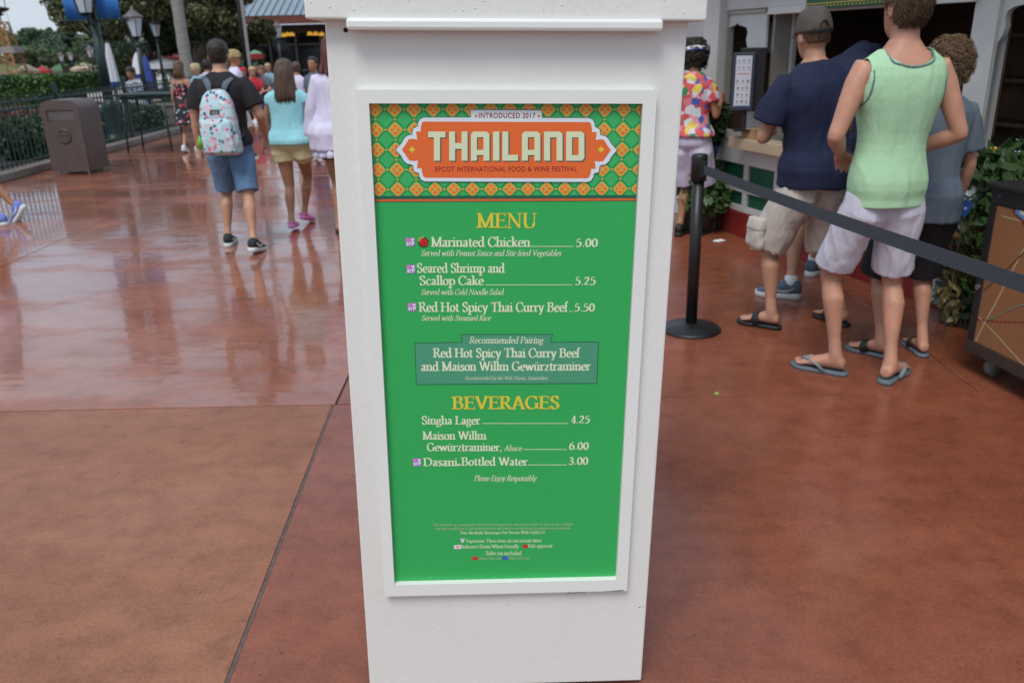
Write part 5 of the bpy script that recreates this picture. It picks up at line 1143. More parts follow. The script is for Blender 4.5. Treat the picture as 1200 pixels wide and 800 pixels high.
# ---- woman in tropical shirt behind the right edge
g = G(799, 277); r0 = (g.x, g.y)
P = person((r0[0]+.045, r0[1], 0), -35, 1.57, 'woman in a red tropical print shirt and white shorts raising one fist', fem=True, skin='skin tanned', width=.98, vox=.009, head=(30, 14),
  feet=((-.08, 0, .012, 5, 0), (.08, .05, .012, -5, 0)), arms=(((-.3, .1, -1), (.0, .3, -1), (.9, .2, 0), 30), ((.22, .10, -.95), (-.15, .80, .42), (-.9, .2, 0), 75)),
  top=dict(kind='tee', mat='tropical print', hem=.96, sleeve=.55, sleeve_r=.078, gap=.02, name='shirt', flare=.01), bottom=dict(mat='lavender white cotton', len=.95, hem=.115, waist=1.0, gap=.024),
  shoes=dict(kind='sneaker', mat='sole black', sole='sole black', lace='label black'), hair=dict(kind='curly', mat='hair black brown', t=.03, back=1.57, side=1.62, n=620, nf=4))
vis = empty('visor', P.root.location, math.radians(-35), 'white and blue sun visor on the woman in the tropical print shirt', 'visor')
q = MB(); q.tube([P.hd((.112*math.cos(a), .005+.130*math.sin(a), 1.725))*P.k for a in [2*PI*t/24 for t in range(25)]], [(.018, .003)]*25, 8, ref=(0, 0, 1)); q.build('headband', M('white sock'), vis, True)
mat('royal blue cloth', (.03, .07, .38), .7, .1)
q = MB(); q.tube([P.hd((.1135*math.cos(a), .005+.1315*math.sin(a), 1.712))*P.k for a in [2*PI*t/24 for t in range(25)]], [(.006, .004)]*25, 6, ref=(0, 0, 1)); q.build('trim', M('royal blue cloth'), vis, True)
q = MB(); vs = []
for i in range(4):
    for j in range(13): a = PI*(.12+.76*j/12); t = i/3; vs.append(P.hd((.112*math.cos(a)*(1-.05*t), .01+(.128+.08*t*math.sin(a))*math.sin(a), 1.715-.02*t))*P.k)
q.add(vs, [(i*13+j, i*13+j+1, (i+1)*13+j+1, (i+1)*13+j) for i in range(3) for j in range(12)]); co = q.build('brim', M('white sock'), vis, True); so_ = co.modifiers.new('s', 'SOLIDIFY'); so_.thickness = .003
# ---- the walker leaving the frame at the left edge
g = G(22, 262); r0 = (g.x-.42, g.y+.02)
P = person((r0[0], r0[1], 0), 90, 1.72, 'walker in periwinkle running shoes striding out of the left edge of the photo', fem=True, skin='skin tanned', vox=.010, lean=3, group=None,
  feet=((-.10, -.30, .012, 4, 0), (.07, -.50, .014, -3, 52)), arms=(((-.2, .3, -1), (-.1, .6, -1), (.9, .2, 0), 30), ((.2, -.3, -1), (.1, .0, -1), (-.9, .2, 0), 30)),
  top=dict(kind='blouse', mat='lavender white cotton', hem=.92, sleeve=.4), bottom=dict(mat='white shorts cloth', len=.5, hem=.11, waist=1.0),
  shoes=dict(kind='sneaker', mat='periwinkle shoe mesh', accent='sole white'), hair=dict(kind='long', mat='hair brown', end=1.42, locks=30))
# ---- people farther off
blotch('plaid blue print', (.45, .47, .52), [(.05, .10, .35), (.5, .5, .55), (.03, .03, .05)], 18, .4)
mat('red cotton', (.52, .02, .04), .8, .1); mat('light blue cotton', (.25, .42, .52), .8, .1); mat('grey cotton', (.10, .115, .14), .8, .15); mat('blue denim dark', (.03, .06, .16), .8, .2); mat('yellow cap cloth', (.32, .26, .11), .7, .15); mat('beige cloth', (.42, .34, .24), .8, .1)
def far_person(fx, fy, top_px, yaw, label, H=None, **kw):
    g = G(fx, fy); t_ = AY(fx, top_px, g.y); H = H or max(.9, min(1.9, t_.z)); kw.setdefault('vox', .014)
    return person((t_.x, g.y, 0), yaw, H, label, **kw)
grp = 'visitors farther back on the plaza'
P = far_person(208, 179, 72, -6, 'woman with bare shoulders in a black floral dress by the high table', fem=True, group=grp, skin='skin', feet=((-.08, -.15, .012, 5, 18), (.08, .12, .012, -5, 0)), top=dict(kind='dress', mat='floral black print', hem=.56, name='dress'), shoes=dict(kind='sneaker', mat='white sock'), hair=dict(kind='long', mat='hair chestnut', end=1.50, locks=30, t=.016), fold=.6)
P = far_person(228, 165, 76, -20, 'blond haired visitor in pale blue behind the floral dress', group=grp, fem=True, top=dict(kind='tee', mat='light blue cotton', name='t_shirt'), bottom=dict(mat='khaki twill', len=.8, hem=.1), shoes=dict(kind='sneaker', mat='white sock'), hair=dict(kind='short', mat='hair blond', t=.03, back=1.56, side=1.6))
P = far_person(241, 163, 71, 10, 'dark haired visitor in white seen past the left shoulder of the backpack man', group=grp, top=dict(kind='tee', mat='lavender white cotton', name='t_shirt'), bottom=dict(mat='blue denim dark', len=.9, hem=.1), shoes=dict(kind='sneaker', mat='sole black'), hair=dict(kind='short', mat='hair black brown', t=.02))
P = far_person(272, 185, 60, -75, 'visitor in a yellow and dark cap seen past the head of the backpack man', group=grp, skin='skin tanned', top=dict(kind='tee', mat='lavender white cotton', name='t_shirt'), bottom=dict(mat='khaki twill', len=.9, hem=.1), shoes=dict(kind='sneaker', mat='sole black'), hair=dict(kind='short', mat='yellow cap cloth', t=.022, back=1.67, side=1.69, front=1.70))
q = MB(); q.rings([(0, .09, 1.712, .075, .09), (0, .10, 1.722, .07, .08)], 18, f=P.hd); scl(q, P.k).build('cap_brim', M('cap strap black'), P.root, True)
P = far_person(366, 186, 67, 150, 'dark haired visitor in a grey-blue shirt facing the camera beside the white tunic', group=grp, skin='skin tanned', face=True, vox=.012, head=(18, 0), top=dict(kind='tee', mat='slate jersey', name='t_shirt'), bottom=dict(mat='blue denim dark', len=1.9, hem=.07), shoes=dict(kind='sneaker', mat='sole black'), hair=dict(kind='short', mat='hair black brown', t=.012, back=1.60, front=1.755))
MATS['slate jersey'] = MATS['slate jersey']
P = far_person(346, 176, 73, 5, 'visitor in plain white seen between the girl and the woman in the tunic', group=grp, top=dict(kind='tee', mat='lavender white cotton', name='t_shirt'), bottom=dict(mat='khaki twill', len=.9, hem=.1), shoes=dict(kind='sneaker', mat='white sock'), hair=dict(kind='short', mat='hair brown', t=.012))
def sitter(px, py_head, Y, yaw, label, mt, hr, skin='skin', fem=False, H=1.5, cap=None, bt='blue denim dark', t=.014):
    p = AY(px, py_head, Y); k_ = H/1.8; seat_h = p.z-.88*k_
    drop = (.92-.0)-(max(.42, seat_h/k_)); drop = max(.15, min(.55, drop)); z0 = p.z-(1.80-drop)*k_
    P = person((p.x, Y, z0), yaw, H, label, group='seated visitors under the trees', fem=fem, skin=skin, hipdrop=drop, vox=.016, lean=6, face=True,
      feet=((-.10, .42, 0, 4, 0), (.10, .42, 0, -4, 0)), arms=(((-.2, .3, -1), (.3, .9, -.1), (0, 0, -1), 30), ((.2, .3, -1), (-.3, .9, -.1), (0, 0, -1), 30)),
      top=dict(kind='tee', mat=mt, hem=.90, name='t_shirt'), bottom=dict(mat=bt, len=1.4, hem=.085, waist=.98), shoes=dict(kind='sneaker', mat='white sock'), hair=dict(kind='short', mat=hr, t=t))
    return P, z0, drop
for a in ((286, 79, 20.5, 170, 'seated visitor in a red cap and grey shirt left of the child in red', 'grey cotton', 'red cotton'), (294.5, 78.5, 20.0, 200, 'seated blond child in a red t-shirt', 'red cotton', 'hair blond'), (308, 77, 20.2, 160, 'seated boy with light brown hair in a dark grey t-shirt', 'grey cotton', 'hair sandy curls'), (299.5, 74, 22.5, 190, 'visitor in a dark green cap sitting behind the child in red', 'black cotton', 'lattice green cap'), (314, 74.5, 22.8, 180, 'visitor in light blue sitting beyond the dark grey t-shirt', 'light blue cotton', 'hair blond')):
    if a[6] == 'lattice green cap': mat('lattice green cap', (.015, .06, .04), .7, .1)
    P_, z0, drop = sitter(*a)
# bench seats under them
mat('bench wood', (.10, .06, .04), .6, .25, 12, .3, 60, stretch=(1, 8, 8))
def bench(c, w, lab):
    r = empty('bench', c, 0, lab, 'bench')
    for i in range(4): q = MB(); q.box((0, -.16+i*.105, .44), (w, .09, .03)); q.build('slat', M('bench wood'), r, bevel=.004)
    for s_ in (-1, 1):
        for y in (-.15, .15): q = MB(); q.box((s_*(w/2-.1), y, .212), (.05, .05, .424)); q.build('leg', M('dark metal'), r)
    for i in range(2): q = MB(); q.box((0, .24, .62+i*.15), (w, .03, .1)); q.build('backrest', M('bench wood'), r, bevel=.004)
p = AY(297, 100, 20.3); bench((p.x, 20.35, 0), 1.7, 'wooden bench under the seated child in red')
p = AY(306, 100, 22.8); bench((p.x, 22.8, 0), 1.5, 'wooden bench farther back under the visitor in the dark green cap')
P = far_person(157, 120, 78, 160, 'man in a grey and blue print shirt sitting beyond the fence', H=1.72, skin='skin tanned', group=None, face=True, vox=.016, top=dict(kind='tee', mat='plaid blue print', name='t_shirt'), bottom=dict(mat='black cotton', len=1.8, hem=.08), shoes=dict(kind='sneaker', mat='sole black'), hair=dict(kind='short', mat='hair black brown')) if False else None
p = AY(156, 78.5, 19.0); k_ = 1.7/1.8
P = person((p.x, 19.0, p.z-(1.80-.48)*k_), 165, 1.7, 'man in a grey and blue print shirt sitting beyond the fence', skin='skin tanned', hipdrop=.48, vox=.016, lean=8, face=True, feet=((-.10, .42, 0, 4, 0), (.10, .42, 0, -4, 0)), arms=(((-.2, .3, -1), (.5, .8, -.1), (0, 0, -1), 30), ((.2, .3, -1), (-.5, .8, -.1), (0, 0, -1), 30)),
      top=dict(kind='tee', mat='plaid blue print', hem=.90, name='t_shirt'), bottom=dict(mat='black cotton', len=1.9, hem=.085, waist=.98), shoes=dict(kind='sneaker', mat='sole black'), hair=dict(kind='short', mat='hair black brown', t=.02))
zs_ = P.root.location.z
r = empty('low_wall', (p.x, 19.25, 0), 0, 'low stone seat wall under the man beyond the fence', 'wall'); mat('grey stone', (.26, .24, .22), .8, .15, 5, .4, 40)
for i in range(5): q = MB(); q.box((-1.2+i*.6, 0, (.44+zs_)/2-.02), (.594, .42, .44+zs_-.04)); q.build('stone_block', M('grey stone'), r, bevel=.01)
q = MB(); q.box((0, 0, .44+zs_-.018), (3.04, .48, .045)); q.build('capstone', M('grey stone'), r, bevel=.008)
# ================================================================== THE FOOD STALL ON THE RIGHT
WA = G(846, 269); wd = G(1031, 335)-WA; wd.z = 0; wd.normalize(); wn = Vector((-wd.y, wd.x, 0))
MWW = Matrix(((wd.x, wn.x, 0, WA.x), (wd.y, wn.y, 0, WA.y), (0, 0, 1, 0), (0, 0, 0, 1)))
def WP(x, y, off=0.0):
    d = ray(x, y); o = WA-wn*off; t = (o-CP).dot(wn)/d.dot(wn); p = CP+d*t-WA
    return p.dot(wd), p.z
def wall_pt(s, off, z): return WA+wd*s-wn*off+Vector((0, 0, z))
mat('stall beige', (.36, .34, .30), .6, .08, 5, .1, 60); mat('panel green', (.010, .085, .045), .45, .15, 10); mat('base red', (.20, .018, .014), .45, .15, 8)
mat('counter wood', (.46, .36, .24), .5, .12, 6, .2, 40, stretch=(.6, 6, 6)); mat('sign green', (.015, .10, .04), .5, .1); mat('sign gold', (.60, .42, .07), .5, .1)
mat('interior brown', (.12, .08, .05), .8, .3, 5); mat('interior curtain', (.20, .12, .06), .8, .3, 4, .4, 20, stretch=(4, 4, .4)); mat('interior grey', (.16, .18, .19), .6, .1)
mat('roof tile', (.22, .06, .03), .6, .25, 5, .3, 20)
stall = empty('food_stall', label='white wooden food stall with scalloped arch openings and a red base', cat='food stall', mw=MWW)
def wpoly(loops, name, off0, off1, m, parent=None):
    """shape in wall coordinates (s, z), from off0 to off1 in front of the wall line"""
    me = poly_me(loops, abs(off1-off0)); me.transform(XZ); me.transform(Matrix.Translation((0, -(off0+off1)/2, 0))); 
    me.flip_normals()
    return link(name, me, parent or stall, (M(m),))
def wbox(name, s0, s1, z0, z1, off0, off1, m, bevel=.004, parent=None):
    q = MB(); q.box(((s0+s1)/2, -(off0+off1)/2, (z0+z1)/2), (abs(s1-s0), abs(off1-off0), abs(z1-z0))); return q.build(name, M(m), parent or stall, bevel=bevel)
sL = WP(841, 100)[0]; sW0 = WP(893, 100)[0]; sW1 = WP(1133, 100)[0]; hz = WP(905, 21)[1]; hz = 1.765; sEND = sW1+3.2; TOP = 2.75
ctr = WP(872, 176)[1]; print('stall', sL, sW0, sW1, hz, ctr, WP(880, 164, .16), WP(870, 193), WP(870, 242), WP(870, 249))
# arch 1
h1 = [WP(*q) for q in ((864, 27), (861.5, 30), (857, 31.5), (853, 33.5), (851, 38), (851.5, 47), (850, 54), (847.3, 58), (846.8, 63), (846.3, 75))]
c1 = h1[0][0]; zb1 = .86
prof = [(c1-s, z) for s, z in h1]            # half width, height
def arch_loop(c, zb, pr, zsh=0, k=1.0): return [(c-w*k, z+zsh) for w, z in pr][::-1]+[(c+w*k, z+zsh) for w, z in pr[1:]]+[(c+pr[-1][0]*k, zb), (c-pr[-1][0]*k, zb)]
sP1 = sW0
wpoly([[(sL-.02, zb1-.1), (sP1, zb1-.1), (sP1, hz), (sL-.02, hz)], arch_loop(c1, zb1, prof)], 'arch_panel', -.02, 0, 'stall white')
wbox('panel_trim', sL-.02, sP1, hz-.0, hz+.03, -.04, .018, 'stall beige')
wbox('window_jamb', sW0, sW0+.03, .80, hz, -.20, -.0535, 'stall beige')
wbox('window_jamb', sW0+.032, sW0+.07, .80, hz, -.24, -.20, 'stall white')
# header and roof
wbox('header_board', sL+.01, sEND, hz+.032, hz+.55, -.06, .03, 'stall white')
wbox('header_lip', sW0+.1, sW1+.02, hz-.02, hz+.03, -.02, .07, 'stall white', .003)
wbox('cornice', sL-.3, sEND, hz+.56, hz+.66, -.06, .12, 'stall white')
q = MB(); q.add([(sL-1.6, .45, hz+.68), (sEND+.3, .45, hz+.68), (sEND+.3, -1.6, hz+1.5), (sL-1.6, -1.6, hz+1.5), (sL-1.6, .45, hz+.74), (sEND+.3, .45, hz+.74), (sEND+.3, -1.6, hz+1.56), (sL-1.6, -1.6, hz+1.56)], [(3, 2, 1, 0), (4, 5, 6, 7), (0, 1, 5, 4), (1, 2, 6, 5), (2, 3, 7, 6), (3, 0, 4, 7)])
q.v = [(x, -y, z) for x, y, z in q.v]; q.build('roof', M('roof tile'), stall)
# corner post and the part of the stall beyond it
s0, s1 = WP(821, 100, .10)[0], WP(838, 100, .10)[0]
wbox('corner_post', s0, s1, 0, hz+.55, -.05, .10, 'stall white', .006); wbox('post_groove', s1+.002, sL-.022, 0.2, hz+.5, -.05, .02, 'stall beige')
sF = s0-1.2
wbox('far_wall', sF, s0-.002, WP(812, 44)[1], hz+.55, -.05, .0, 'stall white'); wbox('far_wall_trim', sF, s0-.002, WP(812, 44)[1]-.06, WP(812, 44)[1]-.002, -.05, .02, 'panel green')
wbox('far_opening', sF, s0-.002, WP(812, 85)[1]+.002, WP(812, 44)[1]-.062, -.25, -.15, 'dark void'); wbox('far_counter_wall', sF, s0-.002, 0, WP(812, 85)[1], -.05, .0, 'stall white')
# lower wall: apron, rails, stiles, sunk green panels, red base
zc = ctr; zr0 = WP(870, 249)[1]; zr1 = WP(870, 242)[1]; za = WP(870, 193)[1]; zm0, zm1 = WP(870, 226)[1], WP(870, 219)[1]
wbox('apron', sL-.02, sW1+.02, za, .80, -.05, .0, 'stall white'); wbox('middle_rail', sL-.02, sW1+.02, zm0, zm1, -.05, -.002, 'stall white')
wbox('lower_rail', sL-.02, sEND, zr0, zr1, -.05, .0, 'stall white'); wbox('red_base', sL-.02, sEND, 0, zr0-.002, -.05, .02, 'base red')
st_ = WP(873, 205)[0]; s_ = sL-.02; edges = [s_, st_]
while edges[-1] < sW1: edges.append(edges[-1]+.42)
for e in edges:
    for (a, b_) in ((zr1, zm0), (zm1, za)): wbox('stile', e-.03, e+.03, a+.001, b_-.001, -.048, -.004, 'stall white', .003)
for i in range(len(edges)-1):
    for (a, b_) in ((zr1, zm0), (zm1, za)): wbox('green_panel', edges[i]+.032, edges[i+1]-.032, a+.001, b_-.001, -.045, -.025, 'panel green', .003)
# counter shelf
zs1 = WP(875, 163.5, .17)[1]; zs0 = WP(875, 177, .17)[1]
wbox('counter_shelf', WP(853, 170, .17)[0], sW1-.05, zs0, zs1, .002, .17, 'counter wood', .006)
# right of the window: pilaster and the second, larger arch
wbox('pilaster', sW1, sW1+.16, .02, hz+.03, -.07, .03, 'stall white', .006)
h2 = [WP(*q) for q in ((1200, 5.5), (1189, 8), (1181, 13), (1178, 20), (1178.5, 30), (1175, 41), (1169.5, 50), (1162, 54), (1158.5, 62), (1157, 82))]
c2 = h2[0][0]+.10; pr2 = [(c2-s, z) for s, z in h2]; pr2 = [(0, pr2[0][1]+.02)]+pr2
zb2 = .55
wpoly([[(sW1+.16, zb2-.1), (sEND, zb2-.1), (sEND, hz+.03), (sW1+.16, hz+.03)], arch_loop(c2, zb2, pr2)], 'arch_panel', -.035, 0, 'stall white')
wbox('apron', sW1+.16, sEND, zr1+.002, zb2-.102, -.045, -.002, 'stall white')
# hanging sign
sg0, sg1 = WP(944, 10, .12)[0], WP(1075, 5, .12)[0]; zg = WP(944, 11.5, .12)[1]
sgn = wbox('name_board', sg0, sg1, zg, zg+.42, .085, .12, 'sign green', .003)
q = MB()
for i in range(int((sg1-sg0)/.035)):
    for z in (zg+.016, zg+.404):
        c = (sg0+.02+i*.035, -.1215, z); q.tube([c, (c[0], -.1235, z)], .006, 8)
q.build('bead_row', M('sign gold'), sgn)['kind'] = 'stuff'
wbox('gold_line', sg0+.005, sg1-.005, zg+.030, zg+.036, .1202, .1222, 'sign gold', 0, sgn)
# inside
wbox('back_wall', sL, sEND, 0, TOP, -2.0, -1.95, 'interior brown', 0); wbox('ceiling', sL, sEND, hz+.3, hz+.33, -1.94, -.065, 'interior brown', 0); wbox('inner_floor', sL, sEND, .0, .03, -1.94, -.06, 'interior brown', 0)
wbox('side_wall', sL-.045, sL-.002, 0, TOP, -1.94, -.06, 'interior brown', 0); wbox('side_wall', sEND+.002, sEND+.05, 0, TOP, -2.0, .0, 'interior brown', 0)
q = MB(); n_ = 40
sc0 = sW1-.30
vs = []
for z in (1.0, hz+.05):
    for i in range(n_): vs.append((sc0+.26*i/(n_-1), .32+.018*math.sin(i*1.1), z))
q.add(vs, [(i, i+1, n_+i+1, n_+i) for i in range(n_-1)]); q.build('curtain', M('interior curtain'), stall, True)
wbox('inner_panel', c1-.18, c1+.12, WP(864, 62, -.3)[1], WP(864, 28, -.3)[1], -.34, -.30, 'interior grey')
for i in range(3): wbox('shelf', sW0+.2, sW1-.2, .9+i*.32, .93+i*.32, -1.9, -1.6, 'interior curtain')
mat('steel', (.3, .3, .3), .35, .15, 10, .1, 40, metal=.8)
wbox('inner_counter', sW0+.25, sW1-.1, .55, .80, -1.1, -.5, 'steel')
# menu display standing on the shelf end, turned to the queue
mc = wall_pt(WP(872, 100, .22)[0], .22, 0); mc = AY(870.5, 96, mc.y+.05)
md = empty('menu_display', mc, math.radians(-14), 'black menu display case with a white picture sheet beside the left arch', 'display')
mat('poster frame', (.035, .045, .07), .4, .1); mat('poster sheet', (.58, .60, .68), .45, .03)
q = MB(); q.box((.07, .10, .01), (.19, .14, .47)); q.build('casing', M('rubber'), md, bevel=.006)
q = MB(); q.box((0, 0, 0), (.168, .03, .425)); q.build('frame', M('poster frame'), md, bevel=.004)
q = MB(); q.box((0, -.0165, .003), (.118, .002, .375)); sh = q.build('picture_sheet', M('poster sheet'), md)
q = MB(); r_ = random.Random(4); PM_ = [mat('sheet ink brown', (.22, .10, .05), .6), mat('sheet ink red', (.50, .08, .06), .6), mat('sheet ink grey', (.12, .14, .16), .6), mat('sheet ink blue', (.05, .10, .30), .6)]
for row in range(7):
    z = .155-row*.050
    for j in range(3):
        x = -.036+j*.036+r_.uniform(-.004, .004); rr = r_.uniform(.007, .012)
        if row == 2: q.add([(-.045, -.0178, z+.006), (-.045, -.0178, z), (.045, -.0178, z), (.045, -.0178, z+.006)], [(0, 1, 2, 3)], 1); break
        q.add([(x+rr*math.cos(a*PI/4)*r_.uniform(.7, 1.2), -.0178, z+rr*.8*math.sin(a*PI/4)*r_.uniform(.7, 1.2)) for a in range(8)][::-1], [tuple(range(8))], r_.choice((0, 0, 2)))
        q.add([(x-.012, -.0179, z-.016), (x-.012, -.0179, z-.019), (x+.012, -.0179, z-.019), (x+.012, -.0179, z-.016)], [(0, 1, 2, 3)], 2)
q.add([(-.055, -.0178, -.176), (-.055, -.0178, -.184), (.055, -.0178, -.184), (.055, -.0178, -.176)], [(0, 1, 2, 3)], 3)
q.build('sheet_print', PM_, sh)['kind'] = 'stuff'
q = MB(); q.tube([(.03, .03, -.225), (.03, .03, -.36)], .018, 10); q.box((.03, .03, -.365), (.16, .12, .015)); q.build('stand', M('rubber'), md)
# things on the shelf by the cap man's elbow
c = wall_pt(WP(883, 150, .1)[0], .09, zs1); nap = empty('napkin_box', c, math.atan2(wd.y, wd.x), 'small kraft cardboard box on the counter by the cap man elbow', 'box'); mat('kraft card', (.36, .22, .11), .8, .12, 20)
q = MB(); q.box((0, 0, .035), (.17, .12, .07)); q.build('box_body', M('kraft card'), nap, bevel=.003); q = MB(); q.box((0, 0, .074), (.175, .125, .008)); q.build('lid', M('kraft card'), nap, bevel=.002)
# staff member deep inside the right opening
pp = wall_pt(c2-.05, -1.1, .03)
person((pp.x, pp.y, .03), 60, 1.6, 'dim figure in a grey shirt inside the dark right opening of the stall', skin='skin', vox=.016, face=True, top=dict(kind='tee', mat='grey cotton', name='t_shirt'), bottom=dict(mat='black cotton', len=1.9, hem=.08), shoes=dict(kind='sneaker', mat='sole black'), hair=dict(kind='short', mat='hair black brown'))
# ================================================================== QUEUE BARRIER
mat('barrier black', (.010, .010, .011), .42, .15, 30, .05, 100); mat('belt webbing', (.050, .058, .072), .75, .12, 40, .5, 500, stretch=(1, 1, 3))
g1 = G(809.5, 386); pe = G(1200, 327, .93); g2_ = Vector((g1.x+(pe.x-g1.x)*1.42, g1.y+(pe.y-g1.y)*1.42, 0))
def stanchion(g, lab):
    r = empty('barrier_post', g, math.atan2(pe.y-g1.y, pe.x-g1.x), lab, 'barrier post', 'queue barrier posts')
    q = MB(); q.rings([(0, 0, 0, .170, .170), (0, 0, .008, .172, .172), (0, 0, .018, .160, .160), (0, 0, .034, .06, .06), (0, 0, .046, .036, .036)], 40); q.build('base', M('barrier black'), r, True)
    q = MB(); q.tube([(0, 0, .04), (0, 0, .87)], .0325, 24); q.build('pole', M('barrier black'), r, True)
    q = MB(); q.rings([(0, 0, .86, .034, .034), (0, 0, .862, .044, .044), (0, 0, .995, .044, .044), (0, 0, 1.005, .040, .040), (0, 0, 1.008, .015, .015)], 24); q.build('head', M('barrier black'), r, True)
    q = MB(); q.box((.045, 0, .93), (.03, .032, .085)); q.box((-.045, 0, .93), (.03, .03, .08)); q.build('belt_slot', M('rubber'), r, bevel=.004)
    return r
stanchion(g1, 'black barrier post with a round base just right of the menu sign'); stanchion(g2_, 'black barrier post holding the far right end of the belt')
d = (g2_-g1).normalized(); L_ = (g2_-g1).length; n_ = 30; q = MB(); vs = []
for i in range(n_+1):
    t = i/n_; p = g1+d*(.05+(L_-.1)*t); sag = -.018*4*t*(1-t); tw = math.sin(t*PI)*.01
    vs += [(p.x, p.y+tw, .955+sag), (p.x, p.y-tw*.3, .905+sag)]
q.add(vs, [(2*i, 2*i+1, 2*i+3, 2*i+2) for i in range(n_)]); o = q.build('barrier_belt', M('belt webbing')); so_ = o.modifiers.new('s', 'SOLIDIFY'); so_.thickness = .0025
tag(o, 'dark grey retractable belt stretched in front of the people in the queue', 'belt')
# ================================================================== CART WITH THE MAP PANEL
mat('cart black', (.018, .017, .018), .45, .2, 20, .1, 80); mat('cart brown bar', (.045, .032, .028), .5, .2, 15, .1, 60); mat('map tan', (.30, .135, .058), .45, .06, 4, .05, 60)
mat('map cream', (.50, .38, .20), .5); mat('map brown', (.12, .055, .03), .5); mat('map grey', (.22, .17, .14), .5); mat('map red', (.25, .02, .02), .5); mat('map blue', (.07, .28, .55), .5); mat('map white', (.6, .58, .52), .5)
mat('caster grey', (.16, .17, .16), .5, .2, 20); mat('soft green line', (.20, .22, .15), .5)
b0, b1 = G(1131, 405, .13), G(1200, 440, .13); cdir = (b1-b0).normalized(); cw = 1.3
cd_ = Vector((cdir.x, cdir.y, 0)).normalized(); ang = math.atan2(cd_.y, cd_.x)
cart = empty('map_cart', (b0.x, b0.y, 0), ang, 'black framed wheeled cart with a tan map panel at the right edge', 'cart')
cn_ = Vector((-cd_.y, cd_.x, 0))
def CPX(x, y, off=0.0):
    dd = ray(x, y); o = Vector((b0.x, b0.y, 0))-cn_*off; t = (o-CP).dot(cn_)/dd.dot(cn_); p = CP+dd*t-Vector((b0.x, b0.y, 0)); return p.dot(cd_), p.z
ct = CPX(1173, 221)[1]; print('cart top', ct, CPX(1173, 221), CPX(1200, 440), CPX(1200, 246), ang)
def cbox(name, x0, x1, y0, y1, z0, z1, m, bevel=.003, par=None):
    q = MB(); q.box(((x0+x1)/2, (y0+y1)/2, (z0+z1)/2), (x1-x0, y1-y0, z1-z0)); return q.build(name, M(m), par or cart, bevel=bevel)
zt = ct; z0 = .13
cbox('body', .02, cw-.02, .02, .66, z0+.02, zt-.07, 'cart black', 0); cbox('bottom_rail', 0, cw, 0, .68, z0-.02, z0+.04, 'cart brown bar'); cbox('top_rail', 0, cw, 0, .68, zt-.075, zt, 'cart black')
cbox('left_stile', 0, .045, 0, .05, z0+.042, zt-.077, 'cart black'); cbox('right_stile', cw-.045, cw, 0, .05, z0+.042, zt-.077, 'cart black'); cbox('top_board', -.02, cw+.02, -.02, .70, zt+.002, zt+.022, 'cart black')
pn = cbox('map_panel', .047, cw-.047, .004, .018, z0+.043, zt-.078, 'map tan', 0)
def mline(pts, m, w=.004, y=.0035, name='map_line'):
    q = MB(); P_ = [Vector((CPX(x, yy)[0], CPX(x, yy)[1])) for x, yy in pts]
    P_ = [Vector((min(max(p.x, .05), cw-.05), min(max(p.y, z0+.045), zt-.08))) for p in P_]
    vs = []
    for i, p in enumerate(P_):
        a, b_ = P_[max(i-1, 0)], P_[min(i+1, len(P_)-1)]; d = (b_-a).normalized(); n = Vector((-d.y, d.x))*w/2; vs += [(p.x+n.x, y, p.y+n.y), (p.x-n.x, y, p.y-n.y)]
    q.add(vs, [(2*i, 2*i+1, 2*i+3, 2*i+2) for i in range(len(P_)-1)]); q.build(name, M(m), pn)
mline([(1173, 253), (1186, 256.5), (1199, 260), (1240, 272)], 'map cream', .007, .0036)
mline([(1142, 403), (1152, 380), (1165, 357), (1180, 327), (1199, 292), (1215, 262)], 'map cream', .008, .0034); mline([(1144, 370), (1153, 378), (1165, 390), (1180, 407), (1198, 432)], 'map cream', .008, .0031)
mline([(1150, 344), (1152, 360), (1155, 376), (1158, 392), (1158, 409)], 'map grey', .008, .0028); mline([(1152, 341), (1168, 326), (1183, 312), (1199, 296), (1225, 280)], 'map brown', .007, .0025); mline([(1155, 376), (1168, 370), (1183, 362), (1199, 356), (1230, 350)], 'soft green line', .007, .0022)
for i in range(14):
    x = 1145+i*5.2; yy = 374+2.6*math.sin((x-1140)/28.0)+.02*(x-1145); mline([(x, yy), (x+3.4, yy+.1)], 'map red', .007, .0019, 'map_dash')
for px_, m_ in (([(1184, 243), (1189, 243), (1206, 262), (1206, 270)], 'map red'),): pass
mline([(1187, 243), (1197, 258), (1212, 280)], 'map red', .012, .0016, 'map_border'); mline([(1191, 243), (1201, 256), (1218, 276)], 'map blue', .022, .0013, 'map_water'); mline([(1196, 243), (1206, 255), (1224, 274)], 'map white', .016, .0010, 'map_border')
for (x, y) in ((.10, .10), (cw-.10, .10), (.10, .56), (cw-.10, .56)):
    q = MB(); q.box((x, y, .112), (.05, .04, .02)); q.box((x-.018, y, .075), (.004, .034, .06)); q.box((x+.018, y, .075), (.004, .034, .06)); cs = q.build('caster', M('caster grey'), cart)
    q = MB(); q.tube([(x-.014, y, .05), (x+.014, y, .05)], .05, 20); q.build('wheel', M('caster grey'), cs, True)
q = MB(); c = CPX(1171.5, 229); q.tube([(c[0]+.005, -.001, c[1]), (c[0]+.005, -.004, c[1])], .005, 10); q.build('screw', M('steel'), cart)
q = MB(); c = (.022, CPX(1151, 338)[1]); q.tube([(c[0], -.001, c[1]), (c[0], -.010, c[1])], .014, 14); q.build('latch', M('steel'), cart)
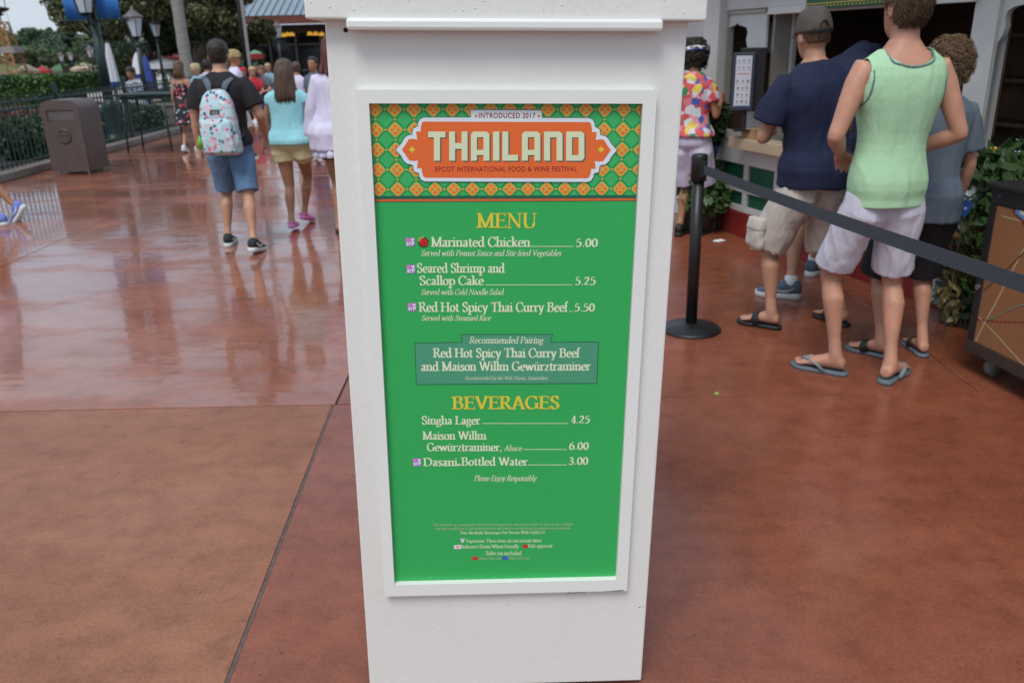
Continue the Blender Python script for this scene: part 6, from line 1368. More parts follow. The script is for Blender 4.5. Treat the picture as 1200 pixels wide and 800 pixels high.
# ================================================================== FOLIAGE HELPERS
LEAVES = {'leaf deep': (.022, .060, .014), 'leaf mid': (.040, .095, .020), 'leaf light': (.075, .14, .030), 'leaf olive': (.075, .095, .028), 'leaf dark': (.012, .030, .010), 'leaf blue green': (.03, .075, .045), 'leaf silver': (.35, .40, .38), 'leaf straw': (.26, .22, .08)}
for n_, c_ in LEAVES.items(): mat(n_, c_, .55, .3, 3)
mat('bark', (.10, .075, .055), .85, .3, 8, .8, 30, stretch=(1, 1, .3)); mat('palm bark', (.27, .25, .23), .85, .15, 5, .8, 20, stretch=(1, 1, 4))
def leaf_mesh(blobs, n, size, nm, seed=0, surf=.75, up=.0, long=1.8):
    """n folded leaves spread through ellipsoid blobs (c, r)"""
    R_ = np.random.default_rng(seed); vol = np.array([b_[1][0]*b_[1][1]*b_[1][2] for b_ in blobs])**.7; idx = R_.choice(len(blobs), n, p=vol/vol.sum())
    C_ = np.array([b_[0] for b_ in blobs], float)[idx]; Rr = np.array([b_[1] for b_ in blobs], float)[idx]
    d = R_.normal(size=(n, 3)); d /= np.linalg.norm(d, axis=1)[:, None]; rad = R_.random(n)**(1/3.0*(1-surf)+.06); rad *= 1+.12*R_.normal(size=n)*.6
    p = C_+d*rad[:, None]*Rr
    a = R_.normal(size=(n, 3)); a[:, 2] -= .3-up; a /= np.linalg.norm(a, axis=1)[:, None]; b_ = np.cross(a, R_.normal(size=(n, 3))); b_ /= np.linalg.norm(b_, axis=1)[:, None]; c_ = np.cross(a, b_)
    s_ = size*(.6+.8*R_.random(n))[:, None]
    v = np.stack([p-a*s_*long*.5, p+b_*s_*.5+c_*s_*.12, p+a*s_*long*.5, p-b_*s_*.5+c_*s_*.12], 1).reshape(-1, 3)
    me = D.meshes.new('leaves'); me.vertices.add(4*n); me.vertices.foreach_set('co', v.ravel())
    me.loops.add(4*n); me.loops.foreach_set('vertex_index', np.arange(4*n)); me.polygons.add(n); me.polygons.foreach_set('loop_start', np.arange(n)*4); me.polygons.foreach_set('loop_total', np.full(n, 4))
    # light and dark clumps
    ph = R_.random(3)*6; cl = np.sin(p[:, 0]/size/6+ph[0])+np.sin(p[:, 1]/size/6+ph[1])+np.sin(p[:, 2]/size/5+ph[2])+R_.normal(size=n)*.8
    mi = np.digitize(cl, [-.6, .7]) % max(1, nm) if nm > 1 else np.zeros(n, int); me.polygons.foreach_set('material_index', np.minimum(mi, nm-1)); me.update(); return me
def tree(name, c, blobs, n, size, mats, label, cat_='tree', group=None, trunk=.2, seed=1, limbs=4, trunk_h=None, crown='crown'):
    r = empty(name, c, 0, label, cat_, group); q = MB(); zc_ = min(b_[0][2] for b_ in blobs); th = trunk_h or zc_*1.05
    q.tube([(0, 0, -.05), (0, 0, th*.3), (trunk*.2, trunk*.1, th)], [trunk*1.25, trunk, trunk*.7], 10)
    R_ = random.Random(seed)
    for b_ in R_.sample(blobs, min(limbs, len(blobs))):
        e = Vector(b_[0]); s0_ = Vector((trunk*.2, trunk*.1, th*.9)); q.tube([s0_, s0_.lerp(e, .5)+Vector((0, 0, .1)), e], [trunk*.6, trunk*.35, trunk*.12], 7)
    q.build('trunk', M('bark'), r, True)
    o = link(crown, leaf_mesh(blobs, n, size, len(mats), seed), r, [M(m) for m in mats]); return r
def blobs_in(R_, n, c, r, s0, s1):
    out = []
    for _ in range(n):
        while True:
            d = [R_.uniform(-1, 1) for _ in range(3)]
            if sum(x*x for x in d) < 1: break
        s_ = R_.uniform(s0, s1); out.append(((c[0]+d[0]*r[0], c[1]+d[1]*r[1], c[2]+d[2]*r[2]), (s_, s_, s_*.8)))
    return out
def blades(name, c, n, h, spread, w, m, parent=None, seed=0, droop=.5):
    R_ = random.Random(seed); q = MB()
    for _ in range(n):
        a = R_.uniform(0, 6.28); r = R_.uniform(0, spread*.35); x, y = c[0]+r*math.cos(a), c[1]+r*math.sin(a); hh = h*R_.uniform(.6, 1.1); sp = spread*R_.uniform(.3, 1.1); sx, sy = -math.sin(a)*w/2, math.cos(a)*w/2; vs = []
        for i in range(5):
            t = i/4; rr = sp*t**1.8; z = c[2]+hh*(t-droop*t*t*.6); k_ = 1-t*.9; px_, py_ = x+rr*math.cos(a), y+rr*math.sin(a); vs += [(px_-sx*k_, py_-sy*k_, z), (px_+sx*k_, py_+sy*k_, z)]
        q.add(vs, [(2*i, 2*i+1, 2*i+3, 2*i+2) for i in range(4)], R_.randrange(len(m)) if isinstance(m, list) else 0)
    o = q.build(name, [M(x) for x in m] if isinstance(m, list) else M(m), parent); o['kind'] = 'stuff' if parent is None else 'stuff'; return o
# potted plants at the far corner of the stall
mat('pot dark', (.035, .030, .028), .5, .2, 10, .2, 40); mat('pot blue', (.03, .07, .22), .3, .15, 8)
c = wall_pt(WP(846, 262)[0]-.02, .24, 0); c.z = 0
r = empty('potted_shrub', c, 0, 'leafy shrub in a dark planter on the floor at the far stall corner', 'plant')
q = MB(); q.rings([(0, 0, 0, .11, .11), (0, 0, .02, .13, .13), (0, 0, .24, .17, .17), (0, 0, .27, .18, .18), (0, 0, .27, .15, .15), (0, 0, .24, .14, .14)], 24); q.build('planter', M('pot dark'), r, True)
link('foliage', leaf_mesh([((0, 0, .42), (.20, .20, .20)), ((.05, -.05, .30), (.2, .2, .14)), ((-.05, .02, .55), (.14, .14, .12))], 900, .045, 3, 3), r, [M('leaf straw'), M('leaf light'), M('leaf mid')])
q = MB(); [q.tube([(0, 0, .2), (random.uniform(-.05, .05), random.uniform(-.05, .05), .4), (random.uniform(-.14, .14), random.uniform(-.14, .14), .6)], [.008, .006, .003], 6) for _ in range(7)]; q.build('stem', M('bark'), r)
c3 = wall_pt(WP(826, 178)[0]+.22, .14, 0); c3 = AY(829, 187, c.y+.12)
r = empty('blue_pot_plant', c3, 0, 'upright leafy plant in a blue pot on a stand beside the stall corner', 'plant')
q = MB(); q.rings([(0, 0, 0, .06, .06), (0, 0, .02, .075, .075), (0, 0, .11, .095, .095), (0, 0, .12, .10, .10), (0, 0, .12, .085, .085), (0, 0, .09, .08, .08)], 20); q.build('pot', M('pot blue'), r, True)
link('foliage', leaf_mesh([((0, 0, .26), (.13, .12, .15)), ((.05, 0, .38), (.10, .08, .10))], 420, .05, 3, 8, long=2.4), r, [M('leaf deep'), M('leaf mid'), M('leaf deep')])
q = MB(); [q.tube([(0, 0, .08), (random.uniform(-.04, .04), random.uniform(-.03, .03), .25), (random.uniform(-.1, .1), random.uniform(-.08, .08), .40)], [.006, .005, .002], 6) for _ in range(6)]; q.build('stem', M('bark'), r)
q = MB(); zz = c3.z; q.box((0, 0, -.012), (.22, .22, .024)); [q.tube([(a*.09, b_*.09, -.02), (a*.10, b_*.10, -zz)], .010, 8) for a in (-1, 1) for b_ in (-1, 1)]; sdd = empty('plant_stand', c3, .2, 'small black metal stand under the blue pot', 'plant stand'); q.build('frame', M('dark metal'), sdd)
# flower bed between the right arch and the cart
bd = [(1128, 250, 4.75), (1150, 230, 4.7), (1175, 215, 4.6), (1195, 205, 4.5)]
def flower(c, m, r_=.02, par=None):
    q = MB()
    for i in range(6):
        a = i*PI/3; d = Vector((math.cos(a), math.sin(a)*.5, .6)).normalized(); s_ = Vector((-math.sin(a), math.cos(a), 0))*r_*.35
        q.add([Vector(c), Vector(c)+d*r_*.6-s_, Vector(c)+d*r_*1.1, Vector(c)+d*r_*.6+s_], [(0, 1, 2, 3)])
    q.ball(c, r_*.25, 6, 4); return q.build('flower', M(m), par)
mat('petal yellow', (.65, .42, .04), .6, .1); mat('petal white', (.62, .62, .66), .6, .05); mat('petal red', (.42, .02, .05), .6, .15); mat('planter box wood', (.06, .045, .035), .7, .3, 8, .4, 40)
def bush(px_, py_, Y, hh, rr, mats, lab, seed, n=900, size=.05, flowers=(), blade=None, long=1.8):
    c = AY(px_, py_, Y); base = Vector((c.x, c.y, 0)); r = empty('flower_shrub' if flowers else 'shrub', base, 0, lab, 'plant'); z = c.z
    bl = [((0, 0, z-rr*.2), (rr, rr, rr*.8)), ((rr*.4, -rr*.2, z+rr*.3), (rr*.6, rr*.6, rr*.5)), ((-rr*.4, 0, z*.55), (rr*.9, rr*.9, z*.4)), ((0, 0, z*.3), (rr*.8, rr*.8, z*.28))]
    link('foliage', leaf_mesh(bl, n, size, len(mats), seed, long=long), r, [M(m) for m in mats])
    q = MB(); R_ = random.Random(seed); [q.tube([(R_.uniform(-.04, .04), R_.uniform(-.04, .04), 0), (R_.uniform(-rr, rr)*.5, R_.uniform(-rr, rr)*.5, z*.6), (R_.uniform(-rr, rr)*.8, R_.uniform(-rr, rr)*.8, z*1.02)], [.010, .007, .003], 6) for _ in range(7)]; q.build('stem', M('bark'), r)
    for m_, k in flowers:
        for i in range(k): a = R_.uniform(PI*.9, PI*2.1); flower((rr*math.cos(a)*.9, rr*math.sin(a)*.9, z+R_.uniform(-.5, .9)*rr), m_, .026, r)
    if blade: blades('blade', (0, 0, z*.2), blade, z*1.1, rr*1.6, .010, ['leaf mid', 'leaf light', 'leaf straw'], r, seed)
    return r
bush(1162, 196, 4.62, 0, .17, ['leaf deep', 'leaf mid', 'leaf deep'], 'deep green flowering shrub below the right arch with white blooms', 21, 700, .045, (('petal white', 4),), 90, 2.6)
bush(1194, 205, 4.42, 0, .16, ['leaf deep', 'leaf mid', 'leaf mid'], 'green shrub with one yellow bloom at the right edge behind the cart', 22, 650, .045, (('petal yellow', 3),), 90, 2.6)
bush(1135, 222, 4.62, 0, .09, ['leaf silver', 'leaf blue green', 'leaf silver'], 'silver leaved plant beside the blue tag', 23, 420, .045, (), None, 2.6)
bush(1134, 283, 4.50, 0, .09, ['leaf mid', 'leaf dark', 'leaf straw'], 'low plant with small red blooms under the blue tag', 24, 320, .035, (('petal red', 7),), 160, 2.4)
bush(1166, 248, 4.42, 0, .10, ['leaf deep', 'leaf dark', 'leaf mid'], 'arching grassy plant right behind the cart corner', 25, 260, .04, (), 420, 3.0)
gr_ = G(1128, 395); r = empty('ornamental_grass', (gr_.x+.16, gr_.y+.12, 0), 0, 'clump of dry ornamental grass on the floor left of the cart', 'grass clump')
blades('blade', (0, 0, .0), 700, .62, .20, .007, ['leaf straw', 'leaf olive', 'leaf dark'], r, 9, .25)
gr_ = G(1150, 385); r = empty('ornamental_grass', (gr_.x+.18, gr_.y+.2, 0), 0, 'second clump of ornamental grass, half hidden behind the cart', 'grass clump')
blades('blade', (0, 0, .0), 600, .66, .20, .007, ['leaf straw', 'leaf olive', 'leaf mid'], r, 10, .25)
# small blue tag on a stake
c = AY(1131, 244, 4.22); r = empty('blue_tag', (c.x, c.y, 0), math.radians(8), 'small blue diamond shaped tag on a stake among the flowers', 'tag'); mat('tag blue', (.03, .09, .30), .4, .1)
q = MB(); q.tube([(0, .006, 0), (0, .006, c.z)], .003, 6); q.build('stake', M('steel'), r)
Rt = Matrix.Rotation(math.radians(33), 3, 'Y'); q = MB(); q.box((0, 0, c.z), (.062, .004, .078), R=Rt); tg = q.build('plate', M('tag blue'), r, bevel=.001)
q = MB(); vs = [Rt @ Vector((math.cos(a*PI/5+PI/2)*(.011 if a % 2 == 0 else .0045), -.0026, math.sin(a*PI/5+PI/2)*(.011 if a % 2 == 0 else .0045)))+Vector((0, 0, c.z)) for a in range(10)]; q.add([(0, -.0026, c.z)]+vs, [(0, i+1, (i+1) % 10+1) for i in range(10)]); q.build('star_mark', M('petal white'), tg)
# ================================================================== LEFT: KERB, FENCE, CAN, LAMPS
mat('kerb concrete', (.20, .175, .15), .7, .15, 8, .4, 60); mat('soil', (.035, .024, .018), .95, .3, 8, .8, 40)
FX = -6.95
sl = MB(); sl.add([(-30, 6, .03), (-7.0, 6, .03), (-7.0, 26, .03), (-30, 26, .03)], [(0, 1, 2, 3)]); tag(sl.build('planting_soil', M('soil')), kind='structure')
y = 5.0; kr = MB(); kr.box((-6.86, 15, -.005), (.2, 22, .008)); kerb = tag(kr.build('kerb', M('kerb concrete')), kind='structure')
while y < 26: q = MB(); q.box((-6.86, y+.6, .055), (.24, 1.19, .11)); q.build('kerb_stone', M('kerb concrete'), kerb, bevel=.015); y += 1.2
fence = empty('iron_fence', (FX, 6, 0), 0, 'black iron picket fence standing behind the kerb on the left', 'fence')
pm = MB(); pm.box((0, 0, .55), (.016, .016, .96)); pm.box((0, 0, 1.04), (.022, .022, .03)); pme = pm.me('picket'); pme.materials.append(M('green metal'))
FL = 20.0; n_ = int(FL/.115)
for i in range(n_):
    o = D.objects.new('picket', pme); COL.objects.link(o); o.parent = fence; o.location = (0, .06+i*.115, 0)
for z in (.16, .88, .98): q = MB(); q.box((0, FL/2, z), (.022, FL, .028)); q.build('rail', M('green metal'), fence)
for i in range(9): q = MB(); q.box((0, i*2.45+.005, .58), (.055, .055, 1.12)); q.box((0, i*2.45+.005, 1.16), (.07, .07, .05)); q.build('post', M('green metal'), fence)
# trash can
mat('can brown', (.095, .070, .064), .5, .1, 6, .1, 60); mat('can flap', (.12, .10, .105), .4, .1); mat('emblem gold', (.085, .060, .042), .4, .2)
g = G(90, 203); r = empty('trash_can', (g.x-.02, g.y+.22, 0), math.radians(-3), 'brown litter bin with a rounded hood standing before the fence', 'trash can')
w_, d_, h_ = .54, .56, 1.0
def side_prof(): 
    P_ = [(-w_/2, .03), (w_/2, .03), (w_/2, h_-.13)]
    P_ += [(w_/2-.13+.13*math.cos(a), h_-.13+.13*math.sin(a)) for a in [PI/2*i/6 for i in range(1, 7)]]+[(-w_/2+.13+.13*math.cos(a), h_-.13+.13*math.sin(a)) for a in [PI/2+PI/2*i/6 for i in range(0, 7)]]
    return P_
me = poly_me([side_prof()], d_-.03); me.transform(XZ); me.flip_normals(); bo = link('body', me, r, (M('can brown'),)); bvm = bo.modifiers.new('b', 'BEVEL'); bvm.width = .01; bvm.segments = 2; bvm.limit_method = 'ANGLE'; bvm.angle_limit = .8
inner = [(x*.94, .05+(z-.03)*.965) for x, z in side_prof()]; hole = [(-.19, h_-.28), (.19, h_-.28), (.19, h_-.13), (-.19, h_-.13)]
me = poly_me([side_prof(), hole], .02); me.transform(XZ); me.transform(Matrix.Translation((0, -d_/2-.0, 0))); me.flip_normals(); link('front_panel', me, r, (M('can brown'),))
q = MB(); q.box((0, -d_/2+.012, h_-.205), (.372, .014, .142)); q.build('flap', M('can flap'), r, bevel=.004)
q = MB(); q.rings([(0, 0, 0, .105, .105), (0, 0, .010, .10, .10), (0, 0, .014, .085, .085), (0, 0, .010, .078, .078)], 28)
q.v = [(x, -z, y) for x, y, z in q.v]; q.v = [(x, y_-d_/2-.0105, z+.52) for x, y_, z in q.v]; em = q.build('round_emblem', M('emblem gold'), r, True)
q = MB()
for (x, z, a, b_) in ((-.02, .02, .03, .02), (.025, .01, .02, .03), (0, -.035, .045, .012), (.0, .05, .03, .01), (-.045, -.01, .012, .02)): q.ball((x, -d_/2-.020, .52+z), (a, .006, b_), 10, 6)
q.build('emblem_relief', M('emblem gold'), em, True)
for x in (-.2, .2):
    for y_ in (-.2, .2): q = MB(); q.tube([(x, y_, 0), (x, y_, .035)], .02, 8); q.build('foot', M('steel'), r)
# lamp posts
mat('lantern glass', (.55, .60, .66), .12, .03); mat('lamp globe', (.72, .70, .66), .3, .04)
def lantern(q0, par, z, s_=1.0, mtl='green metal', x=0, y=0):
    q = MB(); q.rings([(x, y, z, .11*s_, .11*s_), (x, y, z+.40*s_, .20*s_, .20*s_)], 6); gl = q.build('lantern_glass', M('lantern glass'), par)
    q = MB()
    for i in range(6): a = i*PI/3; q.tube([(x+.114*s_*math.cos(a), y+.114*s_*math.sin(a), z), (x+.204*s_*math.cos(a), y+.204*s_*math.sin(a), z+.40*s_)], .009*s_, 5)
    q.rings([(x, y, z-.05*s_, .05*s_, .05*s_), (x, y, z-.005, .13*s_, .13*s_), (x, y, z, .12*s_, .12*s_)], 6); q.build('lantern_frame', M(mtl), par)
    q = MB(); q.rings([(x, y, z+.405*s_, .23*s_, .23*s_), (x, y, z+.43*s_, .22*s_, .22*s_), (x, y, z+.50*s_, .12*s_, .12*s_), (x, y, z+.55*s_, .07*s_, .07*s_), (x, y, z+.57*s_, .03*s_, .03*s_), (x, y, z+.61*s_, .035*s_, .035*s_), (x, y, z+.66*s_, .008*s_, .008*s_)], 12); q.build('lantern_cap', M('can flap'), par, True)
def lamp_post(px_, py_mid, Y, label, s_=1.0, fixed=None, group='street lamps along the plaza'):
    """py_mid: photo row of the middle of the lantern glass"""
    c = AY(px_, py_mid, Y); x0 = c.x; zt_ = c.z-.2*s_
    r = empty('street_lamp', (x0, Y, 0), 0, label, 'street lamp', group)
    q = MB(); q.rings([(0, 0, 0, .20*s_, .20*s_), (0, 0, .10, .20*s_, .20*s_), (0, 0, .14, .15*s_, .15*s_), (0, 0, .42, .12*s_, .12*s_), (0, 0, .46, .14*s_, .14*s_), (0, 0, .50, .09*s_, .09*s_)], 16); q.build('base', M('green metal'), r, True)
    q = MB(); q.tube([(0, 0, .45), (0, 0, zt_-.05*s_)], [.062*s_, .042*s_], 14); q.tube([(0, 0, zt_-.22*s_), (0, 0, zt_-.16*s_)], .06*s_, 12); q.build('pole', M('green metal'), r, True)
    lantern(None, r, zt_, s_); return r
lamp_post(158, 32, 19.5, 'black street lamp with a clear lantern second nearest on the left', .95)
lamp_post(182.5, 36, 29, 'smaller street lamp with a pale lantern before the dark oak', .85)
lamp_post(325, 38, 36, 'street lamp with a pale lantern in front of the pavilion windows', 1.0)
lamp_post(72, 68.5, 62, 'tiny far street lamp left of the second hedge', 1.0)
lamp_post(83, 67.5, 66, 'tiny far street lamp above the second hedge', 1.0)
lamp_post(106, 63, 52, 'far street lamp just left of the banner post', 1.15)
# the banner post
r = empty('banner_post', (-7.31, 15.89, .02), 0, 'dark green lamp post carrying two blue banners behind the fence', 'lamp post')
q = MB(); q.rings([(0, 0, 0, .22, .22), (0, 0, .08, .22, .22), (0, 0, .13, .17, .17), (0, 0, .17, .155, .155), (0, 0, .60, .125, .125), (0, 0, .65, .15, .15), (0, 0, .70, .11, .11), (0, 0, .78, .095, .095)], 18); q.build('base', M('green metal'), r, True)
q = MB()
for i in range(12): a = i*PI/6; q.tube([(.158*math.cos(a), .158*math.sin(a), .18), (.128*math.cos(a), .128*math.sin(a), .59)], .010, 6)
q.build('flutes', M('green metal'), r)['kind'] = 'stuff'
ztop = AY(112, 25.5, 15.89).z; q = MB(); q.tube([(0, 0, .76), (0, 0, ztop+.02)], [.090, .068], 16); q.tube([(0, 0, ztop), (0, 0, 4.65)], .035, 12); q.ball((0, 0, 4.7), .06, 10, 8); q.build('pole', M('green metal'), r, True)
for z in (ztop, 4.5):
    q = MB(); q.tube([(-.56, 0, z), (.58, 0, z)], .014, 8); q.ball((-.57, 0, z), .028, 8, 6); q.ball((.60, 0, z), .028, 8, 6); q.build('banner_arm', M('green metal'), r, True)
q = MB(); q.tube([(-.3, 0, ztop+.05), (-.1, 0, ztop-.25), (0, 0, ztop-.3)], .010, 6); q.tube([(.3, 0, ztop+.05), (.1, 0, ztop-.25), (0, 0, ztop-.3)], .010, 6); q.build('bracket', M('green metal'), r, True)
mat('banner blue', (.04, .20, .58), .7, .10, 3, .3, 6, stretch=(4, 4, .6)); mat('banner pale', (.45, .55, .65), .7, .05)
mat('banner maroon', (.12, .03, .035), .7, .2, 3)
for s_ in (-1, 1):
    q = MB(); n_ = 12; vs = []
    for j in range(9):
        z = ztop+.03+(4.45-ztop)*j/8
        for i in range(n_+1): x = s_*(.07+.42*i/n_); vs.append((x, .012*math.sin(i*.9+j*.7), z))
    q.add(vs, [(j*(n_+1)+i, j*(n_+1)+i+1, (j+1)*(n_+1)+i+1, (j+1)*(n_+1)+i) for j in range(8) for i in range(n_)]); q.mi = [0 if f_//n_ < 2 else 1 for f_ in range(8*n_)]; bn = q.build('banner', [M('banner blue'), M('banner maroon')], r, True); sm_ = bn.modifiers.new('s', 'SOLIDIFY'); sm_.thickness = .004
lantern(None, r, ztop+.12, 1.05, y=-.28)
q = MB(); q.tube([(0, 0, ztop-.1), (0, -.2, ztop-.05), (0, -.28, ztop+.07)], .018, 8); q.build('lantern_arm', M('green metal'), r, True)
# folded parasols
mat('parasol white', (.62, .64, .68), .75, .05, 6, .3, 20); mat('parasol blue', (.04, .07, .30), .75, .1, 6, .3, 20); mat('parasol red', (.35, .03, .03), .75, .1)
def folded(px0, py0, py1, Y, label, m1='parasol white', m2='parasol blue', wid=.13):
    a = AY(px0, py0, Y); b_ = AY(px0+(py1-py0)*.18, py1, Y); r = empty('folded_parasol', (a.x, Y, 0), 0, label, 'parasol', 'folded parasols')
    for nm, z0_, z1_, m_, r0_, r1_ in (('canopy', a.z, b_.z+.12, m1, .03, wid), ('canopy_hem', b_.z+.12, b_.z, m2, wid*1.0, wid*.8)):
        q = MB(); vs = []; na = 32
        for i in range(7):
            t = i/6; z = z0_+(z1_-z0_)*t; rr = r0_+(r1_-r0_)*t**.7
            for j in range(na): an = 2*PI*j/na; k_ = rr*(1+.18*math.sin(an*8)); vs.append((k_*math.cos(an), k_*math.sin(an), z))
        q.add(vs, [(i*na+j, (i+1)*na+j, (i+1)*na+(j+1) % na, i*na+(j+1) % na) for i in range(6) for j in range(na)]); q.build(nm, M(m_), r, True)
    q = MB(); q.tube([(0, 0, 0), (0, 0, a.z+.05)], .022, 8); q.box((0, 0, .03), (.4, .4, .06)); q.build('pole', M('can flap'), r)
folded(125.5, 51, 103, 18.0, 'white folded parasol with a blue hem just right of the banner post', wid=.10)
folded(160, 62, 92, 25, 'white folded parasol left of the blue one', wid=.20); folded(169.5, 66, 103, 22, 'deep blue folded parasol beside the second street lamp', 'parasol blue', 'parasol blue', .12)
# high table
mat('table green', (.010, .030, .026), .35, .15, 20)
g = G(190, 175); tz = AY(180, 110, g.y).z; r = empty('high_table', (g.x-.08, g.y, 0), math.radians(0), 'dark green high metal table standing by the kerb', 'table')
q = MB(); q.box((0, 0, tz), (.86, .70, .035)); q.build('table_top', M('table green'), r, bevel=.006)
for x in (-.34, .34):
    for y_ in (-.28, .28): q = MB(); q.tube([(x*.95, y_*.95, tz-.02), (x*1.1, y_*1.1, 0)], .018, 8); q.build('leg', M('table green'), r, True)
q = MB(); q.box((0, -.30, tz-.05), (.74, .02, .05)); q.box((0, .30, tz-.05), (.74, .02, .05)); q.build('apron', M('table green'), r)
# hedges, shrubs, trees
def hedge(c, sz, label, seed, n=9000, ls=.07):
    r = empty('hedge', c, 0, label, 'hedge'); q = MB(); q.box((0, 0, sz[2]/2-.05), (sz[0]-.15, sz[1]-.15, sz[2]-.12)); q.build('inner_twigs', M('leaf dark'), r)
    R_ = np.random.default_rng(seed); f = R_.integers(0, 3, n); p = R_.uniform(-.5, .5, (n, 3))*np.array(sz); p[:, 2] += sz[2]/2
    top_ = f == 0; p[top_, 2] = sz[2]; fr = f == 1; p[fr, 1] = -sz[1]/2; sd2 = f == 2; p[sd2, 0] = np.where(R_.random(sd2.sum()) > .5, 1, -1)*sz[0]/2; p += R_.normal(size=p.shape)*.03
    bl = [((0, 0, 0), (1, 1, 1))]; me = leaf_mesh(bl, n, ls, 3, seed); co = np.empty(n*12); me.vertices.foreach_get('co', co); co = co.reshape(n, 4, 3); co = co-co.mean(1)[:, None]+p[:, None]; me.vertices.foreach_set('co', co.ravel()); me.update()
    link('leaves', me, r, [M('leaf deep'), M('leaf mid'), M('leaf light')])
a, b_ = AY(-40, 93, 28), AY(69, 92, 28); hedge(((a.x+b_.x)/2, 28.8, 0), (b_.x-a.x, 1.6, a.z*.5+b_.z*.5), 'long clipped hedge at the left edge beyond the fence', 1, 16000, .075)
a, b_ = AY(79, 87, 38), AY(108, 87, 38); hedge(((a.x+b_.x)/2, 38.8, 0), (b_.x-a.x, 1.6, b_.z), 'smaller clipped hedge just left of the banner post', 2, 5000, .08)
NTH = ['first', 'second', 'third', 'fourth', 'fifth', 'sixth', 'seventh', 'eighth', 'ninth', 'tenth', 'eleventh', 'twelfth', 'thirteenth']
def low_bush(x, y_, rr, h, label, seed, mats=('leaf dark', 'leaf deep', 'leaf mid'), n=1600, group='low bushes behind the iron fence'):
    R_ = random.Random(seed); bl = blobs_in(R_, 6, (0, 0, h*.5), (rr*.6, rr*.6, h*.28), rr*.35, rr*.6); r = empty('bush', (x, y_, 0), 0, label, 'bush', group)
    link('foliage', leaf_mesh(bl, n, .055, len(mats), seed), r, [M(m) for m in mats]); q = MB()
    for _ in range(5): a = R_.uniform(0, 6.28); q.tube([(0, 0, 0), (rr*.3*math.cos(a), rr*.3*math.sin(a), h*.4), (rr*.6*math.cos(a), rr*.6*math.sin(a), h*.8)], [.02, .013, .005], 6)
    q.build('stem', M('bark'), r); return r
for i in range(13): low_bush(-7.75-(.45 if i % 2 else 0)-random.uniform(0, .2), 9.0+i*1.15, .55, .42+.08*(i % 3), 'dark leafy bush behind the iron fence, the '+NTH[i]+' one counted from the near end', 60+i)
mat('pink bloom', (.20, .065, .065), .8, .4, 6)
r = empty('flower_bed', (-12.5, 22.5, 0), 0, 'bed of small dusky pink flowers beyond the low bushes', 'flower bed'); o = link('blossoms', leaf_mesh([((0, 0, .12), (4.5, 3.6, .16))], 9000, .06, 3, 5), r, [M('pink bloom'), M('leaf deep'), M('leaf mid')]); o['kind'] = 'stuff'
# big oak mass left of centre
def oak(px_, Y, top, bot, rad, label, seed, n, mats, size=.11, k=16):
    c = AY(px_, 60, Y); R_ = random.Random(seed); bl = blobs_in(R_, k, (0, 0, (top+bot)/2), (rad, rad*.8, (top-bot)*.34), rad*.22, rad*.42)
    return tree('oak_tree', (c.x, Y, 0), bl, n, size, mats, label, trunk=.20, seed=seed, trunk_h=bot*1.1, group='oaks on the plaza')
mat('oak leaf dark', (.038, .050, .018), .6, .3, 3); mat('oak leaf', (.080, .095, .034), .6, .3, 3); mat('oak leaf light', (.115, .125, .05), .6, .3, 3)  # three oak leaf tones, mixed in random clumps
OM = ['oak leaf dark', 'oak leaf', 'oak leaf light']
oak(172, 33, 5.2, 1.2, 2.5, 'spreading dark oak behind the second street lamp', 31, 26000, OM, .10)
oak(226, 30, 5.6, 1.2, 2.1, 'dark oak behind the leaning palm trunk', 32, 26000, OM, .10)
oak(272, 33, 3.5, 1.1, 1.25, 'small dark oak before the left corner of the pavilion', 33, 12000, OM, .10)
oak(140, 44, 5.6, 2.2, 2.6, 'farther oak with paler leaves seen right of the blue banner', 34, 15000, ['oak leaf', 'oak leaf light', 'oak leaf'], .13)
# far tree line
R_ = random.Random(9); mat('far leaf cool', (.085, .13, .095), .7, .3, 3); mat('far leaf', (.11, .16, .07), .7, .3, 3); mat('far leaf dark', (.055, .085, .045), .7, .3, 3); mat('far leaf light', (.15, .20, .085), .7, .3, 3)  # leaf tones paled so distance haze is painted into the colour
far_specs = [(-60, 26, 7), (-30, 30, 8), (8, 40, 7.5), (22, 44, 6.5), (36, 36, 7), (47, 40, 8), (58, 41, 9), (71, 35, 9), (83, 45, 8), (93, 47, 7), (103, 51, 9), (118, 52, 9), (128, 50, 8), (52, 58, 6), (30, 59, 5.5), (78, 58, 6), (100, 60, 6)]
FN = ['tall loose tree', 'pointed conifer', 'rounded tree', 'feathery pine', 'broad dark tree']
FL_ = ['far tree at the very left edge behind the lattice tower', 'far pointed tree just right of the lattice tower', 'far round tree above the cream house', 'far pointed tree left of the tall pines', 'far loose tree above the long hedge', 'far tree with an uneven top over the hedge centre', 'tall far tree above the right end of the long hedge', 'tallest far tree of the line, near the hedge gap', 'far pointed tree over the gap between the hedges', 'far rounded tree over the smaller hedge', 'far tree close to the left banner arm', 'far tree directly behind the banner post shaft', 'far tree right of the banner post shaft', 'nearer round tree over the right half of the long hedge', 'nearer round tree over the left half of the long hedge', 'nearer low tree in the gap between the hedges', 'nearer low tree behind the smaller hedge']
BN_ = ['nearest dark bush behind the left end of the iron fence', 'dark bush behind the fence left of the litter bin', 'dark bush directly behind the litter bin', 'dark bush behind the fence right of the litter bin']
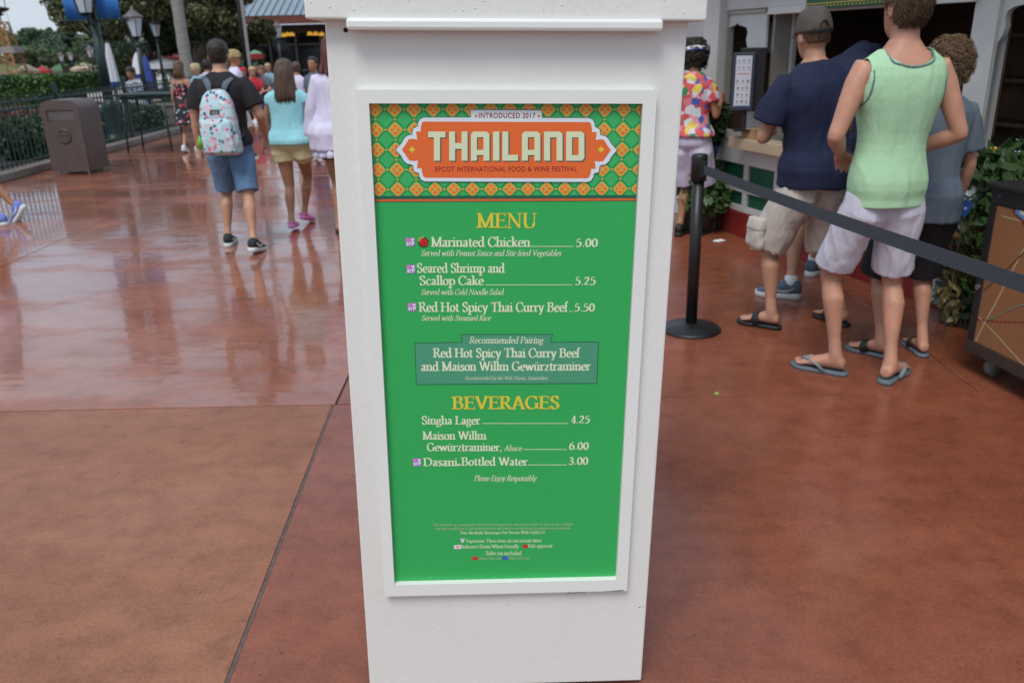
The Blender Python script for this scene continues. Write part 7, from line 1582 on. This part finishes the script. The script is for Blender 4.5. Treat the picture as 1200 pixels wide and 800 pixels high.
for i, (px_, py_, w_) in enumerate(far_specs):
    near_ = py_ > 55; Y = 80 if near_ else 150+8*(i % 3); t_ = AY(px_, py_-6, Y); h = t_.z; k = (968/Y)
    kind = i % 5; bl = []
    hw_ = w_/k*1.9
    if kind == 1: 
        for j in range(8): t = j/7; bl.append(((0, 0, h*(.35+.62*t)), (hw_*(1-t*.85), hw_*(1-t*.85), h*.09)))
    else: bl = blobs_in(R_, 12, (0, 0, h*.55), (hw_*.7, hw_*.7, h*.36), hw_*.35, hw_*.6)
    lab = f'{FN[kind]} of the far tree line'
    tree('tree', (t_.x, Y, 0), bl, 4200, .34 if not near_ else .16, [['far leaf cool', 'far leaf', 'far leaf dark'], ['far leaf dark', 'far leaf', 'far leaf cool'], ['far leaf', 'far leaf light', 'far leaf dark']][i % 3], FL_[i], trunk=.25 if not near_ else .15, seed=70+i, trunk_h=h*.5)
me = leaf_mesh([((x, R_.uniform(-6, 6), 1.2), (7, 4, 2.2)) for x in np.linspace(-150, 40, 32)], 26000, .42, 3, 99); o = link('distant_woods', me, None, [M('far leaf dark'), M('far leaf'), M('far leaf cool')]); o.location = (0, 175, 0); tag(o, 'low dark band of distant woods along the horizon', 'woods', kind='stuff')
# dark understorey closing the view under the oaks
for i, px_ in enumerate((128, 150, 172, 195, 215, 236, 256, 276)):
    p = AY(px_, 80, 41+(i % 2)*2); low_bush(p.x, p.y, 1.5, 2.3+.3*(i % 3), 'dark tall bush closing the view under the oaks, the '+NTH[i]+' one from the left', 140+i, ('leaf dark', 'leaf deep', 'leaf dark'), 3200, 'tall bushes under the oaks')
# palm
c = AY(213, 40, 24); r = empty('palm_tree', (c.x, 24, 0), 0, 'pale grey palm trunk rising out of the frame above the floral dress', 'palm')
q = MB(); n_ = 26; q.tube([(.0, 0, 6.6*i/n_) for i in range(n_+1)], [.16+.012*(i % 2)-.03*i/n_ for i in range(n_+1)], 16); q.build('trunk', M('palm bark'), r, True)
for i in range(16):
    a = i*2*PI/16+.2; el = .2+.5*(i % 3)/2; q = MB(); pts = [Vector((math.cos(a)*2.0*t, math.sin(a)*2.0*t, 6.5+el*2.0*t-1.9*t*t)) for t in [j/10 for j in range(11)]]
    q.tube(pts, [.03-.0025*j for j in range(11)], 5)
    for j in range(1, 10):
        for s_ in (-1, 1):
            for kk in (0, .5):
                p = pts[j].lerp(pts[min(j+1, 10)], kk); d = Vector((-math.sin(a)*s_, math.cos(a)*s_, -.55)); l_ = .55*(1-abs(j-4)/8); q.add([p, p+d*l_*.5+Vector((math.cos(a), math.sin(a), 0))*.05, p+d*l_, p+d*l_*.5], [(0, 1, 2, 3)])
    q.build('frond', M('leaf mid'), r)
# two-tone mast
c = AY(286, 40, 21); r = empty('flag_mast', (c.x, 21, 0), 0, 'tall dark mast with a grey front strip above the seated visitors', 'mast'); mat('mast dark', (.02, .018, .02), .5, .1); mat('mast grey', (.26, .25, .25), .6, .1)
q = MB(); q.tube([(0, 0, 0), (0, 0, 5.6)], .075, 14); q.build('mast_pole', M('mast dark'), r, True); q = MB(); q.box((.055, -.05, 2.9), (.07, .05, 5.2)); q.build('mast_strip', M('mast grey'), r, bevel=.01); q = MB(); q.rings([(0, 0, 0, .18, .18), (0, 0, .12, .16, .16), (0, 0, .2, .09, .09)], 16); q.build('mast_base', M('mast dark'), r, True)
# pavilion
mat('metal roof', (.22, .28, .33), .45, .08, 3); mat('roof seam', (.10, .13, .16), .45, .1); mat('fascia red brown', (.13, .035, .022), .6, .2, 5); mat('window frame grey', (.075, .075, .07), .6, .15, 5); mat('dark glass', (.010, .012, .014), .1, .1)
mat('pavilion wall', (.030, .030, .026), .7, .2, 4)
PY = 44; pl = AY(262, 20, PY).x; pr_x = 6.0; ez = AY(322, 19, PY).z; pav = empty('pavilion', ((pl+pr_x)/2, PY, 0), 0, 'dark glazed pavilion with a blue grey standing seam roof behind the crowd', 'pavilion'); pw = pr_x-pl
q = MB(); q.box((0, 3.5, ez/2-.2), (pw-1.2, 5.0, ez-.4)); q.build('inner_wall', M('pavilion wall'), pav)
q = MB(); rv = [(-pw/2, -.8, ez), (pw/2, -.8, ez), (pw/2-2.2, 4, ez+2.0), (-pw/2+2.2, 4, ez+2.0), (pw/2, 8.8, ez), (-pw/2, 8.8, ez)]
q.add(rv, [(0, 1, 2, 3), (3, 2, 4, 5), (0, 3, 5), (1, 4, 2), (0, 5, 4, 1)]); rf = q.build('roof', M('metal roof'), pav)
n_ = int(pw/.36)
for i in range(1, n_):
    x = -pw/2+i*pw/n_; t = min(1, (x+pw/2)/2.2, (pw/2-x)/2.2); q = MB(); q.tube([(x, -.8, ez+.03), (x, -.8+4.8*t, ez+.03+2.0*t)], .03, 4); q.build('roof_seam', M('roof seam'), rf)
q = MB(); q.box((0, -.72, ez-.22), (pw-.1, .12, .36)); q.build('fascia', M('fascia red brown'), pav)
q = MB(); q.box((0, .6, ez-.62), (pw-1.0, .2, .4)); q.build('lintel', M('pavilion wall'), pav)
nb = 14
for i in range(nb+1): q = MB(); q.box((-pw/2+.6+i*(pw-1.2)/nb, .75, (ez-.8)/2), (.22 if i % 3 == 0 else .10, .22, ez-.8)); q.build('column', M('window frame grey'), pav)
for i in range(nb):
    x0_ = -pw/2+.6+i*(pw-1.2)/nb+.12; x1_ = x0_+(pw-1.2)/nb-.24
    q = MB(); q.box(((x0_+x1_)/2, .85, (ez-.8)/2), (x1_-x0_, .04, ez-.9)); wdw = q.build('window', M('dark glass'), pav)
    q = MB(); q.box(((x0_+x1_)/2, .81, 1.75), (x1_-x0_, .05, .08)); q.box(((x0_+x1_)/2, .81, .5), (x1_-x0_, .05, .10)); q.build('mullion', M('window frame grey'), wdw)
le = D.materials.new('lamp glow'); le.use_nodes = True; le.node_tree.nodes['Principled BSDF'].inputs['Emission Color'].default_value = (1, .55, .08, 1); le.node_tree.nodes['Principled BSDF'].inputs['Emission Strength'].default_value = .35; le.node_tree.nodes['Principled BSDF'].inputs['Base Color'].default_value = (.6, .35, .05, 1); MATS['lamp glow'] = le
for x_ in (332, 337, 342, 363, 370, 377, 390):
    p = AY(x_, 40+random.uniform(-1, 1), PY+.3); q = MB(); q.rings([(p.x-pav.location.x, .3, p.z-.10, .15, .12), (p.x-pav.location.x, .3, p.z+.03, .12, .10), (p.x-pav.location.x, .3, p.z+.08, .03, .03)], 14); lp = q.build('pendant_lamp', M('lamp glow'), pav, True)
    q = MB(); q.tube([(p.x-pav.location.x, .3, p.z+.1), (p.x-pav.location.x, .3, ez-.4)], .01, 5); q.build('lamp_cord', M('dark metal'), lp)
# open parasols and marquees near the crowd
def open_parasol(px_, py_, Y, rad, m_, label, hh=.35, m2=None):
    p = AY(px_, py_, Y); r = empty('open_parasol', (p.x, Y, 0), 0, label, 'parasol', 'open parasols'); q = MB(); n = 8; vs = [(0, 0, p.z+hh)]+[(rad*math.cos(i*2*PI/n+.3), rad*math.sin(i*2*PI/n+.3), p.z) for i in range(n)]+[(rad*math.cos(i*2*PI/n+.3), rad*math.sin(i*2*PI/n+.3), p.z-.16) for i in range(n)]
    q.add(vs[:n+1], [(0, 1+i, 1+(i+1) % n) for i in range(n)]); cn_o = q.build('canopy', M(m_), r); q = MB(); q.add(vs[1:], [(i, n+i, n+(i+1) % n, (i+1) % n) for i in range(n)]); q.build('valance', M(m2 or m_), r)
    q = MB(); q.tube([(0, 0, 0), (0, 0, p.z+hh)], .03, 8); q.tube([(0, 0, 0), (0, 0, .08)], .28, 14); q.build('pole', M('can flap'), r)
mat('parasol sage', (.18, .33, .24), .75, .08)
open_parasol(187, 68, 36, 1.1, 'parasol red', 'red open parasol right of the blue folded one', .3); open_parasol(192, 75, 33, .9, 'parasol white', 'white open parasol below the red one', .22)
open_parasol(299, 63, 28, .24, 'parasol sage', 'sage green parasol right of the mast', .12, 'parasol red'); open_parasol(30, 83, 60, .9, 'beige cloth', 'beige open parasol above the long hedge', .5); open_parasol(100, 80, 56, .9, 'beige cloth', 'beige open parasol behind the smaller hedge', .35)
open_parasol(50, 83, 64, .6, 'parasol red', 'dull red parasol above the end of the long hedge', .35); open_parasol(146, 66, 52, 1.2, 'beige cloth', 'pale parasol in the shade right of the banner post', .4)
# lattice tower at the left edge
TYD = 58; c = AY(10, 66, TYD); mat('tower tan', (.30, .17, .07), .7, .15); r = empty('lattice_tower', (c.x, TYD, 0), 0, 'tan wooden lattice tower with a dark top at the left edge', 'tower')
def TZ(py): return AY(6, py, TYD).z
zt_ = TZ(26); hw0, hw1 = .75, .28
for a in (-1, 1):
    for b_ in (-1, 1): q = MB(); q.tube([(a*hw0, b_*hw0, 0), (a*hw1, b_*hw1, zt_)], .07, 6); q.build('leg', M('tower tan'), r)
nz = 7
for i in range(nz):
    t0, t1 = i/nz, (i+1)/nz; w0, w1 = hw0+(hw1-hw0)*t0, hw0+(hw1-hw0)*t1
    for s_ in (-1, 1):
        q = MB(); q.tube([(-w0, s_*w0, zt_*t0), (w1, s_*w1, zt_*t1)], .035, 5); q.tube([(w0, s_*w0, zt_*t0), (-w1, s_*w1, zt_*t1)], .035, 5); q.tube([(-w1, s_*w1, zt_*t1), (w1, s_*w1, zt_*t1)], .035, 5); q.build('cross_brace', M('tower tan'), r)
q = MB(); q.box((.15, 0, TZ(59)), (1.25, 1.2, .42)); q.build('platform', M('grey stone'), r, bevel=.02)
q = MB(); zz = TZ(12); q.rings([(0, 0, zz-.15, .25, .25), (0, 0, zz, .60, .60), (0, 0, zz+.12, .66, .66), (0, 0, zz+.22, .2, .2)], 12); q.tube([(0, 0, zt_), (0, 0, zz)], .05, 8); q.rings([(0, 0, TZ(17)-.1, .1, .1), (0, 0, TZ(17), .32, .32), (0, 0, TZ(17)+.1, .1, .1)], 12); q.build('crow_nest', M('dark metal'), r)
q = MB()
for s_ in (-1, 1): q.tube([(s_*.5, 0, zz+.1), (s_*.5, 0, zz+1.3)], .03, 6)
q.rings([(0, 0, zz+1.3, .7, .7), (0, 0, zz+1.4, .7, .7), (0, 0, zz+1.9, .05, .05)], 12); q.build('lantern_top', M('dark metal'), r)
for s_ in (-1, 1): q = MB(); q.tube([(s_*.45, 0, zz), (s_*1.0, 0, 0)], .012, 4); q.build('stay_rope', M('dark metal'), r)
